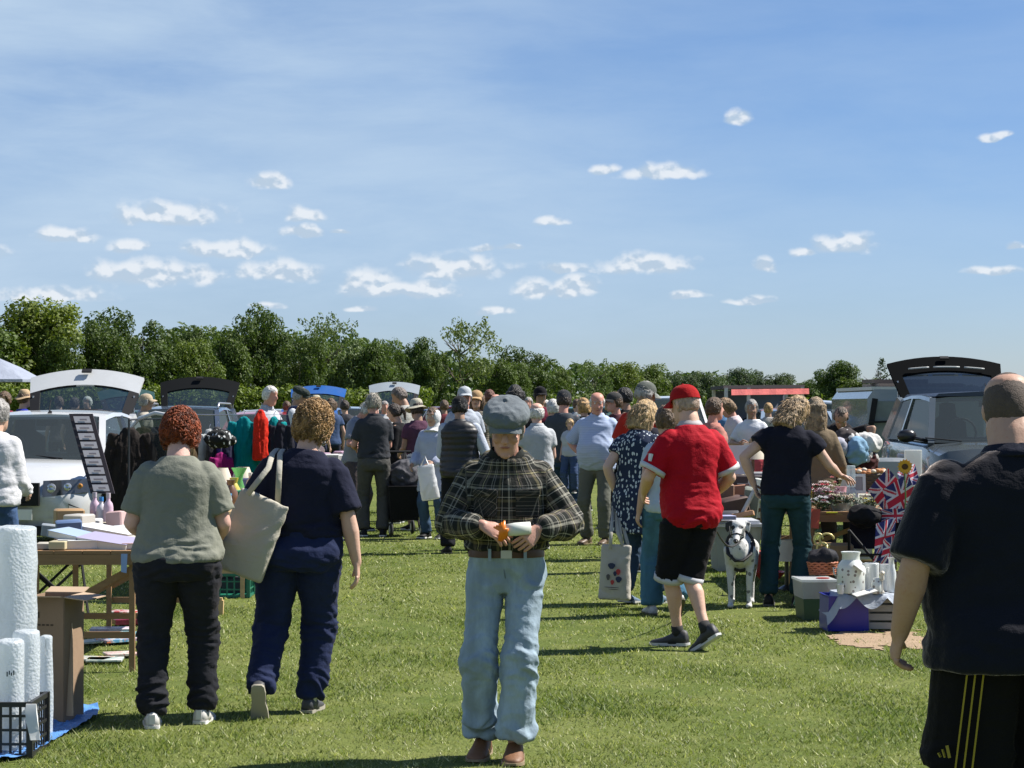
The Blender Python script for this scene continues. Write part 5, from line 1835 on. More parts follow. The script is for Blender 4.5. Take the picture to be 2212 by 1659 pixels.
def cloth_pile(p, d, mtl, label, seed=1, cat='clothes', name='clothes_heap'):
    mb = MB(); mb.ball((0, 0, d[2] * .4), (d[0] / 2, d[1] / 2, d[2] * .6), 20, 12)
    o = mb.build(name, mtl); o.location = p; tag(o, label, cat)
    later(o, .014, 1, fold=fold_fn(.03, (9, 9, 11), seed, [], 1.0))
    return o


def crate(p, d, mtl, label, cat='crate', rz=0.0, cols=6, rows=3, bar_=.012, name='plastic_crate', solid=None):
    t = empty(name, p, rz, label, cat)
    w_, l_, h_ = d
    m = MB()
    for z in (.01, h_ - .012): 
        for y in (-l_ / 2, l_ / 2): m.box((0, y, z), (w_, .018, .022))
        for x in (-w_ / 2, w_ / 2): m.box((x, 0, z), (.018, l_ - .02, .022))
    for x in (-w_ / 2, w_ / 2):
        for y in (-l_ / 2, l_ / 2): m.box((x, y, h_ / 2), (.028, .028, h_))
    m.build('frame', mtl, t)
    for sd, L2 in (('x', w_), ('y', l_)):
        for s_ in (-1, 1):
            for i in range(1, cols):
                a = -L2 / 2 + L2 * i / cols; m = MB()
                m.box((a, s_ * (l_ / 2 - .002), h_ / 2) if sd == 'x' else (s_ * (w_ / 2 - .002), a, h_ / 2), (bar_, .006, h_ - .04) if sd == 'x' else (.006, bar_, h_ - .04)); m.build('slat', mtl, t)
            for i in range(1, rows):
                m = MB(); z = h_ * i / rows
                m.box((0, s_ * (l_ / 2 + .003), z) if sd == 'x' else (s_ * (w_ / 2 + .003), 0, z), (L2 - .03, .005, bar_) if sd == 'x' else (.005, L2 - .03, bar_)); m.build('slat', mtl, t)
    m = MB(); m.box((0, 0, .006), (w_ - .02, l_ - .02, .008)); m.build('base', mtl, t)
    return t


# ================================================================ left, nearest stall: bubble wrap, crate, boxes
def _wrap(t):
    tc = t.n('ShaderNodeTexCoord').outputs['Object']
    vo = t.n('ShaderNodeTexVoronoi', {'Scale': 85.0, 'Vector': tc}, feature='SMOOTH_F1')
    n = t.noise(t.vm('MULTIPLY', tc, (1, 1, .4)), 16, 4)
    h = t.m('ADD', t.m('MULTIPLY', vo.outputs['Distance'], 1.5), t.m('MULTIPLY', n, 2.2))
    pr = t.n('ShaderNodeBsdfPrincipled', {'Base Color': t.mix(n, (.55, .60, .64), (.82, .84, .85)), 'Roughness': .22, 'Normal': bump(t, h, .35, .010)})
    tl = t.n('ShaderNodeBsdfTranslucent', {'Color': (.75, .80, .84)})
    a = t.n('ShaderNodeMixShader', {0: .5, 1: pr, 2: tl})
    outp(t, t.n('ShaderNodeMixShader', {0: t.m('ADD', .72, t.m('MULTIPLY', n, .3)), 1: t.n('ShaderNodeBsdfTransparent', {'Color': (.92, .95, .97)}), 2: a}))
wrap = mat('bubble wrap', _wrap)
def wrap_roll(x, Y, z0, r, h, label, name='bubble_wrap_roll', dents=1.0, cat='bubble wrap roll'):
    mb = MB(); mb.lathe([(r * .3, h - .01), (r * .55, h), (r, h - .005), (r, h * .75), (r * 1.0, h * .5), (r, h * .25), (r, 0), (r * .3, 0)][::-1], (0, 0, 0), 28)
    o = mb.build(name, wrap); o.location = (GX(x, Y), Y, z0); tag(o, label, cat)
    later(o, .010, 1, fold=lambda co, no, s=x: .006 * dents * np.clip(1 - np.abs(pnoise(co * np.array([9, 9, 3.5]) + s)) * 3.5, -1, 1) + .004 * pnoise(co * 6 + s) + .0015 * pnoise(co * 45))
    return o
wrap_roll(25, 10.75, 0, .122, 1.02, 'big white bubble wrap roll standing at the left edge, tallest of the rolls')
wrap_roll(101, 10.72, 0, .030, .50, 'slim tall white roll between the big bubble wrap roll and the cardboard box')
wrap_roll(20, 10.20, .03, .068, .50, 'short white roll in the black crate, nearest to us')
wrap_roll(58, 10.34, .03, .058, .53, 'white roll in the black crate, right of the nearest one')
wrap_roll(-32, 10.38, .03, .060, .54, 'white roll in the black crate cut by the picture edge')
crate((GX(12, 10.28), 10.28, 0.004), (.31, .36, .255), plain((.018, .018, .020), .45), 'black lattice plastic crate holding the white rolls, bottom left corner', cols=7, rows=4)
m = MB()
rs = []
for f in (0, .25, .5, .75, 1):
    p = P(68, 1520, 10.06).lerp(P(76, 1598, 10.0), f); rs.append([p + V((-.022 - .008 * math.sin(f * 4), 0, 0)), p + V((.024, -.012 * math.sin(f * 5), 0)), p + V((.024, .006, 0)), p + V((-.022, .008, 0))])
m.loft(rs); thing1('paper_label', m, plain((.74, .74, .72), .8), 'crumpled white paper label hanging on the corner of the black crate', 'label')
m = MB(); q = P(8, 1455, 10.11)
for i in range(4): m.box(q + V((.02 + i * .010, -.006, .006 * (i % 2))), (.006, .002, .022 - .004 * (i % 3)))
thing1('small_print', m, plain((.10, .12, .14), .8), 'small dark printed marks on the nearest white roll', 'print')

# cardboard boxes
bx = empty('cardboard_box', (GX(118, 11.25), 11.25, 0), R(-8), 'tall open brown cardboard box with flaps folded out, right of the bubble wrap', 'box')
w_, l_, h_ = .205, .30, .645
for nm, c_, d_ in (('side_panel', (0, -l_ / 2, h_ / 2), (w_, .006, h_)), ('side_panel', (0, l_ / 2, h_ / 2), (w_, .006, h_)), ('side_panel', (-w_ / 2, 0, h_ / 2), (.006, l_ - .006, h_)), ('side_panel', (w_ / 2, 0, h_ / 2), (.006, l_ - .006, h_))):
    m = MB(); m.box(c_, d_); m.build(nm, CARD, bx)
for a, b, c_, d_ in ((V((-w_ / 2, -l_ / 2, h_)), V((w_ / 2, -l_ / 2, h_)), V((.02, -.10, .012)), 0), (V((w_ / 2, -l_ / 2, h_)), V((w_ / 2, l_ / 2, h_)), V((.12, .0, -.015)), 1), (V((w_ / 2, l_ / 2, h_)), V((-w_ / 2, l_ / 2, h_)), V((0, .09, .02)), 2)):
    m = MB(); m.add([a, b, b + c_ * 1.0, a + c_, a + V((0, 0, .005)), b + V((0, 0, .005)), b + c_ + V((0, 0, .005)), a + c_ + V((0, 0, .005))], [(0, 1, 2, 3), (7, 6, 5, 4), (0, 4, 5, 1), (1, 5, 6, 2), (2, 6, 7, 3), (3, 7, 4, 0)]); m.build('flap', plain((.46, .33, .22), .85), bx)
ink = plain((.07, .045, .03), .9)
for i, x in enumerate((-.075, -.035)):
    m = MB(); m.box((x, -l_ / 2 - .004, h_ - .085), (.026, .003, .030)); m.box((x, -l_ / 2 - .0065, h_ - .083), (.012, .002, .010), mi=1); m.build('symbol', [ink, CARD], bx)
m = MB(); 
for i in range(5): m.box((-.045 + i * .022, -l_ / 2 - .004, h_ - .135), (.014, .002, .008))
m.build('print', ink, bx)
o = bbox('cardboard_box', P(149, 1562, 11.25) * 1.0, (.055, .26, .225), plain((.50, .36, .23), .85), 'small upright cardboard carton with a printed mark, foot of the tall box', 'box', R(-8)); o.location.z = .004
m = MB(); m.box((.0, -.134, .15), (.012, .002, .03)); m.box((.0, -.134, .10), (.012, .002, .03)); m.build('symbol', ink, o)
m = MB()
rs = []
for f in (0, .3, .6, 1):
    p = P(150, 1345, 11.2).lerp(P(152, 1545, 11.12), f); rs.append([p + V((-.008 - .02 * f, 0, 0)), p + V((.018 + .004 * math.sin(f * 7), -.01, 0)), p + V((.018, .004, 0)), p + V((-.008 - .02 * f, .006, 0))])
m.loft(rs); thing1('cardboard_strip', m, plain((.55, .40, .26), .85), 'long torn strip of cardboard leaning on the tall brown box', 'cardboard')

# blue tarpaulin with a rumpled edge
def tarp():
    mb = MB(); nx, ny = 60, 24
    E = [(-40, 1668), (0, 1650), (60, 1640), (110, 1612), (150, 1588), (185, 1568), (212, 1552), (216, 1538)]
    Fp = [(-40, 1600), (0, 1590), (60, 1580), (100, 1565), (130, 1552), (160, 1542), (195, 1532), (212, 1534)]
    def g(px, py): Y_ = FPX * CAMH / (py - HORIZ); return V((GX(px, Y_), Y_, 0))
    def path(L_, t):
        q = t * (len(L_) - 1); i = min(int(q), len(L_) - 2); return g(*L_[i]).lerp(g(*L_[i + 1]), q - i)
    pts = []
    for j in range(ny + 1):
        for i in range(nx + 1):
            a, b = path(E, i / nx), path(Fp, i / nx); p = a.lerp(b, j / ny)
            pts.append(p)
    arr = np.array([tuple(p) for p in pts])
    n1 = pnoise(arr * np.array([5, 9, 1])); n2 = pnoise(arr * np.array([13, 20, 1]) + 5)
    v = np.linspace(0, 1, ny + 1).repeat(nx + 1)
    arr[:, 2] = .018 + np.abs(n1) * .075 * (.4 + v) + np.abs(n2) * .02
    mb.v = [tuple(p) for p in arr]
    mb.f = [(j * (nx + 1) + i, j * (nx + 1) + i + 1, (j + 1) * (nx + 1) + i + 1, (j + 1) * (nx + 1) + i) for j in range(ny) for i in range(nx)]
    mb.mi = [0] * len(mb.f)
    def f(t):
        tc = t.n('ShaderNodeTexCoord').outputs['Object']
        n = t.noise(tc, 7, 4)
        outp(t, t.n('ShaderNodeBsdfPrincipled', {'Base Color': t.mix(n, (.07, .20, .50), (.14, .33, .68)), 'Roughness': .32, 'Normal': bump(t, t.noise(tc, 30, 4), .5, .02)}))
    thing1('tarpaulin', mb, mat('blue tarp', f), 'rumpled shiny blue tarpaulin on the grass under the crate and boxes', 'tarpaulin', smooth=True)
tarp()

# wallpaper table with books and prints
T1 = trestle('wooden wallpaper table piled with books and prints, beside the ginger-haired shopper', -2.92, -2.24, 13.35, 15.9, .735, W_TABLE)
g = random.Random(4)
COV = {'white': plain((.72, .72, .70), .4), 'pale blue': plain((.38, .48, .62), .4), 'grey': plain((.35, .35, .36), .5), 'lilac': plain((.42, .38, .52), .4), 'pink': plain((.62, .40, .40), .5), 'cream': plain((.62, .55, .42), .5),
       'navy': plain((.03, .04, .10), .4), 'teal': plain((.05, .30, .34), .4), 'red': plain((.45, .03, .04), .4), 'green': plain((.05, .22, .08), .5), 'orange': plain((.70, .25, .04), .5), 'brown': plain((.16, .09, .05), .6)}
bk = [('white', (.24, .32, .05), -2.66, 13.62, 0, .2, None, 'thick white-covered album at the near left corner of the wallpaper table'),
      ('lilac', (.34, .24, .06), -2.46, 13.60, 0, -.3, (.10, .12), 'tilted lilac-grey box file at the near edge of the wallpaper table'),
      ('pale blue', (.26, .20, .04), -2.70, 13.70, .05, -.5, (.05, .15), 'pale blue book lying across the white album'),
      ('pink', (.14, .22, .035), -2.30, 13.56, 0, .1, None, 'pink-edged book hanging over the near right corner of the wallpaper table'),
      ('white', (.40, .26, .03), -2.55, 14.1, .06, -.35, (.0, .14), 'large white picture board sloping across the book pile'),
      ('grey', (.30, .40, .03), -2.36, 14.2, .03, -.7, (.12, .1), 'grey framed print leaning on the pile, glass up'),
      ('cream', (.25, .30, .05), -2.80, 14.3, 0, .1, None, 'cream book on the left side of the wallpaper table'),
      ('white', (.28, .36, .03), -2.42, 14.6, .04, .5, (.1, -.1), 'white print fanned over the middle of the wallpaper table'),
      ('brown', (.22, .3, .06), -2.75, 14.8, 0, -.2, None, 'brown leather album in the middle of the wallpaper table'),
      ('pale blue', (.20, .28, .03), -2.36, 15.0, 0, .4, (.0, -.15), 'pale blue print at the right edge of the wallpaper table'),
      ('grey', (.24, .32, .05), -2.6, 15.3, 0, .0, None, 'grey album at the back of the wallpaper table'),
      ('cream', (.2, .26, .06), -2.82, 15.5, 0, .3, None, 'cream box book at the far left corner of the wallpaper table')]
for col, d, x, y, dz_, rz, tl, lab in bk:
    book((x, y, .737 + dz_), d, COV[col], lab, rz=rz, tilt=tl, group='books on the wallpaper table')
bbox('flat_box', (-2.83, 13.52, .737), (.11, .16, .035), plain((.50, .46, .38), .6), 'small cream box with a brown band at the table corner by the bubble wrap', 'box', .1)
m = MB(); m.add([P(262, 1196, 13.3), P(276, 1196, 13.3), P(274, 1238, 13.28), P(262, 1235, 13.28)], [(0, 1, 2, 3)]); o = thing1('price_card', m, plain((.30, .42, .65), .6), 'pale blue card hanging under the near right corner of the wallpaper table', 'card')
for i, (x, w2) in enumerate(((205, 'left'), (222, 'middle'), (240, 'right'))):
    bottle(V((GX(x, 15.6), 15.6 - .05 * i, .737)), .035, .26 - .03 * (i % 2), plain((.62, .45, .55) if i != 1 else (.65, .63, .68), .3), plain((.05, .25, .60) if i == 1 else (.5, .45, .5), .4), f'{("pale pink", "white and lilac", "rose pink")[i]} bottle at the back of the table, {("beside the display board", "with a bright blue cap", "next to the shopper arm")[i]}')
o = MB().lathe([(.045, 0), (.05, .01), (.05, .12), (.03, .125)], (0, 0, 0), 16).build('jar', translucent((.6, .65, .68), .8), None, 40); o.location = (GX(222, 15.8), 15.85, .80); tag(o, 'clear round jar behind the blue-capped bottle', 'jar'); o.location.z = .737
# magazines and books on the grass under it
mg = [(195, 1430, (.26, .19, .012), [(.75, .30, .05), (.65, .60, .50), (.25, .35, .35), (.70, .68, .62)], 'orange and white picture book on the grass at the table foot'),
      (228, 1432, (.22, .19, .012), [(.12, .25, .28), (.55, .60, .55), (.70, .68, .62)], 'blue-green landscape book on the grass beside the orange one'),
      (262, 1420, (.20, .17, .015), [(.68, .45, .42), (.70, .66, .60), (.50, .10, .12)], 'pink and white booklet at the outer edge of the spread'),
      (255, 1390, (.26, .18, .02), [(.66, .66, .64), (.10, .30, .50), (.60, .20, .10)], 'white and blue annual on the grass right of the table leg'),
      (288, 1378, (.24, .18, .02), [(.02, .42, .50), (.05, .35, .45), (.50, .60, .62)], 'bright turquoise book nearest the shopper trouser leg'),
      (240, 1370, (.28, .18, .03), [(.42, .30, .36), (.55, .45, .48), (.60, .58, .60)], 'mauve book under the wallpaper table'),
      (280, 1352, (.24, .18, .04), [(.14, .01, .03), (.22, .02, .05)], 'dark crimson cloth-bound book under the table, farther back'),
      (205, 1392, (.26, .18, .012), [(.20, .32, .30), (.50, .50, .46)], 'grey-green magazine under the left side of the table'),
      (268, 1338, (.2, .16, .05), [(.45, .05, .05), (.65, .62, .58)], 'red and white toy box in the shade under the table')]
for i, (x, y, d, cols, lab) in enumerate(mg):
    Y_ = FPX * CAMH / (y - HORIZ)
    o = bbox('magazine', (GX(x, Y_), Y_, .018), d, printed(tuple(cols), 18), lab, 'book', R(-12 + 17 * (i % 4)), group='books and magazines laid on the grass')
for i, (x, Y_, d, c_, lab) in enumerate(((128, 13.45, (.10, .13, .05), (.55, .48, .30), 'small mustard box at the near left of the wallpaper table'), (150, 14.0, (.16, .12, .09), (.10, .16, .30), 'navy gift box behind the white album'), (172, 14.4, (.14, .18, .11), (.50, .47, .42), 'cream jewellery box half way down the wallpaper table'),
        (118, 14.7, (.18, .14, .08), (.30, .33, .36), 'grey tin on the left of the wallpaper table'), (196, 15.1, (.15, .2, .10), (.62, .62, .60), 'white shoebox before the pink bottles'), (255, 15.3, (.12, .12, .14), (.60, .40, .38), 'rose pink carton beside the shopper elbow'), (150, 15.5, (.2, .15, .15), (.40, .25, .12), 'tan wooden casket at the back of the wallpaper table'))):
    bbox('small_box', (GX(x, Y_), Y_, .737 + (.055 if i in (1, 2) else 0)), d, plain(c_, .5), lab, 'box', .35 * math.sin(i * 2.3), tilt=(.10 * math.sin(i), .12 * math.cos(i * 2)) if i % 2 else None)
# black folding chair behind the table
fc = empty('folding_chair', (-3.5, 16.9, 0), R(20), 'black folding camping chair behind the wallpaper table, legs crossed', 'chair')
for a, b in (((-.25, -.2, 0), (.22, -.2, .44)), ((.25, -.2, 0), (-.22, -.2, .44)), ((-.25, .2, 0), (.22, .2, .44)), ((.25, .2, 0), (-.22, .2, .44)), ((-.25, -.2, 0), (-.25, .22, .5)), ((.25, -.2, 0), (.25, .22, .5))):
    m = MB(); m.tube([a, b], .011, 6); m.build('leg', M_black, fc)
m = MB(); m.loft([[V((x, -.2, .42)), V((x, .2, .40)), V((x, .2, .39)), V((x, -.2, .41))] for x in (-.24, 0, .24)]); m.build('seat', plain((.02, .02, .025), .9), fc)

# board of earrings on cards, leaning against the hatchback
jb = empty('display_board', P(222, 1066, 22.3), 0, 'tall black display board with rows of small white cards, leaning on the white hatchback', 'display board')
m = MB(); Ht = .80; q = V((-.27, .25, Ht)); wv = V((.235, .02, 0))
m.add([-wv * .5, wv * .5, wv * .5 + q, -wv * .5 + q] + [p + V((.0, .03, 0)) for p in (-wv * .5, wv * .5, wv * .5 + q, -wv * .5 + q)], [(0, 1, 2, 3), (7, 6, 5, 4), (0, 4, 5, 1), (1, 5, 6, 2), (2, 6, 7, 3), (3, 7, 4, 0)]); m.build('panel', plain((.03, .02, .025), .6), jb)
for i in range(9):
    f = .03 + i * .107
    m = MB(); o_ = q * f + V((0, -.008, 0)); e_ = q * (f + .082) + V((0, -.008, 0))
    m.add([o_ - wv * .34, o_ + wv * .34, e_ + wv * .34, e_ - wv * .34], [(0, 1, 2, 3)])
    s_ = q * (f + .03) + V((0, -.012, 0)); s2 = q * (f + .05) + V((0, -.012, 0))
    m.add([s_ - wv * (.10 + .1 * (i % 2)), s_ + wv * .2, s2 + wv * .2, s2 - wv * (.10 + .1 * (i % 2))], [(0, 1, 2, 3)], 1)
    m.build('card', [plain((.58, .54, .56), .6), plain((.25, .22, .24), .6)], jb)
m = MB(); m.bar((.0, .3, 0 - .76), (.0, .1, .0), .04); m.build('leg', M_black, jb)

# coats hanging along the open side of the hatchback
rail = empty('clothes_rail', (-4.05, 25.5, 0), 0, 'low clothes rail along the side of the white hatchback, hung with dark coats', 'clothes rail')
m = MB(); m.tube([(0, -2.0, 0), (0, -2.0, 1.46), (0, 1.6, 1.46), (0, 1.6, 0)], .011, 8); m.build('rail', plain((.05, .05, .055), .5), rail)
for s_ in (-2.0, 1.6):
    m = MB(); m.bar((-.25, s_, .03), (.25, s_, .03), .03); m.build('foot', M_steel, rail)
for i, (dx, y, mt_, lab, w_, h_) in enumerate(((-.03, 23.7, cloth((.025, .020, .018), .8, .4), 'black-brown coat, first on the rail beside the display board', .36, .95), (.03, 24.2, cloth((.045, .030, .022), .8, .5), 'dark brown jacket, second on the rail by the hatchback', .38, .9),
        (.0, 24.8, flecked((.03, .03, .035), (.45, .45, .47), 9, .3), 'black and white patterned jacket in the middle of the coat rail', .36, .9), (.04, 25.4, cloth((.02, .025, .05), .8), 'navy coat beyond the patterned jacket on the rail', .36, 1.0),
        (.06, 26.0, cloth((.14, .10, .055), .8, .5), 'brown tweed coat at the far end of the coat rail', .40, 1.0), (.10, 26.6, cloth((.10, .07, .04), .8, .5), 'darker brown coat behind the ginger hair, last on the rail', .40, 1.0))):
    garment((-4.05 + dx, y, 1.33), w_, h_, mt_, lab, R(20 + i * 3), i + 2)

# second table with ornaments
T2 = trestle('long wooden trestle table of ornaments and toiletries between the two shoppers and the clothes', -3.0, -2.20, 18.5, 23.8, .735, W_PALE, planks=5)
m = MB(); rs = [V((-2.60 + .42 * math.cos(a), 18.46 + .30 * math.sin(a), 0)) for a in [math.pi + math.pi * i / 14 for i in range(15)]]
m.loft([[p + V((0, 0, .712)) for p in rs], [p + V((0, 0, .736)) for p in rs]]); m.build('rounded_end', W_PALE, None); bpy.data.objects['rounded_end'].parent = T2; bpy.data.objects['rounded_end'].location = -V(T2.location)
def on2(x, Y): return V((GX(x, Y), Y, .737))
o = bbox('ice_bucket', on2(507, 19.0), (.13, .13, .135), plain((.03, .30, .16), .25, coat=.5), 'glossy green square tub at the near corner of the ornament table', 'tub', .4)
m = MB(); m.box((0, 0, .14), (.14, .14, .015)); m.build('lid', plain((.05, .40, .22), .3), o)
bottle(on2(487, 18.9), .028, .15, M_white, plain((.6, .1, .1), .4), 'small white bottle with red cap at the near edge of the ornament table')
bottle(on2(495, 18.75), .026, .13, plain((.55, .58, .62), .3), plain((.10, .30, .55), .4), 'squat white pot with a blue lid in front of the green tub', 'pot', .8, name='pot')
for i, (x, Y_, r, h_, mt_, lab) in enumerate(((517, 20.4, .055, .30, translucent((.20, .55, .18), .65, .15), 'tall lime-green glass vase with a frilled rim'), (541, 20.3, .040, .26, plain((.66, .45, .34), .4), 'peach pump bottle right of the green vase'), (553, 20.8, .038, .22, plain((.66, .64, .60), .3), 'cream lotion bottle beside the peach one'),
        (500, 20.2, .035, .18, plain((.60, .45, .62), .3), 'lilac bottle left of the green vase'), (485, 19.8, .04, .2, plain((.35, .60, .62), .3), 'aqua bottle nearest the ginger shopper elbow'), (560, 21.6, .045, .24, plain((.70, .69, .66), .3), 'white china vase farther along the ornament table'))):
    if i == 0:
        o = MB().lathe([(r * .7, 0), (r, .02), (r * 1.0, h_ * .35), (r * .55, h_ * .62), (r * .7, h_ * .78), (r * 1.35, h_), (r * 1.25, h_), (r * .6, h_ * .77), (r * .45, h_ * .62)], (0, 0, 0), 18).build('vase', mt_, None, 40); o.location = on2(x, Y_); tag(o, lab, 'vase')
    else: bottle(on2(x, Y_), r, h_, mt_, plain((.7, .68, .65), .4), lab)
for i, (x, Y_, d, c_, lab) in enumerate(((497, 21.0, (.22, .18, .10), (.42, .34, .24), 'beige knitted box on the ornament table'), (540, 19.9, (.16, .12, .07), (.30, .03, .05), 'dark red gift box under the pump bottles'), (565, 20.6, (.2, .15, .05), (.62, .60, .62), 'white tray at the right edge of the ornament table'), (530, 21.9, (.2, .2, .16), (.04, .05, .12), 'navy biscuit tin on the ornament table'),
        (575, 22.6, (.2, .2, .2), (.60, .55, .45), 'cream cardboard box by the far end of the ornament table'), (555, 23.3, (.25, .2, .14), (.10, .20, .12), 'green tin by the clothes rail end of the table'), (600, 22.9, (.2, .2, .12), (.55, .1, .08), 'red box at the far right of the ornament table'))):
    bbox('box', on2(x, Y_), d, plain(c_, .5), lab, 'box', .2 * i)
# things below the ornament table
crate((GX(504, 18.75), 18.75, .004), (.30, .34, .20), plain((.01, .16, .10), .4), 'dark green plastic crate on the grass under the ornament table', cols=5, rows=3)
bbox('book_box', (GX(520, 19.2), 19.35, .004), (.40, .3, .16), CARD, 'brown carton in the shade under the ornament table', 'box')
g = random.Random(11)
for i in range(14):
    c_ = g.choice([(.60, .55, .45), (.35, .18, .08), (.65, .64, .60), (.04, .04, .05), (.45, .30, .10), (.20, .06, .05)])
    nm = {(.60, .55, .45): 'cream', (.35, .18, .08): 'tan', (.65, .64, .60): 'white', (.04, .04, .05): 'black', (.45, .30, .10): 'mustard', (.20, .06, .05): 'maroon'}[c_]
    x, Y_ = -2.9 + .62 * g.random(), 19.0 + i * .3
    bbox('shoe_box' if i % 2 else 'storage_tin', (x, Y_, .31 if i % 3 else .005), (.28, .2, .10 + .05 * g.random()), plain(c_, .6), f'{nm} {"box" if i % 2 else "tin"} in the jumble under the ornament table, {ORD[i]} from the near end', 'box', g.uniform(-.5, .5), group='jumble of boxes under the ornament table')
m = MB(); m.box((0, 0, 0), (.7, 4.4, .02)); o = thing1('low_shelf', m, W_TABLE, 'low wooden shelf board under the ornament table carrying boxes', 'shelf'); o.location = (-2.6, 21.0, .295)
m = MB(); m.box((0, 0, .055), (.07, .05, .11), taper=.9); m.box((0, .0, .12), (.05, .04, .02)); o = thing1('wooden_block', m, plain((.60, .42, .20), .6), 'small pale wooden block on the grass by the ginger shopper trouser leg', 'block'); o.location = (GX(474, 17.1), 17.1, 0)

# clothes rail with bright tops
r2 = empty('clothes_rail', (-3.15, 26.6, 0), 0, 'steel clothes rail with teal and red tops, left of the sandy-haired woman', 'clothes rail')
m = MB(); m.tube([(-.75, 0, 0), (-.75, 0, 1.50), (.75, 0, 1.50), (.75, 0, 0)], .013, 8); m.build('rail', M_steel, r2)
for s_ in (-.75, .75):
    m = MB(); m.bar((s_, -.25, .03), (s_, .25, .03), .03); m.build('foot', M_steel, r2)
for i, (x, y, mt_, lab, w_, h_, rz) in enumerate(((453, 935, cloth((.40, .42, .42), .8), 'pale grey top at the left end of the bright clothes', .24, .55, 60), (470, 930, cloth((.05, .05, .055), .8), 'black top next to the pale grey one', .26, .5, 65), (488, 945, cloth((.07, .05, .22), .8), 'purple-blue top on the rail', .22, .55, 70), (500, 940, cloth((.02, .02, .05), .8), 'navy top left of the teal one', .24, .6, 75),
        (527, 908, cloth((.0, .20, .22), .8, .25), 'teal blouse left of the red one', .27, .62, 12), (563, 893, cloth((.62, .025, .01), .7, .2), 'bright scarlet scarf-like top hung in front of the teal ones', .16, .55, 25), (592, 908, cloth((.0, .22, .23), .8, .25), 'teal blouse right of the red one', .20, .6, 10), (606, 915, cloth((.02, .02, .03), .8), 'black top at the right end of the clothes rail', .2, .55, 20), (478, 985, cloth((.25, .01, .12), .8), 'magenta top low at the left end of the rail', .2, .35, 40))):
    Y_ = 26.55 - .12 * (i == 5) - .25 * (i == 8)
    q = P(x, y, Y_); garment((q.x, q.y, q.z), w_, h_, mt_, lab, R(rz), 20 + i, sleeves=i != 5)
cloth_pile(P(476, 960, 26.0), (.34, .3, .16), flecked((.02, .02, .02), (.55, .56, .55), 22, .3), 'black and white scarves heaped over the left end of the bright clothes rail', 4)

# ================================================================ right: stalls
T3 = trestle('wooden table of flowers and ornaments with an open lattice frame, reached over by the woman', 2.42, 3.35, 18.3, 21.0, .735, W_TABLE, planks=5)
def on3(x, Y): return V((GX(x, Y), Y, .737))
PET = lambda *c: plain(c, .7)
LFM = plain((.07, .12, .05), .7)
flower_bunch(on3(1768, 19.0), 26, .034, [PET(.62, .10, .14), PET(.70, .62, .60)], LFM, 'red and white artificial flowers nearest the reaching woman', .12, hgt=.20)
flower_bunch(on3(1792, 18.7), 24, .036, [PET(.36, .20, .26), PET(.55, .45, .48)], LFM, 'dusky pink artificial flowers in the middle of the flower table', .12, hgt=.15)
flower_bunch(on3(1776, 18.45), 26, .028, [PET(.72, .73, .75), PET(.55, .30, .35)], LFM, 'white flower spray at the front edge of the flower table', .10, hgt=.10)
flower_bunch(on3(1818, 18.5), 26, .030, [PET(.60, .50, .40), PET(.70, .66, .52)], LFM, 'peach and cream roses in a shallow glass bowl', .11, hgt=.12, pot=(.10, .08, translucent((.6, .66, .62), .6)))
flower_bunch(on3(1880, 18.35), 16, .026, [PET(.70, .60, .08), PET(.66, .66, .50)], LFM, 'small yellow flowers at the foot of the flags', .08, hgt=.10)
flower_bunch(on3(1812, 19.6), 18, .03, [PET(.70, .68, .55), PET(.60, .2, .2)], plain((.16, .2, .06), .7), 'cream blooms behind the rose bowl', .10, hgt=.22)
# wreath of grey-green leaves
def wreath():
    t = empty('wreath', on3(1850, 18.55) + V((0, 0, .06)), 0, 'grey-green leaf wreath lying under the white picture frame', 'wreath')
    mb = MB(); g = random.Random(3)
    for i in range(420):
        a = g.uniform(0, 6.28); R_ = .13 + g.gauss(0, .022); c = V((R_ * math.cos(a), R_ * .8 * math.sin(a), g.gauss(0, .022)))
        d = V((g.gauss(0, 1), g.gauss(0, 1), g.gauss(0, 1))).normalized() * .035; s_ = d.orthogonal().normalized() * .010
        mb.add([c, c + d * .5 + s_, c + d, c + d * .5 - s_], [(0, 1, 2, 3)])
    o = mb.build('leaves', plain((.22, .26, .20), .8), t); o['kind'] = 'stuff'
wreath()
def pframe(p, w_, h_, fm_, im, lab, tilt=-.15, rz=0.0):
    t = empty('picture_frame', p, rz, lab, 'picture frame'); b = .012
    rt = Matrix.Rotation(tilt, 4, 'X')
    m = MB(); m.box((0, 0, b), (w_, .02, 2 * b)); m.box((0, 0, h_ - b), (w_, .02, 2 * b)); m.box((-w_ / 2 + b, 0, h_ / 2), (2 * b, .02, h_ - 4 * b)); m.box((w_ / 2 - b, 0, h_ / 2), (2 * b, .02, h_ - 4 * b)); m.xf(rt); m.build('frame', fm_, t)
    m = MB(); m.box((0, .004, h_ / 2), (w_ - 4 * b, .006, h_ - 4 * b)); m.xf(rt); m.build('picture', im, t)
    return t
pframe(on3(1850, 18.75) + V((0, 0, .13)), .155, .165, M_white, plain((.36, .33, .33), .3), 'white square picture frame standing among the flowers, left of the flags')
bbox('white_tray', on3(1806, 18.9), (.22, .16, .09), plain((.70, .72, .70), .4), 'shallow white box behind the roses', 'box', .1)
bbox('grey_box', on3(1835, 19.4), (.34, .2, .10), plain((.35, .34, .28), .6), 'grey-beige box under the woman reaching hand', 'box', 0)
m = MB(); m.box((0, 0, 0), (.09, .03, .008)); o = thing1('price_tag', m, plain((.75, .80, .02), .5), 'bright yellow price tag on the front edge of the flower table', 'price tag'); o.location = P(1797, 1107, 18.28)
bbox('glass_pane', P(1838, 1052, 18.6), (.05, .08, .18), translucent((.55, .62, .64), .6), 'pale glass held in the reaching hand of the dark-topped woman', 'glass', .2)
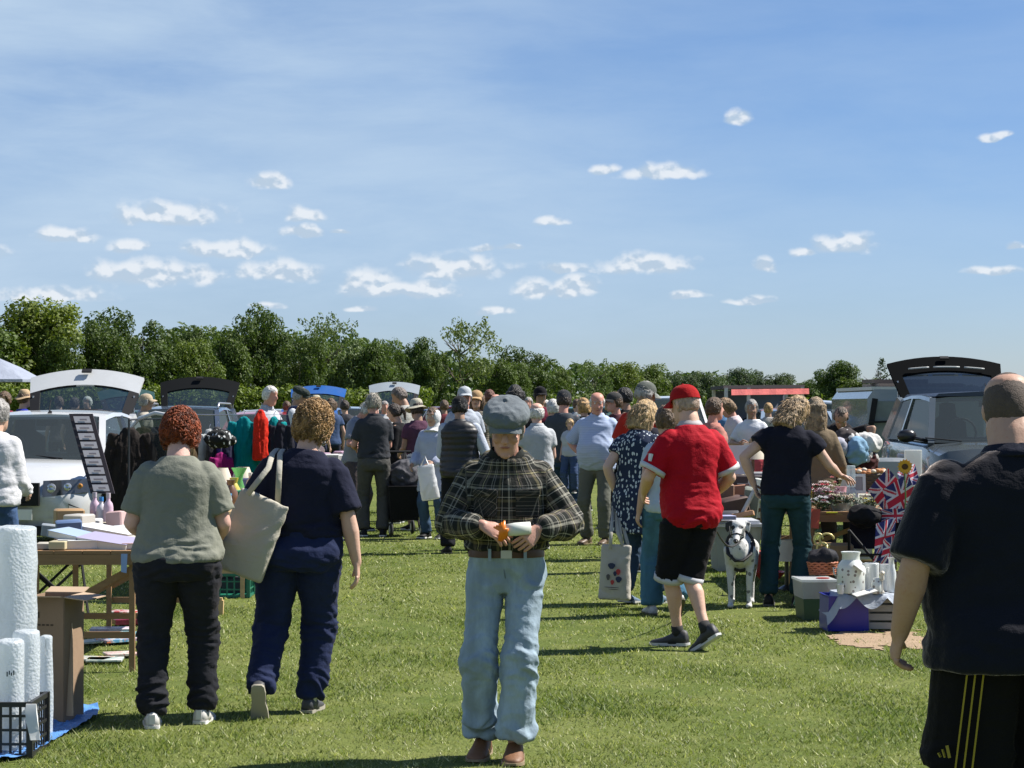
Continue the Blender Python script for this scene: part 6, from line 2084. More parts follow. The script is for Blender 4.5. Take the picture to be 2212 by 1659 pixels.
# wicker basket with a terracotta rim of leaves, bag
def basket(p, r, h_, lab, mtl, n=9):
    t = empty('wicker_basket', p, 0, lab, 'basket')
    for j in range(n):
        z = h_ * (j + .5) / n; rr_ = r * (.82 + .2 * j / n)
        m = MB(); m.tube([V((rr_ * math.cos(a), rr_ * .75 * math.sin(a), z + .004 * math.sin(a * 12 + j * 3.1))) for a in [6.283 * i / 36 for i in range(37)]], h_ / n * .55, 6, cap=False); m.build('band', mtl, t, True)
    m = MB(); m.lathe([(r * .8, .004), (r * .8, .01), (.01, .01)], (0, 0, 0), 18); m.build('base', mtl, t)
    return t
basket(P(1866, 1062, 20.9), .20, .17, 'dark wicker basket trimmed with tan, behind the picture frame', woodm((.10, .07, .05)))
m = MB()
for i in range(26):
    a = 6.283 * i / 26; m.ball(P(1866, 1018, 20.9) + V((.19 * math.cos(a), .14 * math.sin(a), .012 * math.sin(a * 5))), (.030, .024, .020), 7, 5, mi=i % 3 == 0)
thing1('garland', m, [plain((.55, .24, .10), .8), plain((.70, .62, .50), .7)], 'orange-tan garland round the rim of the dark wicker basket', 'garland')
# pile of clothes and scarves behind the table
for i, (x, y, d, mt_, lab) in enumerate(((1800, 968, (.26, .2, .2), cloth((.38, .38, .44), .8), 'pale grey-lilac cloth in the clothes heap behind the flower table'), (1828, 952, (.24, .2, .2), flecked((.06, .05, .05), (.50, .48, .46), 16, .35), 'checked scarf on top of the clothes heap'), (1872, 952, (.28, .2, .16), cloth((.55, .54, .52), .8), 'white folded cloth on top right of the clothes heap'),
        (1850, 975, (.2, .2, .22), cloth((.20, .34, .48), .8), 'sky-blue cloth in the clothes heap'), (1815, 1000, (.36, .25, .30), cloth((.03, .03, .045), .8, .4), 'navy cloth bundle left in the clothes heap'), (1862, 1005, (.30, .25, .30), flecked((.05, .015, .015), (.40, .38, .36), 13, .3), 'dark red and white patterned cloth in the clothes heap'), (1785, 1018, (.16, .2, .36), stripes((.03, .03, .06), (.55, .55, .60), .05, 0), 'navy and white striped scarf hanging from the heap'))):
    cloth_pile(P(x, y + 20, 21.8 + .1 * (i % 3)), d, mt_, lab, 40 + i)
m = MB(); m.box((0, 0, 0), (.9, .6, .03)); o = thing1('heap_table', m, W_DARK, 'dark board carrying the clothes heap behind the flower table', 'table'); o.location = (GX(1838, 21.9), 22.0, .72)
for sx in (-.4, .4):
    for sy in (-.25, .25):
        m = MB(); m.bar((sx, sy, -.72), (sx, sy, -.015), .04); m.build('leg', W_DARK, o)
o = bbox('storage_bag', P(1905, 1075, 23.6) + V((0, 0, -.2)), (.52, .4, .62), translucent((.30, .33, .36), .85), 'smoky translucent plastic sack beside the off-roader', 'sack', .1)
# flags
flag(P(1872, 1060, 18.25), P(1918, 1010, 18.1), P(1912, 1108, 18.2), 'union flag spread out to the left, over the flower table end', 1, .018)
flag(P(1905, 1058, 18.05), P(1962, 1022, 17.95), P(1930, 1128, 18.05), 'union flag spread at an angle, nearest the heavy man arm', 3, .018)
flag(P(1898, 1100, 17.9), P(1968, 1098, 17.8), P(1900, 1130, 17.9), 'red-crossed flag cloth hanging low over the black chair', 5, .02)
flag(P(1893, 1130, 17.6), P(1935, 1118, 17.6), P(1886, 1215, 17.55), 'union flag draped down the front of the black chair', 7, .025)
flag(P(1908, 1165, 17.3), P(1945, 1150, 17.2), P(1902, 1225, 17.3), 'dark blue union flag bag behind the milk churn', 9, .02)
flag(P(1938, 1022, 18.2), P(1975, 1000, 18.2), P(1950, 1062, 18.1), 'small pinkish union flag under the sunflower', 11, .012)
# sunflower
sf = empty('sunflower', P(1954, 1008, 17.9), 0, 'single orange-yellow artificial sunflower above the flags', 'flower')
for k_ in range(2):
    for j in range(14):
        a = 6.283 * (j + .5 * k_) / 14; m = MB(); rr_ = .066 - .010 * k_
        c_, s_ = math.cos(a), math.sin(a); d = V((c_, -.25 - .1 * k_, s_)); t_ = V((-s_, 0, c_))
        m.add([V((0, -.005 * k_, 0)), d * rr_ * .55 + t_ * .016, d * rr_, d * rr_ * .55 - t_ * .016], [(0, 1, 2, 3)]); m.build('petal', plain((.78, .40, .02), .6), sf)
m = MB(); m.ball((0, -.012, 0), (.026, .012, .024), 14, 8); m.build('centre', plain((.10, .05, .015), .9, bmp=.6), sf, True)
m = MB(); m.tube([(0, .01, 0), (.01, .02, -.25), (0, .03, -.5)], .006, 6); m.build('stem', plain((.08, .16, .04), .7), sf)
o = bbox('lace_panel', P(1972, 1050, 18.4), (.14, .05, .30), translucent((.75, .76, .74), .7), 'white lacy cloth hanging behind the sunflower', 'lace cloth', 0)
# black folding chair under the flags
fc = empty('folding_chair', (GX(1905, 17.75), 17.75, 0), R(-12), 'black folding chair half hidden by flags, right of the flower table', 'chair')
for a, b in (((-.27, -.2, 0), (.25, -.2, .62)), ((.27, -.2, 0), (-.25, -.2, .62)), ((-.27, .25, 0), (-.25, -.2, .62)), ((.27, .25, 0), (.25, -.2, .62)), ((-.26, .2, .3), (-.26, .28, .72)), ((.26, .2, .3), (.26, .28, .72))):
    m = MB(); m.tube([a, b], .012, 6); m.build('leg', M_black, fc)
m = MB(); m.loft([[V((x, -.22, .44)), V((x, .2, .40)), V((x, .2, .385)), V((x, -.22, .425))] for x in (-.26, 0, .26)]); m.build('seat', cloth((.015, .015, .02)), fc)
m = MB(); m.loft([[V((x, .2, .45)), V((x, .27, .70)), V((x, .28, .70)), V((x, .21, .45))] for x in (-.27, 0, .27)]); m.build('backrest', cloth((.015, .015, .02)), fc)
cloth_pile(P(1868, 1128, 17.9), (.26, .2, .12), cloth((.012, .012, .014), .8), 'black cloth bundle hanging at the table front', 52)
# below the flower table
m = MB(); m.loft([[P(1750, 1098, 18.0), P(1772, 1100, 18.0), P(1768, 1142, 17.95), P(1752, 1140, 17.95)], [P(1750, 1098, 18.1), P(1772, 1100, 18.1), P(1768, 1142, 18.1), P(1752, 1140, 18.1)]]); thing1('carrier_bag', m, plain((.70, .10, .03), .5), 'orange-red carrier bag hanging at the left of the flower table', 'bag')
basket((GX(1776, 17.0), 17.0, .315), .115, .10, 'terracotta-coloured wicker basket holding dark shoes, on the clear storage box', woodm((.42, .13, .06)), 6)
cloth_pile((GX(1776, 17.0), 17.0, .40), (.20, .14, .10), cloth((.02, .02, .025), .6, .5), 'dark shoes and straps heaped in the terracotta basket', 60)
stb = empty('storage_box', (GX(1758, 16.75), 16.75, .004), R(4), 'clear-topped storage box with a dark green base, left of the blue crate', 'storage box')
m = MB(); m.loft([[V((sx * w_, sy * l_, z)) for sx, sy in ((-1, -1), (1, -1), (1, 1), (-1, 1))] for z, w_, l_ in ((0, .105, .16), (.16, .118, .175))]); m.build('base', plain((.03, .07, .045), .5), stb)
m = MB(); m.loft([[V((sx * w_, sy * l_, z)) for sx, sy in ((-1, -1), (1, -1), (1, 1), (-1, 1))] for z, w_, l_ in ((.162, .119, .176), (.285, .128, .185))]); m.build('upper_box', translucent((.50, .50, .52), .85), stb)
m = MB(); m.box((0, 0, .296), (.27, .385, .018)); m.build('lid', translucent((.68, .70, .70), .9), stb)
for i, (x, Y_, z, d, c_, lab) in enumerate(((1800, 17.9, .3, (.3, .2, .2), (.24, .15, .07), 'brown wooden box under the flower table'), (1835, 17.7, .004, (.2, .2, .32), (.32, .33, .30), 'grey tin behind the milk churn'), (1815, 18.2, .004, (.5, .3, .30), (.20, .13, .07), 'long cardboard box in the shade under the flower table'), (1850, 18.6, .5, (.2, .2, .1), (.6, .6, .58), 'white dish box under the flower table'))):
    bbox('wooden_box', (GX(x, Y_), Y_, z if z < .4 else .32), d, woodm(c_), lab, 'box', .1 * i)
# gilded curly ornament
m = MB()
for i in range(3):
    c_ = P(1768 + i * 9, 1165 + 20 * (i % 2), 17.5); m.tube([c_ + V((.035 * math.cos(a) * (1 + .3 * i), .01, .045 * math.sin(a))) for a in [5.2 * j / 12 for j in range(13)]], .009, 7)
m.tube([P(1785, 1175, 17.5), P(1786, 1215, 17.5)], .012, 7)
thing1('gilt_ornament', m, plain((.66, .55, .22), .35, .4), 'curly pale gold ornament leaning under the flower table', 'ornament', smooth=True)

# blue crate, slatted crate, cloth and white china
bc = empty('plastic_crate', (GX(1822, 15.95), 15.95, .004), R(3), 'deep blue plastic crate at the front corner of the china stall', 'crate')
m = MB(); m.loft([[V((sx * w_, sy * l_, z)) for sx, sy in ((-1, -1), (1, -1), (1, 1), (-1, 1))] for z, w_, l_ in ((0, .150, .15), (.235, .140, .17), (.25, .148, .178), (.25, .132, .162), (.02, .138, .14))], cap=True); m.build('body', plain((.010, .018, .28), .35), bc, 30)
sc2 = empty('slatted_crate', (GX(1903, 16.0), 16.0, .004), R(-3), 'grey slatted crate right of the deep blue crate', 'crate')
gm_ = plain((.28, .28, .27), .6)
for i in range(4):
    for y in (-.16, .16):
        m = MB(); m.box((0, y, .035 + i * .062), (.245, .012, .046)); m.build('slat', gm_, sc2)
    for x in (-.122, .122):
        m = MB(); m.box((x, 0, .035 + i * .062), (.012, .30, .046)); m.build('slat', gm_, sc2)
for x in (-.108, .108):
    for y in (-.145, .145):
        m = MB(); m.box((x, y, .125), (.02, .02, .25)); m.build('post', gm_, sc2)
def drape():
    mb = MB(); nx, ny = 50, 26; pts = []
    for j in range(ny + 1):
        for i in range(nx + 1):
            u, v = i / nx, j / ny
            x = GX(1786, 15.95) + u * .52; y = 15.72 + v * .46; z = .268
            if u < .1: x -= .03 * (1 - u / .1); z -= .15 * (1 - u / .1) ** .8
            if v < .12: z -= (.02 + .08 * abs(math.sin(u * 7.5 + .6)) * (1 if u < .9 else .5)) * (1 - v / .12)
            pts.append((x, y, z + .004 * math.sin(u * 40) * math.sin(v * 9)))
    mb.v = pts; mb.f = [(j * (nx + 1) + i, j * (nx + 1) + i + 1, (j + 1) * (nx + 1) + i + 1, (j + 1) * (nx + 1) + i) for j in range(ny) for i in range(nx)]; mb.mi = [0] * len(mb.f)
    thing1('tablecloth', mb, cloth((.40, .44, .50), .9, .1), 'pale blue-grey cloth draped over the blue and slatted crates', 'cloth', smooth=True)
drape()
def dotted(t):
    tc = t.n('ShaderNodeTexCoord').outputs['Object']; vo = t.n('ShaderNodeTexVoronoi', {'Scale': 26.0, 'Vector': tc, 'Randomness': .55})
    sep = t.n('ShaderNodeSeparateXYZ', {0: tc}); low = t.m('LESS_THAN', sep.outputs[2], .185)
    col = t.mix(t.m('MULTIPLY', t.m('LESS_THAN', vo.outputs['Distance'], .27), low), (.66, .68, .64), (.20, .17, .16))
    outp(t, t.n('ShaderNodeBsdfPrincipled', {'Base Color': col, 'Roughness': .25, 'Coat Weight': .4}))
ch = empty('milk_churn', (GX(1838, 15.85), 15.86, .272), 0, 'white enamel milk churn with small dark spots, on the draped crates', 'milk churn')
MB().lathe([(.095, 0), (.100, .01), (.100, .17), (.092, .20), (.064, .235), (.062, .27), (.070, .285), (.070, .292), (.058, .288), (.056, .24)], (0, 0, 0), 30).build('body', mat('dotted enamel', dotted), ch, 35)
for s_ in (-1, 1):
    m = MB(); m.tube([(s_ * .098, 0, .17), (s_ * .125, 0, .18), (s_ * .120, 0, .13), (s_ * .099, 0, .12)], .006, 6); m.build('handle', M_white, ch, True)
m = MB(); m.lathe([(.055, 0), (.050, .008), (.03, .03), (.012, .038), (.012, .05), (.001, .052)], (0, 0, 0), 22, rot=Matrix.Rotation(R(38), 3, 'Y')); o = thing1('churn_lid', m, M_white, 'white conical lid leaning on the shoulder of the spotted churn', 'lid'); o.location = (GX(1858, 15.7), 15.74, .272 + .175)
def china(x, Y_, prof, lab, cat, name, mtl=None):
    o = MB().lathe(prof, (0, 0, 0), 20).build(name, mtl or plain((.70, .72, .72), .2, coat=.4), None, 40); o.location = (GX(x, Y_), Y_, .272); return tag(o, lab, cat)
china(1882, 15.98, [(.05, 0), (.055, .01), (.055, .20), (.05, .205), (.047, .02)], 'plain white cylinder vase behind the spotted churn', 'vase', 'vase')
china(1925, 15.9, [(.03, 0), (.034, .02), (.034, .14), (.02, .19), (.018, .23), (.030, .25), (.024, .25)], 'white china bottle vase at the right end of the cloth', 'vase', 'vase')
china(1916, 16.05, [(.045, 0), (.05, .01), (.055, .19), (.05, .19)], 'tall white beaker vase behind the white bottle vase', 'vase', 'vase')
china(1893, 15.80, [(.038, 0), (.042, .02), (.040, .07), (.030, .10), (.020, .11)], 'small cream jar with brown pattern, right of the churn', 'jar', 'jar', mat('dotted enamel', dotted))
o = china(1905, 15.78, [(.016, 0), (.018, .01), (.006, .03), (.006, .09), (.016, .10), (.014, .13)], 'small silver-topped bird ornament on the cloth', 'ornament', 'ornament', plain((.62, .58, .50), .3))
m = MB(); m.ball((0, .0, .145), (.02, .03, .018), 10, 7); m.tube([(0, -.02, .15), (0, -.05, .145)], [.006, .001], 6); m.build('head', plain((.66, .60, .50), .3), o, True)
o = china(1815, 15.75, [(.02, 0), (.024, .01), (.024, .07), (.0, .075)], 'little white salt pot left of the churn', 'pot', 'pot')
m = MB(); m.box((0, 0, 0), (.16, .11, .006)); o = thing1('white_tray', m, M_white, 'thin white tray edge jutting over the cloth in front of the churn', 'tray'); o.location = (GX(1868, 15.7), 15.72, .285); o.rotation_euler = (R(6), R(-14), R(10))

# storage tub, furniture and machines behind the dog
tub = empty('storage_tub', (GX(1588, 21.7), 21.8, .004), R(2), 'big cloudy plastic storage tub with a white lid, behind the spotted dog', 'storage tub')
m = MB(); m.loft([[V((sx * w_, sy * l_, z)) for sx, sy in ((-1, -1), (1, -1), (1, 1), (-1, 1))] for z, w_, l_ in ((0, .19, .26), (.43, .225, .30))]); m.build('body', translucent((.42, .46, .44), .9), tub, 30)
m = MB(); m.box((0, 0, .445), (.48, .64, .03)); m.box((0, 0, .475), (.42, .56, .03)); m.build('lid', plain((.62, .64, .68), .35), tub)
for s_ in (-1, 1):
    m = MB(); m.box((s_ * .245, 0, .43), (.03, .14, .05)); m.build('handle', plain((.5, .5, .55), .4), tub)
o = bbox('folded_bag', P(1560, 1122, 21.5), (.22, .2, .04), plain((.34, .36, .55), .6), 'lilac folded bag on the white tub lid beside the leash', 'bag', .2)
bbox('red_crate', (GX(1637, 21.0), 21.0, .004), (.15, .3, .23), plain((.42, .05, .03), .5), 'dull red plastic box right of the spotted dog', 'box')
T4 = trestle('dark wooden table with a printer and sheet of paper, right of the red-shirted man', 2.05, 3.1, 23.4, 27.2, .76, W_DARK, planks=4)
for i, (x, y, Y_, d, c_, lab, cat) in enumerate(((1586, 958, 24.6, (.26, .3, .30), (.36, .38, .38), 'grey tub-shaped appliance with a black top, above the dark table', 'appliance'), (1613, 1010, 23.8, (.34, .3, .10), (.05, .04, .04), 'black printer with paper standing in it', 'printer'), (1640, 1018, 24.3, (.2, .3, .12), (.32, .33, .34), 'grey radio at the right end of the dark table', 'radio'), (1560, 1005, 24.0, (.2, .3, .08), (.12, .08, .06), 'brown wooden case left of the printer', 'case'))):
    q = P(x, y, Y_); o = bbox(cat, (q.x, q.y, .762), d, plain(c_, .5), lab, cat, .05 * i)
    if i == 0:
        m = MB(); m.box((0, 0, .32), (.27, .31, .05)); m.build('top', M_black, o); m = MB(); m.box((-.02, -.05, .37), (.16, .1, .05)); m.build('panel', M_white, o)
    if i == 1:
        m = MB(); m.box((0, -.06, .015), (.26, .25, .01)); m.build('tray', plain((.3, .3, .3), .5), o)
m = MB(); q = P(1590, 968, 23.9); m.add([q + V((-.12, 0, -.28)), q + V((.13, 0, -.28)), q + V((.16, .06, .03)), q + V((-.11, .06, .03)), q + V((-.12, .006, -.28)), q + V((.13, .006, -.28)), q + V((.16, .066, .03)), q + V((-.11, .066, .03))], [(0, 1, 2, 3), (7, 6, 5, 4), (0, 4, 5, 1), (1, 5, 6, 2), (2, 6, 7, 3), (3, 7, 4, 0)]); thing1('white_sheet', m, plain((.72, .73, .72), .7), 'white sheet of board standing on the dark table right of the red sleeve', 'board')
junk = [(1562, 1070, 22.9, (.22, .2, .24), (.24, .13, .08), 'brown leather case under the dark table'), (1585, 1095, 22.7, (.28, .3, .20), (.09, .05, .04), 'dark brown box under the dark table'), (1600, 1060, 23.2, (.3, .3, .12), (.45, .22, .14), 'salmon-pink book box under the dark table'), (1618, 1085, 22.8, (.16, .3, .30), (.22, .24, .20), 'olive-grey sack under the dark table'),
        (1636, 1060, 23.0, (.2, .2, .24), (.55, .56, .52), 'pale carton with dark print under the dark table'), (1574, 1118, 22.4, (.2, .2, .12), (.05, .05, .06), 'black shoe box under the dark table'), (1606, 1112, 22.3, (.22, .16, .05), (.48, .26, .14), 'orange-tan flat box behind the storage tub')]
for i, (x, y, Y_, d, c_, lab) in enumerate(junk):
    q = P(x, y, Y_); bbox('box', (q.x, q.y, max(.004, q.z - d[2] / 2)), d, plain(c_, .6), lab, 'box', .3 * math.sin(i * 2), tilt=(.15 * math.sin(i * 3), .2 * math.sin(i * 5)))
m = MB(); q = P(1625, 1085, 22.3); m.tube([q + V((-.12, 0, -.15)), q + V((.02, 0, .12)), q + V((.08, 0, .13))], [.022, .022, .028], 8); thing1('vacuum_hose', m, plain((.45, .46, .46), .4), 'grey curved hose handle sticking up from the jumble under the dark table', 'hose')
# more stalls up the right side, behind the vendors
T5 = trestle('far trestle table of bric-a-brac in front of the red canopy', 2.6, 3.8, 34, 38, .74, W_DARK)
g = random.Random(31)
for i in range(16):
    c_ = g.choice([((.6, .6, .58), 'white'), ((.45, .06, .05), 'red'), ((.05, .07, .2), 'navy'), ((.5, .4, .2), 'tan'), ((.04, .04, .04), 'black'), ((.1, .3, .4), 'teal')])
    bbox('box', (2.7 + g.random(), 34.2 + i * .22, .742), (.16 + .1 * g.random(), .16, .10 + .2 * g.random()), plain(c_[0], .5), f'small {c_[1]} box, {ORD[i]} from the near end of the table before the red canopy', 'box', g.uniform(0, 1), group='bric-a-brac on the far table')
T6 = trestle('far trestle table on the left side of the crowd, beyond the clothes rail', -3.1, -2.2, 29.0, 33.5, .74, W_PALE)
for i in range(14):
    c_ = g.choice([((.6, .6, .58), 'white'), ((.45, .06, .05), 'red'), ((.05, .07, .2), 'navy'), ((.5, .4, .2), 'tan'), ((.45, .3, .4), 'pink'), ((.1, .3, .4), 'teal')])
    bbox('box', (-3.0 + .7 * g.random(), 29.2 + i * .3, .742), (.16 + .1 * g.random(), .16, .08 + .16 * g.random()), plain(c_[0], .5), f'small {c_[1]} box on the far left table, {ORD[i]} from its near end', 'box', g.uniform(0, 1), group='wares on the far left table')

# ---------------------------------------------------------------- more small wares, one by one
def wares(tag_, x0, x1, y0, y1, z, n, seed, where, big=1.0):
    g = random.Random(seed)
    cols = [('white', (.66, .66, .64)), ('cream', (.60, .54, .42)), ('dark blue', (.03, .05, .16)), ('red', (.50, .04, .03)), ('amber', (.45, .20, .04)), ('black', (.03, .03, .03)), ('green', (.05, .22, .08)),
            ('pink', (.62, .32, .38)), ('silver', (.45, .46, .48)), ('brown', (.18, .09, .05)), ('sky blue', (.20, .40, .60)), ('yellow', (.65, .50, .08))]
    kinds = ['mug', 'vase', 'bowl', 'jug', 'lamp', 'tin', 'clock']
    for i in range(n):
        cn_, c_ = cols[g.randrange(len(cols))]; kd = kinds[(i + g.randrange(2)) % 7]; s_ = big * g.uniform(.85, 1.25)
        m_ = plain(c_, .3, coat=.3); p = V((x0 + (x1 - x0) * g.random(), y0 + (y1 - y0) * (i + .5) / n, z))
        pr = {'mug': [(.038, 0), (.042, .004), (.042, .09), (.038, .09), (.036, .01)], 'vase': [(.03, 0), (.055, .06), (.05, .12), (.022, .17), (.034, .21), (.028, .21)], 'bowl': [(.035, 0), (.04, .01), (.09, .06), (.086, .06), (.03, .014)],
              'jug': [(.04, 0), (.06, .05), (.045, .12), (.05, .15), (.044, .15)], 'lamp': [(.05, 0), (.05, .01), (.012, .03), (.012, .16)], 'tin': [(.05, 0), (.05, .12), (.052, .12), (.052, .135)], 'clock': [(.05, 0), (.06, .02), (.05, .05), (.02, .08)]}[kd]
        o = MB().lathe([(a * s_, b * s_) for a, b in pr], (0, 0, 0), 14).build(kd, m_, None, 40); o.location = p
        tag(o, f'{cn_} {kd} {where}, {ORD[i % 16]} from the near end', kd, tag_)
        if kd == 'lamp':
            MB().lathe([(.10 * s_, .16 * s_), (.06 * s_, .27 * s_)], (0, 0, 0), 14, cap=False).build('lamp_shade', plain((.62, .56, .44), .8), o, True)
        if kd in ('mug', 'jug'):
            m = MB(); m.tube([(.04 * s_, 0, .02 * s_), (.075 * s_, 0, .03 * s_), (.075 * s_, 0, .07 * s_), (.04 * s_, 0, .08 * s_)], .006, 6); m.build('handle', m_, o, True)
        if kd == 'tin': MB().lathe([(.053 * s_, .118 * s_), (.053 * s_, .14 * s_)], (0, 0, 0), 14).build('lid', M_steel, o, 40)
        if kd == 'clock':
            m = MB(); m.lathe([(.045 * s_, 0), (.045 * s_, .012)], (0, -.02 * s_, .12 * s_), 16, rot=Matrix.Rotation(R(90), 3, 'X')); m.build('clock_face', M_white, o, 40)
wares('wares on the ornament table', -2.9, -2.25, 18.7, 23.6, .737, 16, 5, 'among the ornaments left of the tote')
wares('wares on the flower table', 2.5, 3.3, 18.5, 20.8, .737, 12, 6, 'among the flowers on the stall')
wares('wares on the dark table', 2.1, 3.0, 23.5, 27.0, .762, 14, 7, 'on the dark table beside the printer', 1.3)
wares('wares on the ground by the blue crate', 2.25, 2.9, 16.6, 18.1, .004, 9, 8, 'on grass behind the spotted churn', 1.2)
wares('wares on the far left table', -3.0, -2.3, 29.2, 33.2, .742, 14, 9, 'on the far table past the clothes', 1.4)
wares('wares below the flower table', 2.3, 2.9, 18.4, 20.4, .004, 10, 10, 'in the shade below the flower table', 1.6)
# ================================================================ people in front
def wpt(pr, p):
    """Local point of a person -> world."""
    o = pr['ob']
    return V(o.location) + Matrix.Rotation(o.rotation_euler.z, 3, 'Z') @ V(p)


SK_PALE, SK_MID, SK_RED, SK_TAN = (.60, .36, .28), (.50, .30, .21), (.54, .27, .20), (.36, .21, .14)
H_GREY, H_WHITE = hairm((.33, .31, .29), .35), hairm((.62, .60, .56), .25)
H_BROWN, H_DARK, H_BLACK = hairm((.11, .065, .035), .4), hairm((.045, .030, .022), .4), hairm((.015, .013, .012), .4)
H_BLOND, H_GINGER, H_SANDY = hairm((.46, .31, .15), .45), hairm((.28, .060, .016), .55), hairm((.40, .24, .10), .5)

# the man in the flat cap, looking down at his hands
pl = plaid((.018, .020, .018), [(.05, .10, (.42, .40, .33)), (.13, .15, (.25, .24, .20)), (.30, .36, (.16, .13, .11)), (.38, .40, (.60, .52, .30)), (.42, .46, (.16, .13, .11)),
           (.58, .60, (.40, .38, .33)), (.64, .66, (.35, .33, .30)), (.78, .84, (.20, .17, .09)), (.88, .90, (.58, .54, .46))], .17)
jeans_pale = denim((.29, .37, .435), .5)
Y = 10.15
hero = person('elderly man in a grey flat cap, plaid shirt and pale jeans, walking towards us', (GX(1094, Y), Y, 0), 180, 1.635, dict(hip=.96, waist=1.0, belly=.010, chest=.97, sh=.95, arm=.92, leg=.94),
              lean=4, hunch=15, head=(6, -3, 0), voxel=.0055, cvoxel=.007, skin=(.52, .28, .21), face_parts=True, seed=3,
              rhand=(.112, .275, 1.13), lhand=(-.150, .265, 1.11), rpole=(1, -.45, -.75), lpole=(-1, -.45, -.75),
              rfingers=((-.86, .28, -.42), (-.15, -.65, -.75)), lfingers=((.62, .45, -.62), (.35, -.85, -.2)), hand_curl=(.85, .42),
              lfoot=(-.040, .08, .0, -4, 2), rfoot=(.115, -.04, .0, -10, 4),
              top=dict(kind='shirt', mat=pl, hem=1.008, off=.028, sleeve=1.93, sl_off=.018, amp=.017, flare=-.02, freq=(6, 6, 12), hemfold=.9, collar='shirt'),
              bottom=dict(kind='trousers', mat=jeans_pale, thigh=.98, knee=1.12, hem=1.30, waist=1.0, off=.010, belt=plain((.075, .030, .020), .45), len=.93, amp=.017, cuff=True, freq=(9, 9, 13), ankle=1.3),
              shoes=dict(mat=plain((.20, .09, .04), .6, bmp=.4), sole=plain((.35, .26, .16), .7), w=1.12),
              hair=dict(mat=H_GREY, th=.008, front=.05), hat=dict(kind='flat', mat=cloth((.155, .175, .19), .95, .3, 120), w=.98))
# belt loops, shirt pockets, the zip placket
m = MB()
for x in (-.085, .075):
    m = MB(); p, mm = hero['fr'](.983); m.box(p + mm @ V((x, .150, 0)), (.014, .014, .055), mm); m.build('belt_loop', jeans_pale, hero['ob'])

for s_ in (-1, 1):
    p, mm = hero['fr'](1.24); q = p + mm @ V((s_ * .095, .158, 0))
    m = MB(); m.box(q, (.11, .010, .12), mm @ Matrix.Rotation(-s_ * .25, 3, 'Z')); m.box(q + mm @ V((0, .006, .055)), (.115, .012, .03), mm @ Matrix.Rotation(-s_ * .25, 3, 'Z'))
    later(m.build('pocket', plaid((.020, .022, .020), [(.1, .14, (.28, .26, .22)), (.3, .33, (.16, .14, .13)), (.5, .54, (.30, .27, .22)), (.8, .84, (.14, .12, .10))], .055), hero['ob']), .006, 2,
          bones=[(q + V((-.1, 0, -.1)), q + V((.1 * s_, 0, .1)), .1, (0, 1, 0), 0)])

# seams of his jeans: pocket edges, fly and side seams
sm_ = plain((.15, .20, .26), .9)
for s_ in (-1, 1):
    pp = []
    for i in range(7):
        f = i / 6; z = .955 - .085 * f ** 1.6; p_, m_ = hero['fr'](z); x = s_ * (.075 + .075 * f); pp.append(p_ + m_ @ V((x, .134 * math.sqrt(max(.05, 1 - (x / .172) ** 2)) - .004, 0)))
    m = MB(); m.tube(pp, .0035, 6); m.build('pocket_seam', sm_, hero['ob'], True)
m = MB(); m.tube([V((.012, .118, .93)), V((.012, .124, .87)), V((.004, .112, .82))], .004, 6); m.build('fly_seam', sm_, hero['ob'], True)
# what he holds
a = wpt(hero, (.028, .315, 1.05)); b = wpt(hero, (-.085, .30, 1.06))
m = MB(); m.tube([a.lerp(b, .18), a.lerp(b, .6), b + (b - a) * .2], [(.020, .026), (.026, .030), (.024, .028)], 14, cap=True)
tag(m.build('paper_tube', plain((.70, .72, .66), .55), None, True), 'white paper packet held in the hands of the man in the flat cap', 'packet')
m = MB()
for i in range(5):
    m.tube([a + V((.0 + i * .006, -.01, -.045 + i * .004)), a + V((.012 + i * .004, -.022, .0)), a + V((.02 - i * .012, -.01, .045 - i * .007))], [(.010, .004), (.016, .005), (.004, .003)], 8)
tag(m.build('orange_wrapper', plain((.85, .22, .01), .4), None, True), 'crumpled bright orange wrapper between the fingers of the man in the flat cap', 'wrapper')

# ginger-haired shopper
Y = 11.15
ging = person('heavy person with curly ginger hair, sage green t-shirt and charcoal joggers, seen from behind', (GX(383, Y), Y, 0), 3, 1.585, dict(hip=1.24, waist=1.30, chest=1.10, sh=.98, belly=.03, arm=1.22, leg=1.22, bum=1.2, neck=1.1),
              lean=7, hunch=6, head=(14, -4, 0), voxel=.009, cvoxel=.009, skin=(.62, .36, .29), seed=5,
              lhand=(-.20, .28, 1.02), rhand=(.20, .28, 1.00), lpole=(-.45, -1, -.3), rpole=(.45, -1, -.3),
              lfoot=(-.125, -.07, 0, 6, 0), rfoot=(.125, .10, 0, -6, 0),
              top=dict(kind='tee', mat=cloth((.215, .22, .18), .95, .12), hem=.90, off=.016, sleeve=.80, sl_off=.020, amp=.011, flare=.004, hemfold=1.6),
              bottom=dict(kind='trousers', mat=cloth((.020, .021, .026), .95, .3), thigh=1.04, knee=1.18, hem=.95, waist=1.03, off=.014, len=1.0, amp=.014, ankle=1.6, freq=(8, 8, 24)),
              shoes=dict(mat=plain((.62, .60, .56), .6), sole=plain((.75, .73, .70), .6), sock=plain((.04, .04, .045), .9), w=1.05, tab=plain((.72, .70, .68), .5)),
              hair=dict(mat=H_GINGER, th=.022, amp=.012, freq=30, tufts=1900, curl=True, front=.03, nape=-.065))

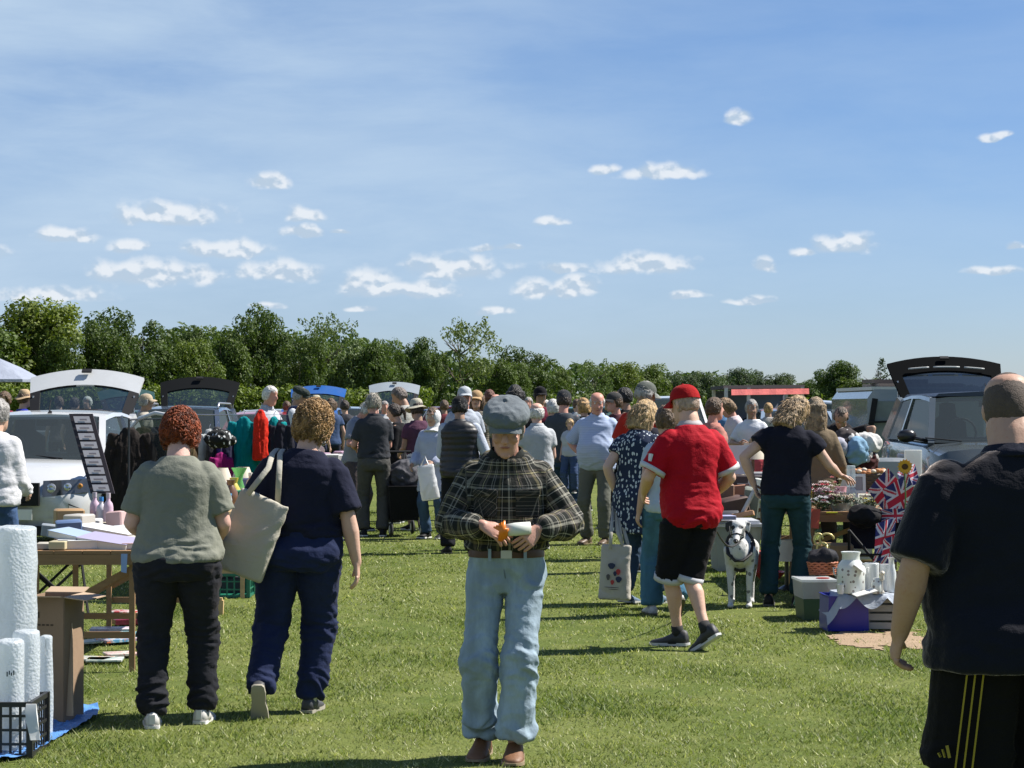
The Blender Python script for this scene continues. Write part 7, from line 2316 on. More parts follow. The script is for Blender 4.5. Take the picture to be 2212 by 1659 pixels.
# fair-haired woman with the tote bag
Y = 11.6
navy = person('woman with short sandy curls in navy t-shirt and joggers, carrying a cream tote', (GX(645, Y), Y, 0), -4, 1.615, dict(hip=1.36, waist=1.36, chest=1.12, sh=1.02, belly=.02, bust=.02, arm=1.15, leg=1.20, bum=1.25, neck=1.05),
              side=6, lean=3, hunch=8, head=(4, -14, 4), voxel=.008, cvoxel=.009, skin=(.56, .34, .25), seed=8,
              lhand=(-.36, .10, .93), rhand=(.335, .0, .80), lpole=(-.4, -1, -.2), rpole=(.8, -.9, 0), rfingers=((.04, .10, -1), (-1, 0, 0)), hand_curl=(.7, .40),
              lfoot=(-.165, -.36, .015, 4, 62), rfoot=(.055, .06, 0, -6, 0),
              top=dict(kind='tee', mat=cloth((.016, .018, .036), .92, .2), hem=.985, off=.016, sleeve=.86, sl_off=.022, amp=.011, flare=.0, hemfold=1.6),
              bottom=dict(kind='trousers', mat=cloth((.018, .026, .068), .9, .25), thigh=1.08, knee=1.30, hem=1.05, waist=1.05, off=.016, len=1.0, amp=.013, ankle=1.5, freq=(8, 8, 20)),
              shoes=dict(mat=plain((.05, .05, .055), .6), sole=plain((.36, .33, .26), .8), sock=plain((.7, .7, .68), .9)),
              hair=dict(mat=H_SANDY, th=.024, amp=.008, freq=20, tufts=1500, curl=True, front=.035, nape=-.075))


def soft_bag(name, c, w, h, d, tilt, rz, mtl, label, cat, handles, strap_m=None, print_=None, fold=.008, sag=.0):
    """Cloth bag; c = centre of the top edge; handles = list of point lists (world)."""
    mb = MB(); rs = []
    mt = Matrix.Translation(V(c)) @ Matrix.Rotation(rz, 4, 'Z') @ Matrix.Rotation(tilt, 4, 'Y')
    for i in range(9):
        f = i / 8
        dd = d * (.25 + .75 * math.sin(min(f * 1.4, 1) * math.pi / 2)); ww_ = w * (.94 + .06 * f)
        rs.append([mt @ V((ww_ / 2 * math.copysign(abs(math.cos(a)) ** .45, math.cos(a)), dd / 2 * math.copysign(abs(math.sin(a)) ** .6, math.sin(a)), -h * f)) for a in [6.2832 * j / 24 for j in range(24)]])
    mb.loft(rs)
    o = mb.build(name, mtl)
    tag(o, label, cat)
    later(o, .009, 1, fold=fold_fn(fold, (5, 5, 6), 4, [], 1.0, fold * .8))
    hb = MB()
    for pts in handles: hb.tube(pts, [(.015, .004)] * len(pts), 8, side=(1, .3, 0))
    hb.build('strap', strap_m or mtl, o, True)
    return o, mt


canvas = cloth((.46, .43, .36), .9, .12)
shl = wpt(navy, navy['sh'][-1])
top_c = P(574, 1076, 11.43)
soft_bag('tote_bag', top_c, .275, .41, .11, R(22), R(-6), canvas, 'plain cream canvas tote bag hanging from the left shoulder of the navy-clad woman', 'bag',
         [[P(535, 1068, 11.33), P(580, 1010, 11.38), shl + V((-.015, -.055, .052)), shl + V((.0, .02, .075)), shl + V((-.03, .09, .02))],
          [P(600, 1090, 11.47), P(603, 1020, 11.42), shl + V((.025, -.060, .050)), shl + V((.03, .02, .072)), shl + V((.0, .09, .02))]])

# man in the red football shirt
Y = 14.7
redm = cloth((.40, .005, .016), .75, .18)
red = person('man in a red baseball cap, red sports shirt and black shorts, walking away', (GX(1494, Y), Y, 0), 22, 1.735, dict(hip=1.06, waist=1.14, chest=1.04, sh=.98, belly=.03, arm=1.08, leg=.98, neck=1.15),
             lean=2, hunch=5, head=(8, 18, 0), voxel=.009, cvoxel=.011, skin=(.60, .36, .26), seed=11, rhand=(.24, .20, .98), rpole=(.5, -1, 0), lhand=(-.22, .26, 1.02), lpole=(-.6, -.9, 0),
             lfoot=(-.02, .16, 0, 38, 2), rfoot=(.06, -.20, .0, 30, 32),
             top=dict(kind='tee', mat=redm, hem=.80, off=.018, sleeve=.84, sl_off=.024, amp=.013, flare=.0, hemfold=1.0, collar=plain((.45, .40, .40), .7), cuffs=plain((.60, .60, .60), .7)),
             bottom=dict(kind='shorts', mat=cloth((.010, .010, .012), .9), waist=1.0, off=.014, len=1.04, hem=1.10, thigh=1.05),
             shoes=dict(mat=plain((.03, .03, .034), .6, var=.4), sole=plain((.55, .55, .54), .6), sock=plain((.02, .02, .02), .9), high=.01),
             hair=dict(mat=hairm((.42, .30, .23), .2), th=.004, amp=.001, front=.05), hat=dict(kind='cap', mat=cloth((.36, .012, .014), .9, .2)))
for s_ in (-1, 1):
    h_ = red['hj'][s_]; kn = red['legs'][s_][0]; an = red['legs'][s_][1]
    m = MB(); e = kn.lerp(an, .04); d = (kn - h_).normalized()
    m.tube([e - d * .012, e + d * .030], .072 * .985 * 1.05 * 1.10 + .021, 18); m.build('hem_band', plain((.55, .55, .58), .8), red['ob'], True)
e_, w_, fd, pn = red['hands'][-1]; S = red['sh'][-1]
m = MB(); c_ = S.lerp(e_, .52) + V((-.078, -.02, .01)); m.box(c_, (.012, .07, .05), Matrix.Rotation(.3, 3, 'Y')); m.build('sleeve_badge', plain((.7, .7, .7), .7), red['ob'])

# woman in the flecked dress
Y = 18.0
flo = person('fair-haired woman in a navy and white patterned tunic over jeans, holding a printed tote', (GX(1378, Y), Y, 0), -32, 1.655, dict(hip=1.14, waist=1.26, chest=1.08, sh=.94, belly=.03, bust=.03, arm=1.05, leg=1.05),
             lean=4, hunch=8, head=(12, -20, 0), voxel=.010, cvoxel=.012, skin=(.60, .38, .28), seed=14, lhand=(-.20, -.02, .93), rhand=(.12, .24, 1.12), lfoot=(-.10, -.04, 0, -4, 6), rfoot=(.12, .12, 0, -8, 0),
             top=dict(kind='dress', mat=flecked((.020, .030, .060), (.52, .56, .58), 42, .34), hem=.60, off=.016, sleeve=.5, sl_off=.018, amp=.009, flare=.012),
             bottom=dict(kind='trousers', mat=denim((.045, .080, .135)), waist=.98, hem=.95, len=.93),
             shoes=dict(mat=plain((.10, .16, .24), .6), sole=plain((.6, .6, .58), .7)),
             hair=dict(kind='bob', mat=H_BLOND, th=.014, amp=.007, tufts=220, len=.10, tlen=.05, lift=.3, front=.04))
hw = wpt(flo, flo['hands'][-1][1]) + V((-.01, -.02, -.05))
bo, bm = soft_bag('tote_bag', P(1331, 1178, 17.78), .245, .425, .12, R(2), R(-12), cloth((.47, .44, .38), .9, .1), 'cream tote with a small dark printed picture, held by the woman in the patterned tunic', 'bag',
         [[P(1318, 1186, 17.72), P(1320, 1150, 17.75), hw + V((-.01, 0, 0)), P(1334, 1150, 17.78), P(1346, 1180, 17.75)],
          [P(1345, 1186, 17.84), P(1340, 1150, 17.80), hw + V((.01, .02, 0)), P(1352, 1160, 17.82), P(1362, 1196, 17.80)]])
m = MB()
for x, y, w_, h_, mi in ((-.02, .16, .06, .05, 0), (.035, .205, .035, .05, 1), (-.045, .25, .03, .05, 2), (.04, .265, .05, .05, 0), (-.01, .29, .03, .04, 1), (.01, .22, .03, .04, 0), (-.015, .33, .12, .006, 2), (.0, .345, .08, .006, 2)):
    pts_ = [bm @ V((x + w_ / 2 * math.cos(a) * (1 + .2 * math.sin(3 * a)), -.0735, -y + h_ / 2 * math.sin(a))) for a in [6.283 * i / 10 for i in range(10)]]
    m.add(pts_, [tuple(range(10))], mi)
m.build('print', [plain((.03, .04, .09), .8), plain((.45, .05, .05), .8), plain((.10, .09, .09), .8)], bo)

# woman in the dark sleeveless-looking top at the flower stall
Y = 17.8
dark = person('woman with loose blond-brown hair, black top and teal jeans reaching over the flower stall', (GX(1697, Y), Y, 0), -14, 1.705, dict(hip=1.02, waist=1.16, chest=1.08, sh=1.0, bust=.03, belly=.02, arm=1.05, leg=1.0, bum=1.1),
              lean=5, hunch=9, head=(24, -26, 6), side=5, voxel=.010, cvoxel=.011, skin=(.58, .36, .27), seed=17, lhand=(-.26, .02, .98), lpole=(-1, -.6, 0), rhand=(.40, .34, 1.05), rpole=(.5, -.6, -.7), rfingers=((.7, .6, -.3), (0, -.3, -1)),
              lfoot=(-.14, .0, 0, 6, 0), rfoot=(.09, .06, 0, -12, 0),
              top=dict(kind='tee', mat=cloth((.012, .013, .022), .92, .2), hem=.90, off=.018, sleeve=.46, sl_off=.030, amp=.009, flare=.002),
              bottom=dict(kind='trousers', mat=denim((.018, .050, .062), .3), waist=1.02, knee=1.0, hem=1.10, len=.97, amp=.009),
              shoes=dict(mat=M_black, sole=plain((.1, .1, .1), .7)),
              hair=dict(kind='long', mat=hairm((.33, .22, .115), .55), th=.018, amp=.009, tufts=350, len=.16, tlen=.06, lift=.3, front=.04))

# large man at the right edge, from behind
Y = 7.0
big = person('heavy man with cropped grey hair, dark navy polo and black shorts with yellow stripes', (GX(2196, Y), Y, 0), 4, 1.712, dict(hip=1.50, waist=1.80, chest=1.50, sh=1.40, belly=.07, arm=1.25, leg=1.22, neck=1.45, bum=1.25),
             lean=1, hunch=8, head=(14, -8, 0), voxel=.008, cvoxel=.010, skin=(.46, .27, .19), seed=20, lhand=(-.365, .05, .885), rhand=(.36, .05, .88), hand_curl=(.9, .9), lpole=(-.5, -1, 0),
             top=dict(kind='tee', mat=cloth((.010, .012, .019), .93, .2, sheen=.55), hem=.785, off=.020, sleeve=.98, sl_off=.024, amp=.010, flare=.0, collar=None),  # warm sheen raised so the shoulders of the shirt look sunlit
             bottom=dict(kind='shorts', mat=cloth((.007, .007, .008), .85), waist=1.0, off=.02, len=1.02, hem=1.35, thigh=1.12),
             shoes=dict(mat=plain((.1, .1, .1), .6), sole=M_white),
             hair=dict(kind='short', mat=plain((.085, .060, .045), .8, var=.4, scale=60, bmp=.4), th=.0045, amp=.0015, freq=60, tufts=0, front=.05, nape=-.075))
# rounded collar band
m = MB(); p0, m0 = big['fr'](1.47); rs = []
for rr_, zz_ in ((.084, .012), (.096, -.006), (.118, -.030), (.108, -.034), (.088, -.012), (.078, .008)):
    rs.append([p0 + m0 @ V((rr_ * 1.12 * math.cos(a), rr_ * .98 * math.sin(a) - .006, zz_)) for a in [6.283 * i / 24 for i in range(24)]])
m.loft(rs, cap=False); m.build('collar', cloth((.014, .017, .03), .9), big['ob'], True)
# three stripes and a small badge of three slanted bars down the side of his shorts
hh = big['hj'][-1]; kk = big['legs'][-1][0]
yel = plain((.34, .27, .02), .7)
rleg = .072 * 1.12 * 1.22 * 1.35 + .022
for j, aa in enumerate((-118, -109, -100)):
    m = MB(); rs = []
    for i in range(12):
        f = .12 + .90 * i / 11
        c_ = hh.lerp(kk, f); r_ = (.090 * 1.12 * 1.22 + .024) * (1 - f) + rleg * f + .010
        rs.append([c_ + V((r_ * math.cos(R(aa - d_)), r_ * math.sin(R(aa - d_)), 0)) for d_ in (-1.0, 1.0)])
    m.loft(rs, cap=False, closed=False); m.build('stripe', yel, big['ob'])
m = MB()
for j in range(3):
    a0 = R(-136 + j * 5); c_ = hh.lerp(kk, .88); r_ = rleg + .016
    hgt = .012 + .013 * j
    m.bar(c_ + V((r_ * math.cos(a0), r_ * math.sin(a0), -.02)), c_ + V((r_ * math.cos(a0 - .05), r_ * math.sin(a0 - .05), -.02 + hgt)), .009, .004)
m.build('badge', yel, big['ob'])
# ================================================================ the crowd
def who(label, x, crown, Y, face, H=None, hat=None, hatz=0.0, drop=0.0, **kw):
    """x, top: picture column of the body and row of the crown; height follows unless given."""
    zt = CAMH + (HORIZ - crown) / FPX * Y - hatz + drop
    H = H or zt
    kw.setdefault('voxel', .013 if Y < 30 else .017); kw.setdefault('cvoxel', .014 if Y < 30 else .018)
    kw.setdefault('seed', int(x) % 97 + 1)
    return person(label, (GX(x, Y), Y, 0), face, H, hat=hat, group='shoppers and stallholders at the sale', **kw)


def T_(c, **k): return dict(kind='tee', mat=c if isinstance(c, bpy.types.Material) else cloth(c, .9), **k)
def B_t(c, **k): return dict(kind='trousers', mat=c if isinstance(c, bpy.types.Material) else cloth(c, .9), **k)
DEN = denim((.06, .10, .19)); GREYT = (.10, .10, .10); NAVY = (.018, .022, .045); BLK = (.012, .012, .014)
FOLDED = dict(lhand=(-.06, .22, 1.12), rhand=(.08, .24, 1.12), lpole=(-1, -.6, -.3), rpole=(1, -.6, -.3))
CARRY = dict(lhand=(-.14, .26, 1.02), rhand=(.14, .26, 1.04))

# left edge
who('man in a white long-sleeved shirt and blue jeans, cut by the left picture edge', -16, 862, 16.6, -20, lean=10, side=-3, skin=SK_MID, top=T_((.62, .62, .64), sleeve=2, hem=.90, off=.03, sl_off=.022, amp=.014, flare=.01), bottom=B_t(denim((.05, .09, .18))), hair=dict(mat=H_GREY), voxel=.012, body=dict(waist=1.2, chest=1.1, belly=.02), rhand=(.12, .3, 1.0))
who('small distant figure in a maroon top under the grey sunshade', 12, 848, 34, 150, top=T_((.20, .02, .05)), bottom=B_t(BLK), hair=dict(mat=H_BROWN))
who('distant woman in a straw hat and royal blue top left of the white raised tailgate', 50, 846, 36, -60, hatz=.0, top=T_((.02, .03, .28)), bottom=B_t(DEN), hair=dict(mat=H_BROWN), hat=dict(kind='sun', mat=cloth((.50, .36, .22), .9), r=.15))
who('distant man in a beige cap seen between the two raised tailgates', 312, 853, 36, -80, top=T_((.40, .36, .30)), bottom=B_t(BLK), hair=dict(mat=H_GREY), hat=dict(kind='cap', mat=cloth((.45, .36, .25))), skin=SK_TAN)
who('distant person with brown hair seen through the white raised tailgate glass, left', 128, 858, 44, 20, top=T_((.10, .09, .09)), bottom=B_t(BLK), hair=dict(mat=H_BROWN))
who('distant dark-haired person in a black coat seen through the white raised tailgate glass', 160, 860, 43, -30, top=T_(BLK), bottom=B_t(BLK), hair=dict(mat=H_DARK))
who('distant grey-haired person in pale top seen through the white raised tailgate glass, right', 190, 858, 45, 160, top=T_((.5, .5, .48)), bottom=B_t(DEN), hair=dict(mat=H_WHITE))

# left middle
who('white-haired man in a white polo shirt standing behind the teal clothes', 578, 836, 31, -120, top=T_((.44, .46, .50), collar='polo', sleeve=.8), bottom=B_t(GREYT), hair=dict(mat=H_WHITE, th=.012), skin=SK_RED, body=dict(waist=1.15, belly=.03), head=(12, 0, 0), **FOLDED)
who('man in a dark flat cap and navy waistcoat over a white shirt, looking down', 640, 838, 35, -100, top=dict(kind='vest', mat=cloth((.05, .05, .11)), sleeve=0, hem=.86, off=.022), extras=dict(under=dict(mat=cloth((.55, .57, .60)), sleeve=.9)), bottom=B_t(NAVY), hair=dict(mat=H_GREY), hat=dict(kind='flat', mat=cloth((.035, .045, .04)), w=.95), skin=SK_TAN, head=(22, 0, 0), **FOLDED)
who('woman in a straw hat with dark band, mostly hidden by the sandy-haired shopper', 682, 858, 40, -20, top=T_(flecked((.30, .30, .34), (.6, .5, .5), 22)), bottom=B_t(NAVY), hair=dict(mat=H_BROWN), hat=dict(kind='sun', mat=cloth((.48, .42, .30)), r=.145, band=M_black))
who('brown-haired person in blue behind the sandy-haired shopper', 715, 862, 42, 30, top=T_((.05, .08, .16)), bottom=B_t(NAVY), hair=dict(mat=H_BROWN, kind='bob', len=.05))
who('white-haired woman in a grey top bending her head over something in her hands', 768, 872, 28.6, -120, top=T_((.26, .27, .31), sleeve=.8), bottom=B_t((.10, .08, .08)), hair=dict(mat=H_WHITE, th=.020, amp=.009, tufts=250, front=.03), skin=SK_RED, head=(34, 0, 0), hunch=14, lean=8, drop=.09, body=dict(bust=.03, belly=.02, waist=1.15), **FOLDED)
who('grey-haired man in dark polo shirt and grey trousers, back to us, beside the trolley', 808, 852, 27.4, 8, top=T_(cloth((.045, .048, .055)), sleeve=.75, hem=.945, off=.018, collar='polo', amp=.010), bottom=B_t((.085, .083, .078), waist=1.03, off=.014, hem=1.15, belt=M_black, amp=.011), hair=dict(mat=hairm((.36, .33, .27), .35), th=.010, tufts=200), skin=SK_RED, head=(10, 22, 0), lhand=(-.20, .26, 1.06), rhand=(.12, .28, 1.06), rfoot=(.10, -.03, 0, -8, 0), lfoot=(-.12, .02, 0, 6, 0), body=dict(waist=1.15, belly=.02))
who('dark-haired woman in a black jacket, between the grey-haired man and the sun hat', 858, 874, 30.5, 80, top=T_(BLK, sleeve=2), bottom=B_t(BLK), hair=dict(kind='ponytail', mat=H_DARK), skin=SK_MID, head=(14, 0, 0), body=dict(bust=.03), **CARRY)
who('tall man in a cream shirt with brown-grey hair, leaning over behind the sun hat', 884, 840, 33.5, 60, top=T_((.44, .43, .39), sleeve=.8, off=.024), bottom=B_t((.3, .28, .22)), hair=dict(mat=hairm((.16, .13, .11), .4)), skin=SK_TAN, head=(20, 20, 0), lean=10, drop=.04, body=dict(waist=1.2, chest=1.12), **CARRY)
who('woman in cream sun hat, plum top and white striped skirt, beside the trolley', 903, 866, 28.8, 30, top=T_((.10, .045, .075), hem=1.0), bottom=dict(kind='skirt', mat=stripes((.62, .62, .62), (.12, .13, .2), .075, 1, .78), len=.45, waist=1.08, flare=.04), hair=dict(mat=H_DARK), hat=dict(kind='sun', mat=cloth((.45, .42, .33)), r=.165), skin=SK_TAN, body=dict(bust=.03, hip=1.1), head=(12, 0, 0), **CARRY)
scarf = who('woman in a white headscarf and long pale tunic holding a white carrier bag', 938, 882, 27.0, 155, top=dict(kind='dress', mat=cloth((.42, .46, .58), .9), hem=.62, sleeve=2, off=.028, sl_off=.022, flare=.008), bottom=B_t(denim((.05, .09, .16))), hair=dict(mat=H_BROWN), hat=dict(kind='scarf', mat=cloth((.66, .66, .66), .9)), skin=SK_MID, face_parts=True, rhand=(.24, .16, .98), lhand=(-.10, .22, 1.0), head=(8, 0, 0))
vest = who('man in black cap and black quilted body warmer over white shirt, back to us', 993, 842, 24.2, 2, H=1.70, top=dict(kind='vest', mat=plain((.012, .013, .016), .45, var=.3), sleeve=0, hem=.84, off=.040, puff=.062, collar='stand'), extras=dict(under=dict(mat=cloth((.44, .48, .56)), sleeve=1.95)), bottom=B_t((.014, .015, .02), hem=1.25, amp=.011), shoes=dict(sole=plain((.03, .03, .03))), hair=dict(mat=H_BLACK), hat=dict(kind='cap', mat=cloth((.02, .02, .022)), backwards=False), skin=SK_TAN, body=dict(sh=1.05, waist=1.15), lhand=(-.14, .26, 1.04), rhand=(.28, .18, 1.0), lfoot=(-.13, -.02, 0, 12, 0), rfoot=(.12, .08, 0, -10, 12), head=(14, 0, 0))
who('person in a pale grey baseball cap just behind the black quilted body warmer', 1003, 838, 29.5, 190, top=T_((.40, .44, .50), sleeve=.8), bottom=B_t(NAVY), hair=dict(mat=H_GREY), hat=dict(kind='cap', mat=cloth((.42, .45, .48))), skin=SK_RED)
who('woman in a tan peaked cap facing us, right of the black quilted body warmer', 1030, 846, 31.5, 172, top=T_(stripes((.20, .18, .14), (.10, .09, .08), .03)), bottom=B_t(BLK), hair=dict(kind='bob', mat=H_BROWN, len=.08), hat=dict(kind='cap', mat=cloth((.42, .28, .15))), skin=(.58, .34, .25), face_parts=True, body=dict(bust=.03))
who('bald sunburnt man behind the flat cap wearer left shoulder', 1073, 853, 36, 150, top=T_((.05, .05, .06)), bottom=B_t(BLK), skin=(.60, .30, .22))
who('reddish-haired person in a dark top between the tan cap and the bald man', 1058, 844, 38, 20, top=T_((.08, .03, .03)), bottom=B_t(BLK), hair=dict(mat=hairm((.14, .05, .03), .4)))
who('broad person with a dark mop of hair directly behind the flat cap', 1113, 836, 29, 8, top=T_(BLK, sleeve=.9), bottom=B_t(BLK), hair=dict(kind='bob', mat=H_BLACK, len=.02, th=.02), skin=SK_TAN, body=dict(chest=1.15, waist=1.2))
who('man in a black cap and sunglasses behind the flat cap wearer right shoulder', 1166, 838, 33, 195, top=T_((.14, .02, .04)), bottom=B_t(BLK), hair=dict(mat=H_BLACK), hat=dict(kind='cap', mat=cloth(BLK)), skin=SK_TAN)
who('balding man in a white polo shirt close behind the flat cap wearer', 1160, 872, 25.0, 10, top=T_((.46, .48, .50), hem=.85, collar='polo'), bottom=B_t(NAVY), hair=dict(kind='balding', mat=H_WHITE), skin=(.60, .36, .27), body=dict(waist=1.25, belly=.03), **CARRY)
who('silver-haired person seen between the white polo and the dark cap', 1196, 866, 31, 30, top=T_((.03, .03, .03)), bottom=B_t(BLK), hair=dict(mat=H_WHITE, th=.018), body=dict(sh=.9))
cc = who('man in a dark cap and slate t-shirt carrying a child', 1217, 845, 28.0, -12, top=T_((.060, .070, .082), sleeve=.8), bottom=B_t(denim((.03, .06, .11))), hair=dict(mat=H_DARK), hat=dict(kind='cap', mat=cloth((.035, .038, .042))), skin=SK_RED, lhand=(-.10, .26, 1.12), rhand=(.12, .30, 1.02), head=(10, 0, 0))
person('small child with light hair held against the chest of the man in slate', (GX(1232, 27.7), 27.75, .52), 160, .92, dict(sh=.85), head=(12, 10, 0), top=T_((.45, .47, .50)), bottom=B_t((.05, .08, .16)), hair=dict(mat=H_BLOND), voxel=.010, cvoxel=.011, group='shoppers and stallholders at the sale')
who('person with fair hair and black top behind the pale blue shirt, left', 1262, 862, 34, 60, top=T_(flecked((.02, .02, .02), (.3, .28, .2), 20)), bottom=B_t(BLK), hair=dict(mat=H_SANDY, kind='bob', len=.04))
who('white-haired man in a pale blue checked shirt and grey-green trousers, hand on hip', 1290, 848, 25.9, 162, top=T_(stripes((.40, .47, .62), (.34, .41, .56), .02), sleeve=.95, hem=.84, off=.030, sl_off=.026, amp=.013, collar='shirt', flare=.008), bottom=B_t((.135, .140, .115), hem=1.15, amp=.010), shoes=dict(mat=plain((.12, .08, .05)), sole=plain((.2, .15, .1))), hair=dict(mat=H_WHITE, kind='balding', th=.008), skin=(.52, .25, .18), face_parts=True,
    body=dict(waist=1.25, belly=.05, sh=1.05), rhand=(.17, .04, .99), rpole=(1, -.5, .1), lhand=(-.20, .10, .95), head=(18, 22, 0), lfoot=(-.12, .10, 0, 0, 0), rfoot=(.12, 0, 0, -10, 0))
who('person in a dark cap close behind the pale blue shirt', 1330, 850, 29, 120, top=T_((.10, .04, .05)), bottom=B_t(BLK), hair=dict(mat=H_BROWN), hat=dict(kind='cap', mat=cloth((.05, .05, .05))), skin=SK_RED)
who('dark-haired person with grey streak behind the orange-red t-shirt', 1352, 840, 30, 80, top=T_(BLK), bottom=B_t(BLK), hair=dict(mat=H_BLACK), skin=SK_TAN)
who('tall man in a grey cap and tomato-red t-shirt behind the patterned tunic', 1386, 826, 23.3, -28, top=T_(cloth((.46, .030, .018), .8), sleeve=.8, hem=.86), bottom=B_t((.05, .06, .07)), hair=dict(mat=H_GREY), hat=dict(kind='cap', mat=cloth((.12, .13, .115)), peak=cloth((.30, .31, .28))), skin=SK_TAN, lhand=(-.24, .04, .90), rhand=(.15, .26, 1.05), head=(18, -30, 0), body=dict(sh=1.02))
who('slim person in black trousers hidden behind the patterned tunic', 1398, 868, 21.5, 10, top=T_((.02, .02, .03)), bottom=B_t(BLK), hair=dict(mat=H_DARK), body=dict(hip=.9))
who('walker in pale blue top and flared jeans, mostly hidden behind the red shirt', 1440, 880, 17.0, 12, top=T_((.45, .52, .58), hem=.86), bottom=B_t(denim((.06, .15, .22)), hem=1.5), hair=dict(mat=H_BROWN), lfoot=(-.10, .10, 0, 0, 0), rfoot=(.06, -.20, .02, 0, 40), shoes=dict(mat=plain((.5, .5, .5), .7, var=.5, scale=60), sole=plain((.10, .09, .06), .8)), body=dict(sh=.85))
who('grey-haired person in a peach top just right of the red cap', 1540, 862, 24, -60, top=T_((.45, .20, .16)), bottom=B_t(BLK), hair=dict(mat=H_BROWN), skin=SK_RED, body=dict(sh=.85))
# right middle
who('woman with brown-blond hair leaning over a far stall, by the white post', 1586, 866, 31, 100, top=T_((.60, .52, .54), sleeve=.9), bottom=B_t((.03, .04, .05)), hair=dict(kind='bob', mat=hairm((.22, .13, .06), .5), len=.05, th=.02), skin=SK_RED, head=(24, 0, 0), hunch=12, drop=.05, **CARRY)
who('grey-haired vendor in a white t-shirt, arms folded, behind the dark table', 1624, 865, 30, 150, top=T_((.66, .68, .72), sleeve=.8, off=.024), bottom=B_t((.05, .05, .06)), hair=dict(mat=H_GREY), skin=SK_TAN, face_parts=True, head=(10, 30, 0), body=dict(waist=1.15), **FOLDED)
who('small child in red and white beside the folded-arms vendor', 1628, 935, 29.0, 160, top=T_((.60, .10, .12)), bottom=B_t((.5, .48, .5)), hair=dict(mat=H_SANDY), H=1.18)
who('woman in a brown top with straight hair beyond the blond-brown haired one', 1762, 862, 20.6, -10, top=T_((.17, .13, .085), sleeve=2, hem=.8, off=.022), bottom=B_t((.04, .03, .03)), hair=dict(kind='long', mat=hairm((.24, .17, .10), .4), len=.22), skin=SK_RED, rhand=(.24, .2, .95), body=dict(sh=.85, hip=.95))
who('stallholder in a black t-shirt leaning forward with an outstretched arm', 1812, 850, 24.6, 165, H=1.68, top=T_((.016, .016, .018), sleeve=.75), bottom=B_t(BLK), hair=dict(mat=hairm((.10, .07, .05), .4), th=.006), skin=SK_TAN, face_parts=True, lean=18, hunch=10, head=(26, 10, 0), lhand=(-.34, .34, 1.16), lpole=(-.6, 0, 1), rhand=(.24, .1, .95), side=-6)
for i, (x, top, Y, f, c, hc_, nm) in enumerate(((745, 866, 44, 20, (.05, .05, .06), H_DARK, 'black'), (830, 868, 46, 200, (.5, .5, .52), H_GREY, 'white'), (960, 866, 44, 10, (.20, .05, .06), H_BROWN, 'wine red'), (1088, 858, 47, 40, (.03, .05, .10), H_DARK, 'navy'), (1142, 860, 45, 170, (.35, .30, .25), H_GREY, 'beige'), (1180, 866, 42, 150, (.30, .04, .10), H_WHITE, 'raspberry'),
        (1246, 864, 48, 20, (.30, .33, .36), H_BROWN, 'grey'), (1275, 866, 50, 190, (.02, .02, .02), H_DARK, 'charcoal'), (1318, 862, 46, 60, (.05, .10, .10), H_BROWN, 'dark teal'), (1468, 862, 40, 30, (.15, .18, .30), H_GREY, 'blue-grey'), (1556, 868, 44, 170, (.10, .20, .35), H_BROWN, 'bright blue'), (1660, 872, 42, 10, (.40, .38, .36), H_SANDY, 'stone'), (620, 868, 48, 30, (.02, .02, .03), H_BROWN, 'inky'))):
    who(f'distant head and shoulders in {nm} at the back of the crowd', x, top, Y, f, top=T_(c), bottom=B_t(BLK), hair=dict(mat=hc_), skin=[SK_MID, SK_RED, SK_TAN][i % 3])

# carrier bag of the woman in the headscarf
q = P(918, 996, 26.6)
soft_bag('carrier_bag', q + V((0, 0, -.06)), .20, .40, .14, R(-10), 0, translucent((.72, .73, .74), .93), 'full white plastic carrier bag beside the trolley, hanging from a hand', 'bag', [[q + V((-.06, 0, -.08)), q + V((0, 0, .06)), q + V((.06, 0, -.08))]], fold=.014)
# orange bag by the headscarf woman's hand
m = MB(); q = P(962, 1075, 26.4); m.ball(q, (.05, .04, .06), 10, 7, fn=lambda d: 1 + .2 * math.sin(d.x * 7 + d.z * 5)); thing1('orange_parcel', m, plain((.75, .14, .02), .5), 'small orange-red parcel below the white headscarf sleeve', 'parcel', smooth=True)

# black wheeled pram-like trolley
tr = empty('wheeled_trolley', (GX(868, 27.6), 27.6, 0), R(12), 'black wheeled trolley loaded with dark bags, right of the grey trousers', 'trolley')
m = MB(); m.loft([[V((sx * w_, sy * l_, z)) for sx, sy in ((-1, -1), (1, -1), (1, 1), (-1, 1))] for z, w_, l_ in ((.20, .17, .25), (.62, .21, .32))]); m.build('basket', cloth((.012, .012, .014), .7), tr)
for a, b in (((-.18, -.28, .10), (.10, .36, 1.02)), ((.18, -.28, .10), (.10, .36, 1.02)), ((.15, -.28, .62), (.22, -.42, .1)), ((-.16, .28, .10), (-.1, .0, .6))):
    m = MB(); m.tube([a, b], .014, 6); m.build('frame_tube', M_black, tr)
m = MB(); m.tube([(-.12, .38, 1.03), (.18, .38, 1.03)], .016, 8); m.build('handle', M_black, tr)
for x, y in ((-.18, -.3), (.2, -.32), (-.17, .28), (.18, .28)):
    m = MB(); m.lathe([(.075, -.02), (.09, 0), (.075, .02), (.02, .02)], (x, y, .09), 16, rot=Matrix.Rotation(R(90), 3, 'Y')); w_ = m.build('wheel', M_rubber, tr, 40)
    m = MB(); m.lathe([(.05, -.022), (.05, .022)], (x, y, .09), 12, rot=Matrix.Rotation(R(90), 3, 'Y')); m.build('hub', plain((.6, .6, .6), .4), w_)
cloth_pile((GX(872, 27.6), 27.6, .62), (.38, .4, .30), cloth((.07, .07, .08), .7, .4), 'dark grey bags piled on the black wheeled trolley', 70, 'bags')

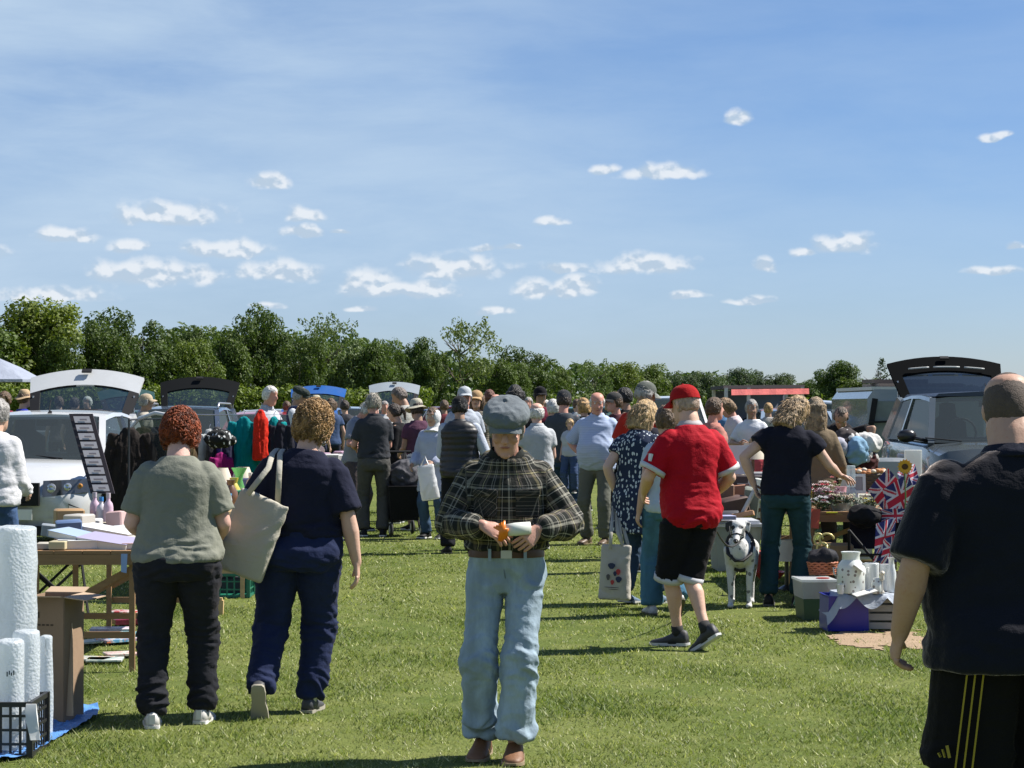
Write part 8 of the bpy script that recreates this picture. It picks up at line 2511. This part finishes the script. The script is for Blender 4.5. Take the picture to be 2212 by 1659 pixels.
# ---------------------------------------------------------------- the spotted dog
def dog():
    k = 1.0
    mb = MB()
    # local forward +Y, z up; tall slim hound seen head on
    mb.tube([(0, -.30, .44), (0, -.12, .46), (0, .06, .44), (0, .16, .45)], [(.075, .095), (.085, .12), (.098, .145), (.080, .12)], 16, side=(1, 0, 0), dome=True)
    mb.tube([(0, .12, .50), (.005, .19, .56), (.01, .225, .60)], [(.062, .075), (.052, .062), (.050, .055)], 14, side=(1, 0, 0), dome=True)
    # head: skull, muzzle pointing forward and down
    mb.ball((.01, .235, .625), (.062, .068, .056), 16, 12)
    mb.tube([(.01, .25, .615), (.015, .32, .570), (.018, .385, .530)], [(.046, .044), (.034, .034), (.023, .023)], 14, side=(1, 0, 0), dome=True)
    for s_ in (-1, 1):
        mb.tube([(.01 + s_ * .048, .225, .655), (.01 + s_ * .074, .225, .645), (.01 + s_ * .080, .235, .595)], [(.018, .024), (.010, .030), (.005, .016)], 8, side=(0, 1, 0), dome=True)
        # front leg: shoulder, elbow, wrist, paw
        mb.tube([(s_ * .070, .13, .44), (s_ * .076, .09, .33), (s_ * .072, .105, .20), (s_ * .070, .10, .10), (s_ * .070, .105, .03)], [.056, .036, .025, .020, .021], 10, dome=True)
        mb.ball((s_ * .070, .125, .020), (.027, .042, .020), 10, 6)
        # hind leg: hip, knee forward, hock back, paw
        mb.tube([(s_ * .065, -.28, .44), (s_ * .080, -.20, .32), (s_ * .078, -.33, .18), (s_ * .075, -.31, .03)], [.075, .050, .022, .021], 10, dome=True)
        mb.ball((s_ * .075, -.285, .020), (.026, .040, .020), 10, 6)
    mb.tube([(0, -.36, .46), (.03, -.48, .40), (.05, -.56, .30)], [.022, .015, .006], 8, dome=True)

    def coat(t):
        tc = t.n('ShaderNodeTexCoord').outputs['Object']
        vo = t.n('ShaderNodeTexVoronoi', {'Scale': 17.0, 'Vector': t.vm('ADD', tc, t.vm('MULTIPLY', t.n('ShaderNodeTexNoise', {'Scale': 12.0, 'Vector': tc}).outputs['Color'], (.05, .05, .05))), 'Randomness': 1.0})
        sep = t.n('ShaderNodeSeparateXYZ', {0: tc})
        spots = t.m('LESS_THAN', vo.outputs['Distance'], .26)
        # dark patches over ears and the right eye
        d1 = t.vm('DISTANCE', tc, (.085, .235, .635)); d2 = t.vm('DISTANCE', tc, (.045, .29, .622)); d3 = t.vm('DISTANCE', tc, (.02, .405, .52))
        d4 = t.vm('DISTANCE', tc, (-.035, .30, .615))
        patch = t.m('MAXIMUM', t.m('LESS_THAN', d1, .050), t.m('MAXIMUM', t.m('LESS_THAN', d2, .020), t.m('MAXIMUM', t.m('LESS_THAN', d3, .026), t.m('LESS_THAN', d4, .012))))
        f_ = t.m('MAXIMUM', t.m('MULTIPLY', spots, .75), patch)
        n = t.noise(tc, 60, 3)
        outp(t, t.n('ShaderNodeBsdfPrincipled', {'Base Color': t.mix(f_, t.mix(n, (.46, .46, .45), (.62, .61, .58)), (.030, .028, .03)), 'Roughness': .8, 'Normal': bump(t, n, .5, .006)}))
    o = mb.build('dog', mat('spotted coat', coat))
    o.location = (GX(1599, 17.75), 17.75, 0); o.rotation_euler = (0, 0, R(172)); o.scale = (1.04, 1.04, 1.04)
    tag(o, 'tall slim white dog with black spots, facing us on a lead with a harness', 'dog')
    later(o, .008, 2)
    blk = plain((.02, .018, .018), .6)
    def strap(pts, r=(.012, .005), name='harness_strap'):
        m = MB(); m.tube(pts, [r] * len(pts), 8, side=(0, 0, 1)); m.build(name, blk, o, True)
    strap([(.112 * math.cos(a), .06 + .03 * math.sin(a) * .3, .44 + .158 * math.sin(a)) for a in [6.283 * i / 20 for i in range(21)]])
    strap([(-.095, .13, .50), (-.085, .215, .42), (-.03, .262, .37), (.03, .262, .37), (.085, .215, .42), (.095, .13, .50)], (.010, .016), 'chest_strap')
    strap([(-.05, .275, .63), (-.036, .345, .57), (0.015, .362, .585), (.064, .345, .57), (.072, .275, .63)], (.006, .004), 'head_collar')
    strap([(-.040, .345, .56), (.0, .33, .525), (.06, .345, .56)], (.006, .004), 'head_collar')
    m = MB()
    for s_ in (-1, 1): 
        m = MB(); m.ball((.012 + s_ * .036, .285, .628), (.009, .008, .009), 10, 8); m.build('eye', plain((.02, .012, .008), .15), o, True)
    m = MB(); m.ball((.019, .408, .525), (.014, .010, .011), 10, 8); m.build('nose', plain((.02, .018, .018), .3), o, True)
    m2 = MB(); pts = []
    a, b = P(1600, 1168, 17.55), P(1538, 1128, 15.3)
    for i in range(9):
        f = i / 8; pts.append(a.lerp(b, f) + V((0, 0, -.10 * math.sin(math.pi * f))))
    m2.tube(pts, .007, 6)
    o2 = m2.build('dog_lead', blk, None, True); tag(o2, 'thin black lead running from the spotted dog towards the red-shirted man', 'lead')
dog()
finish_pending()
print('objects', len(bpy.data.objects), 'tris', sum(len(o.data.polygons) for o in bpy.data.objects if o.type == 'MESH'))
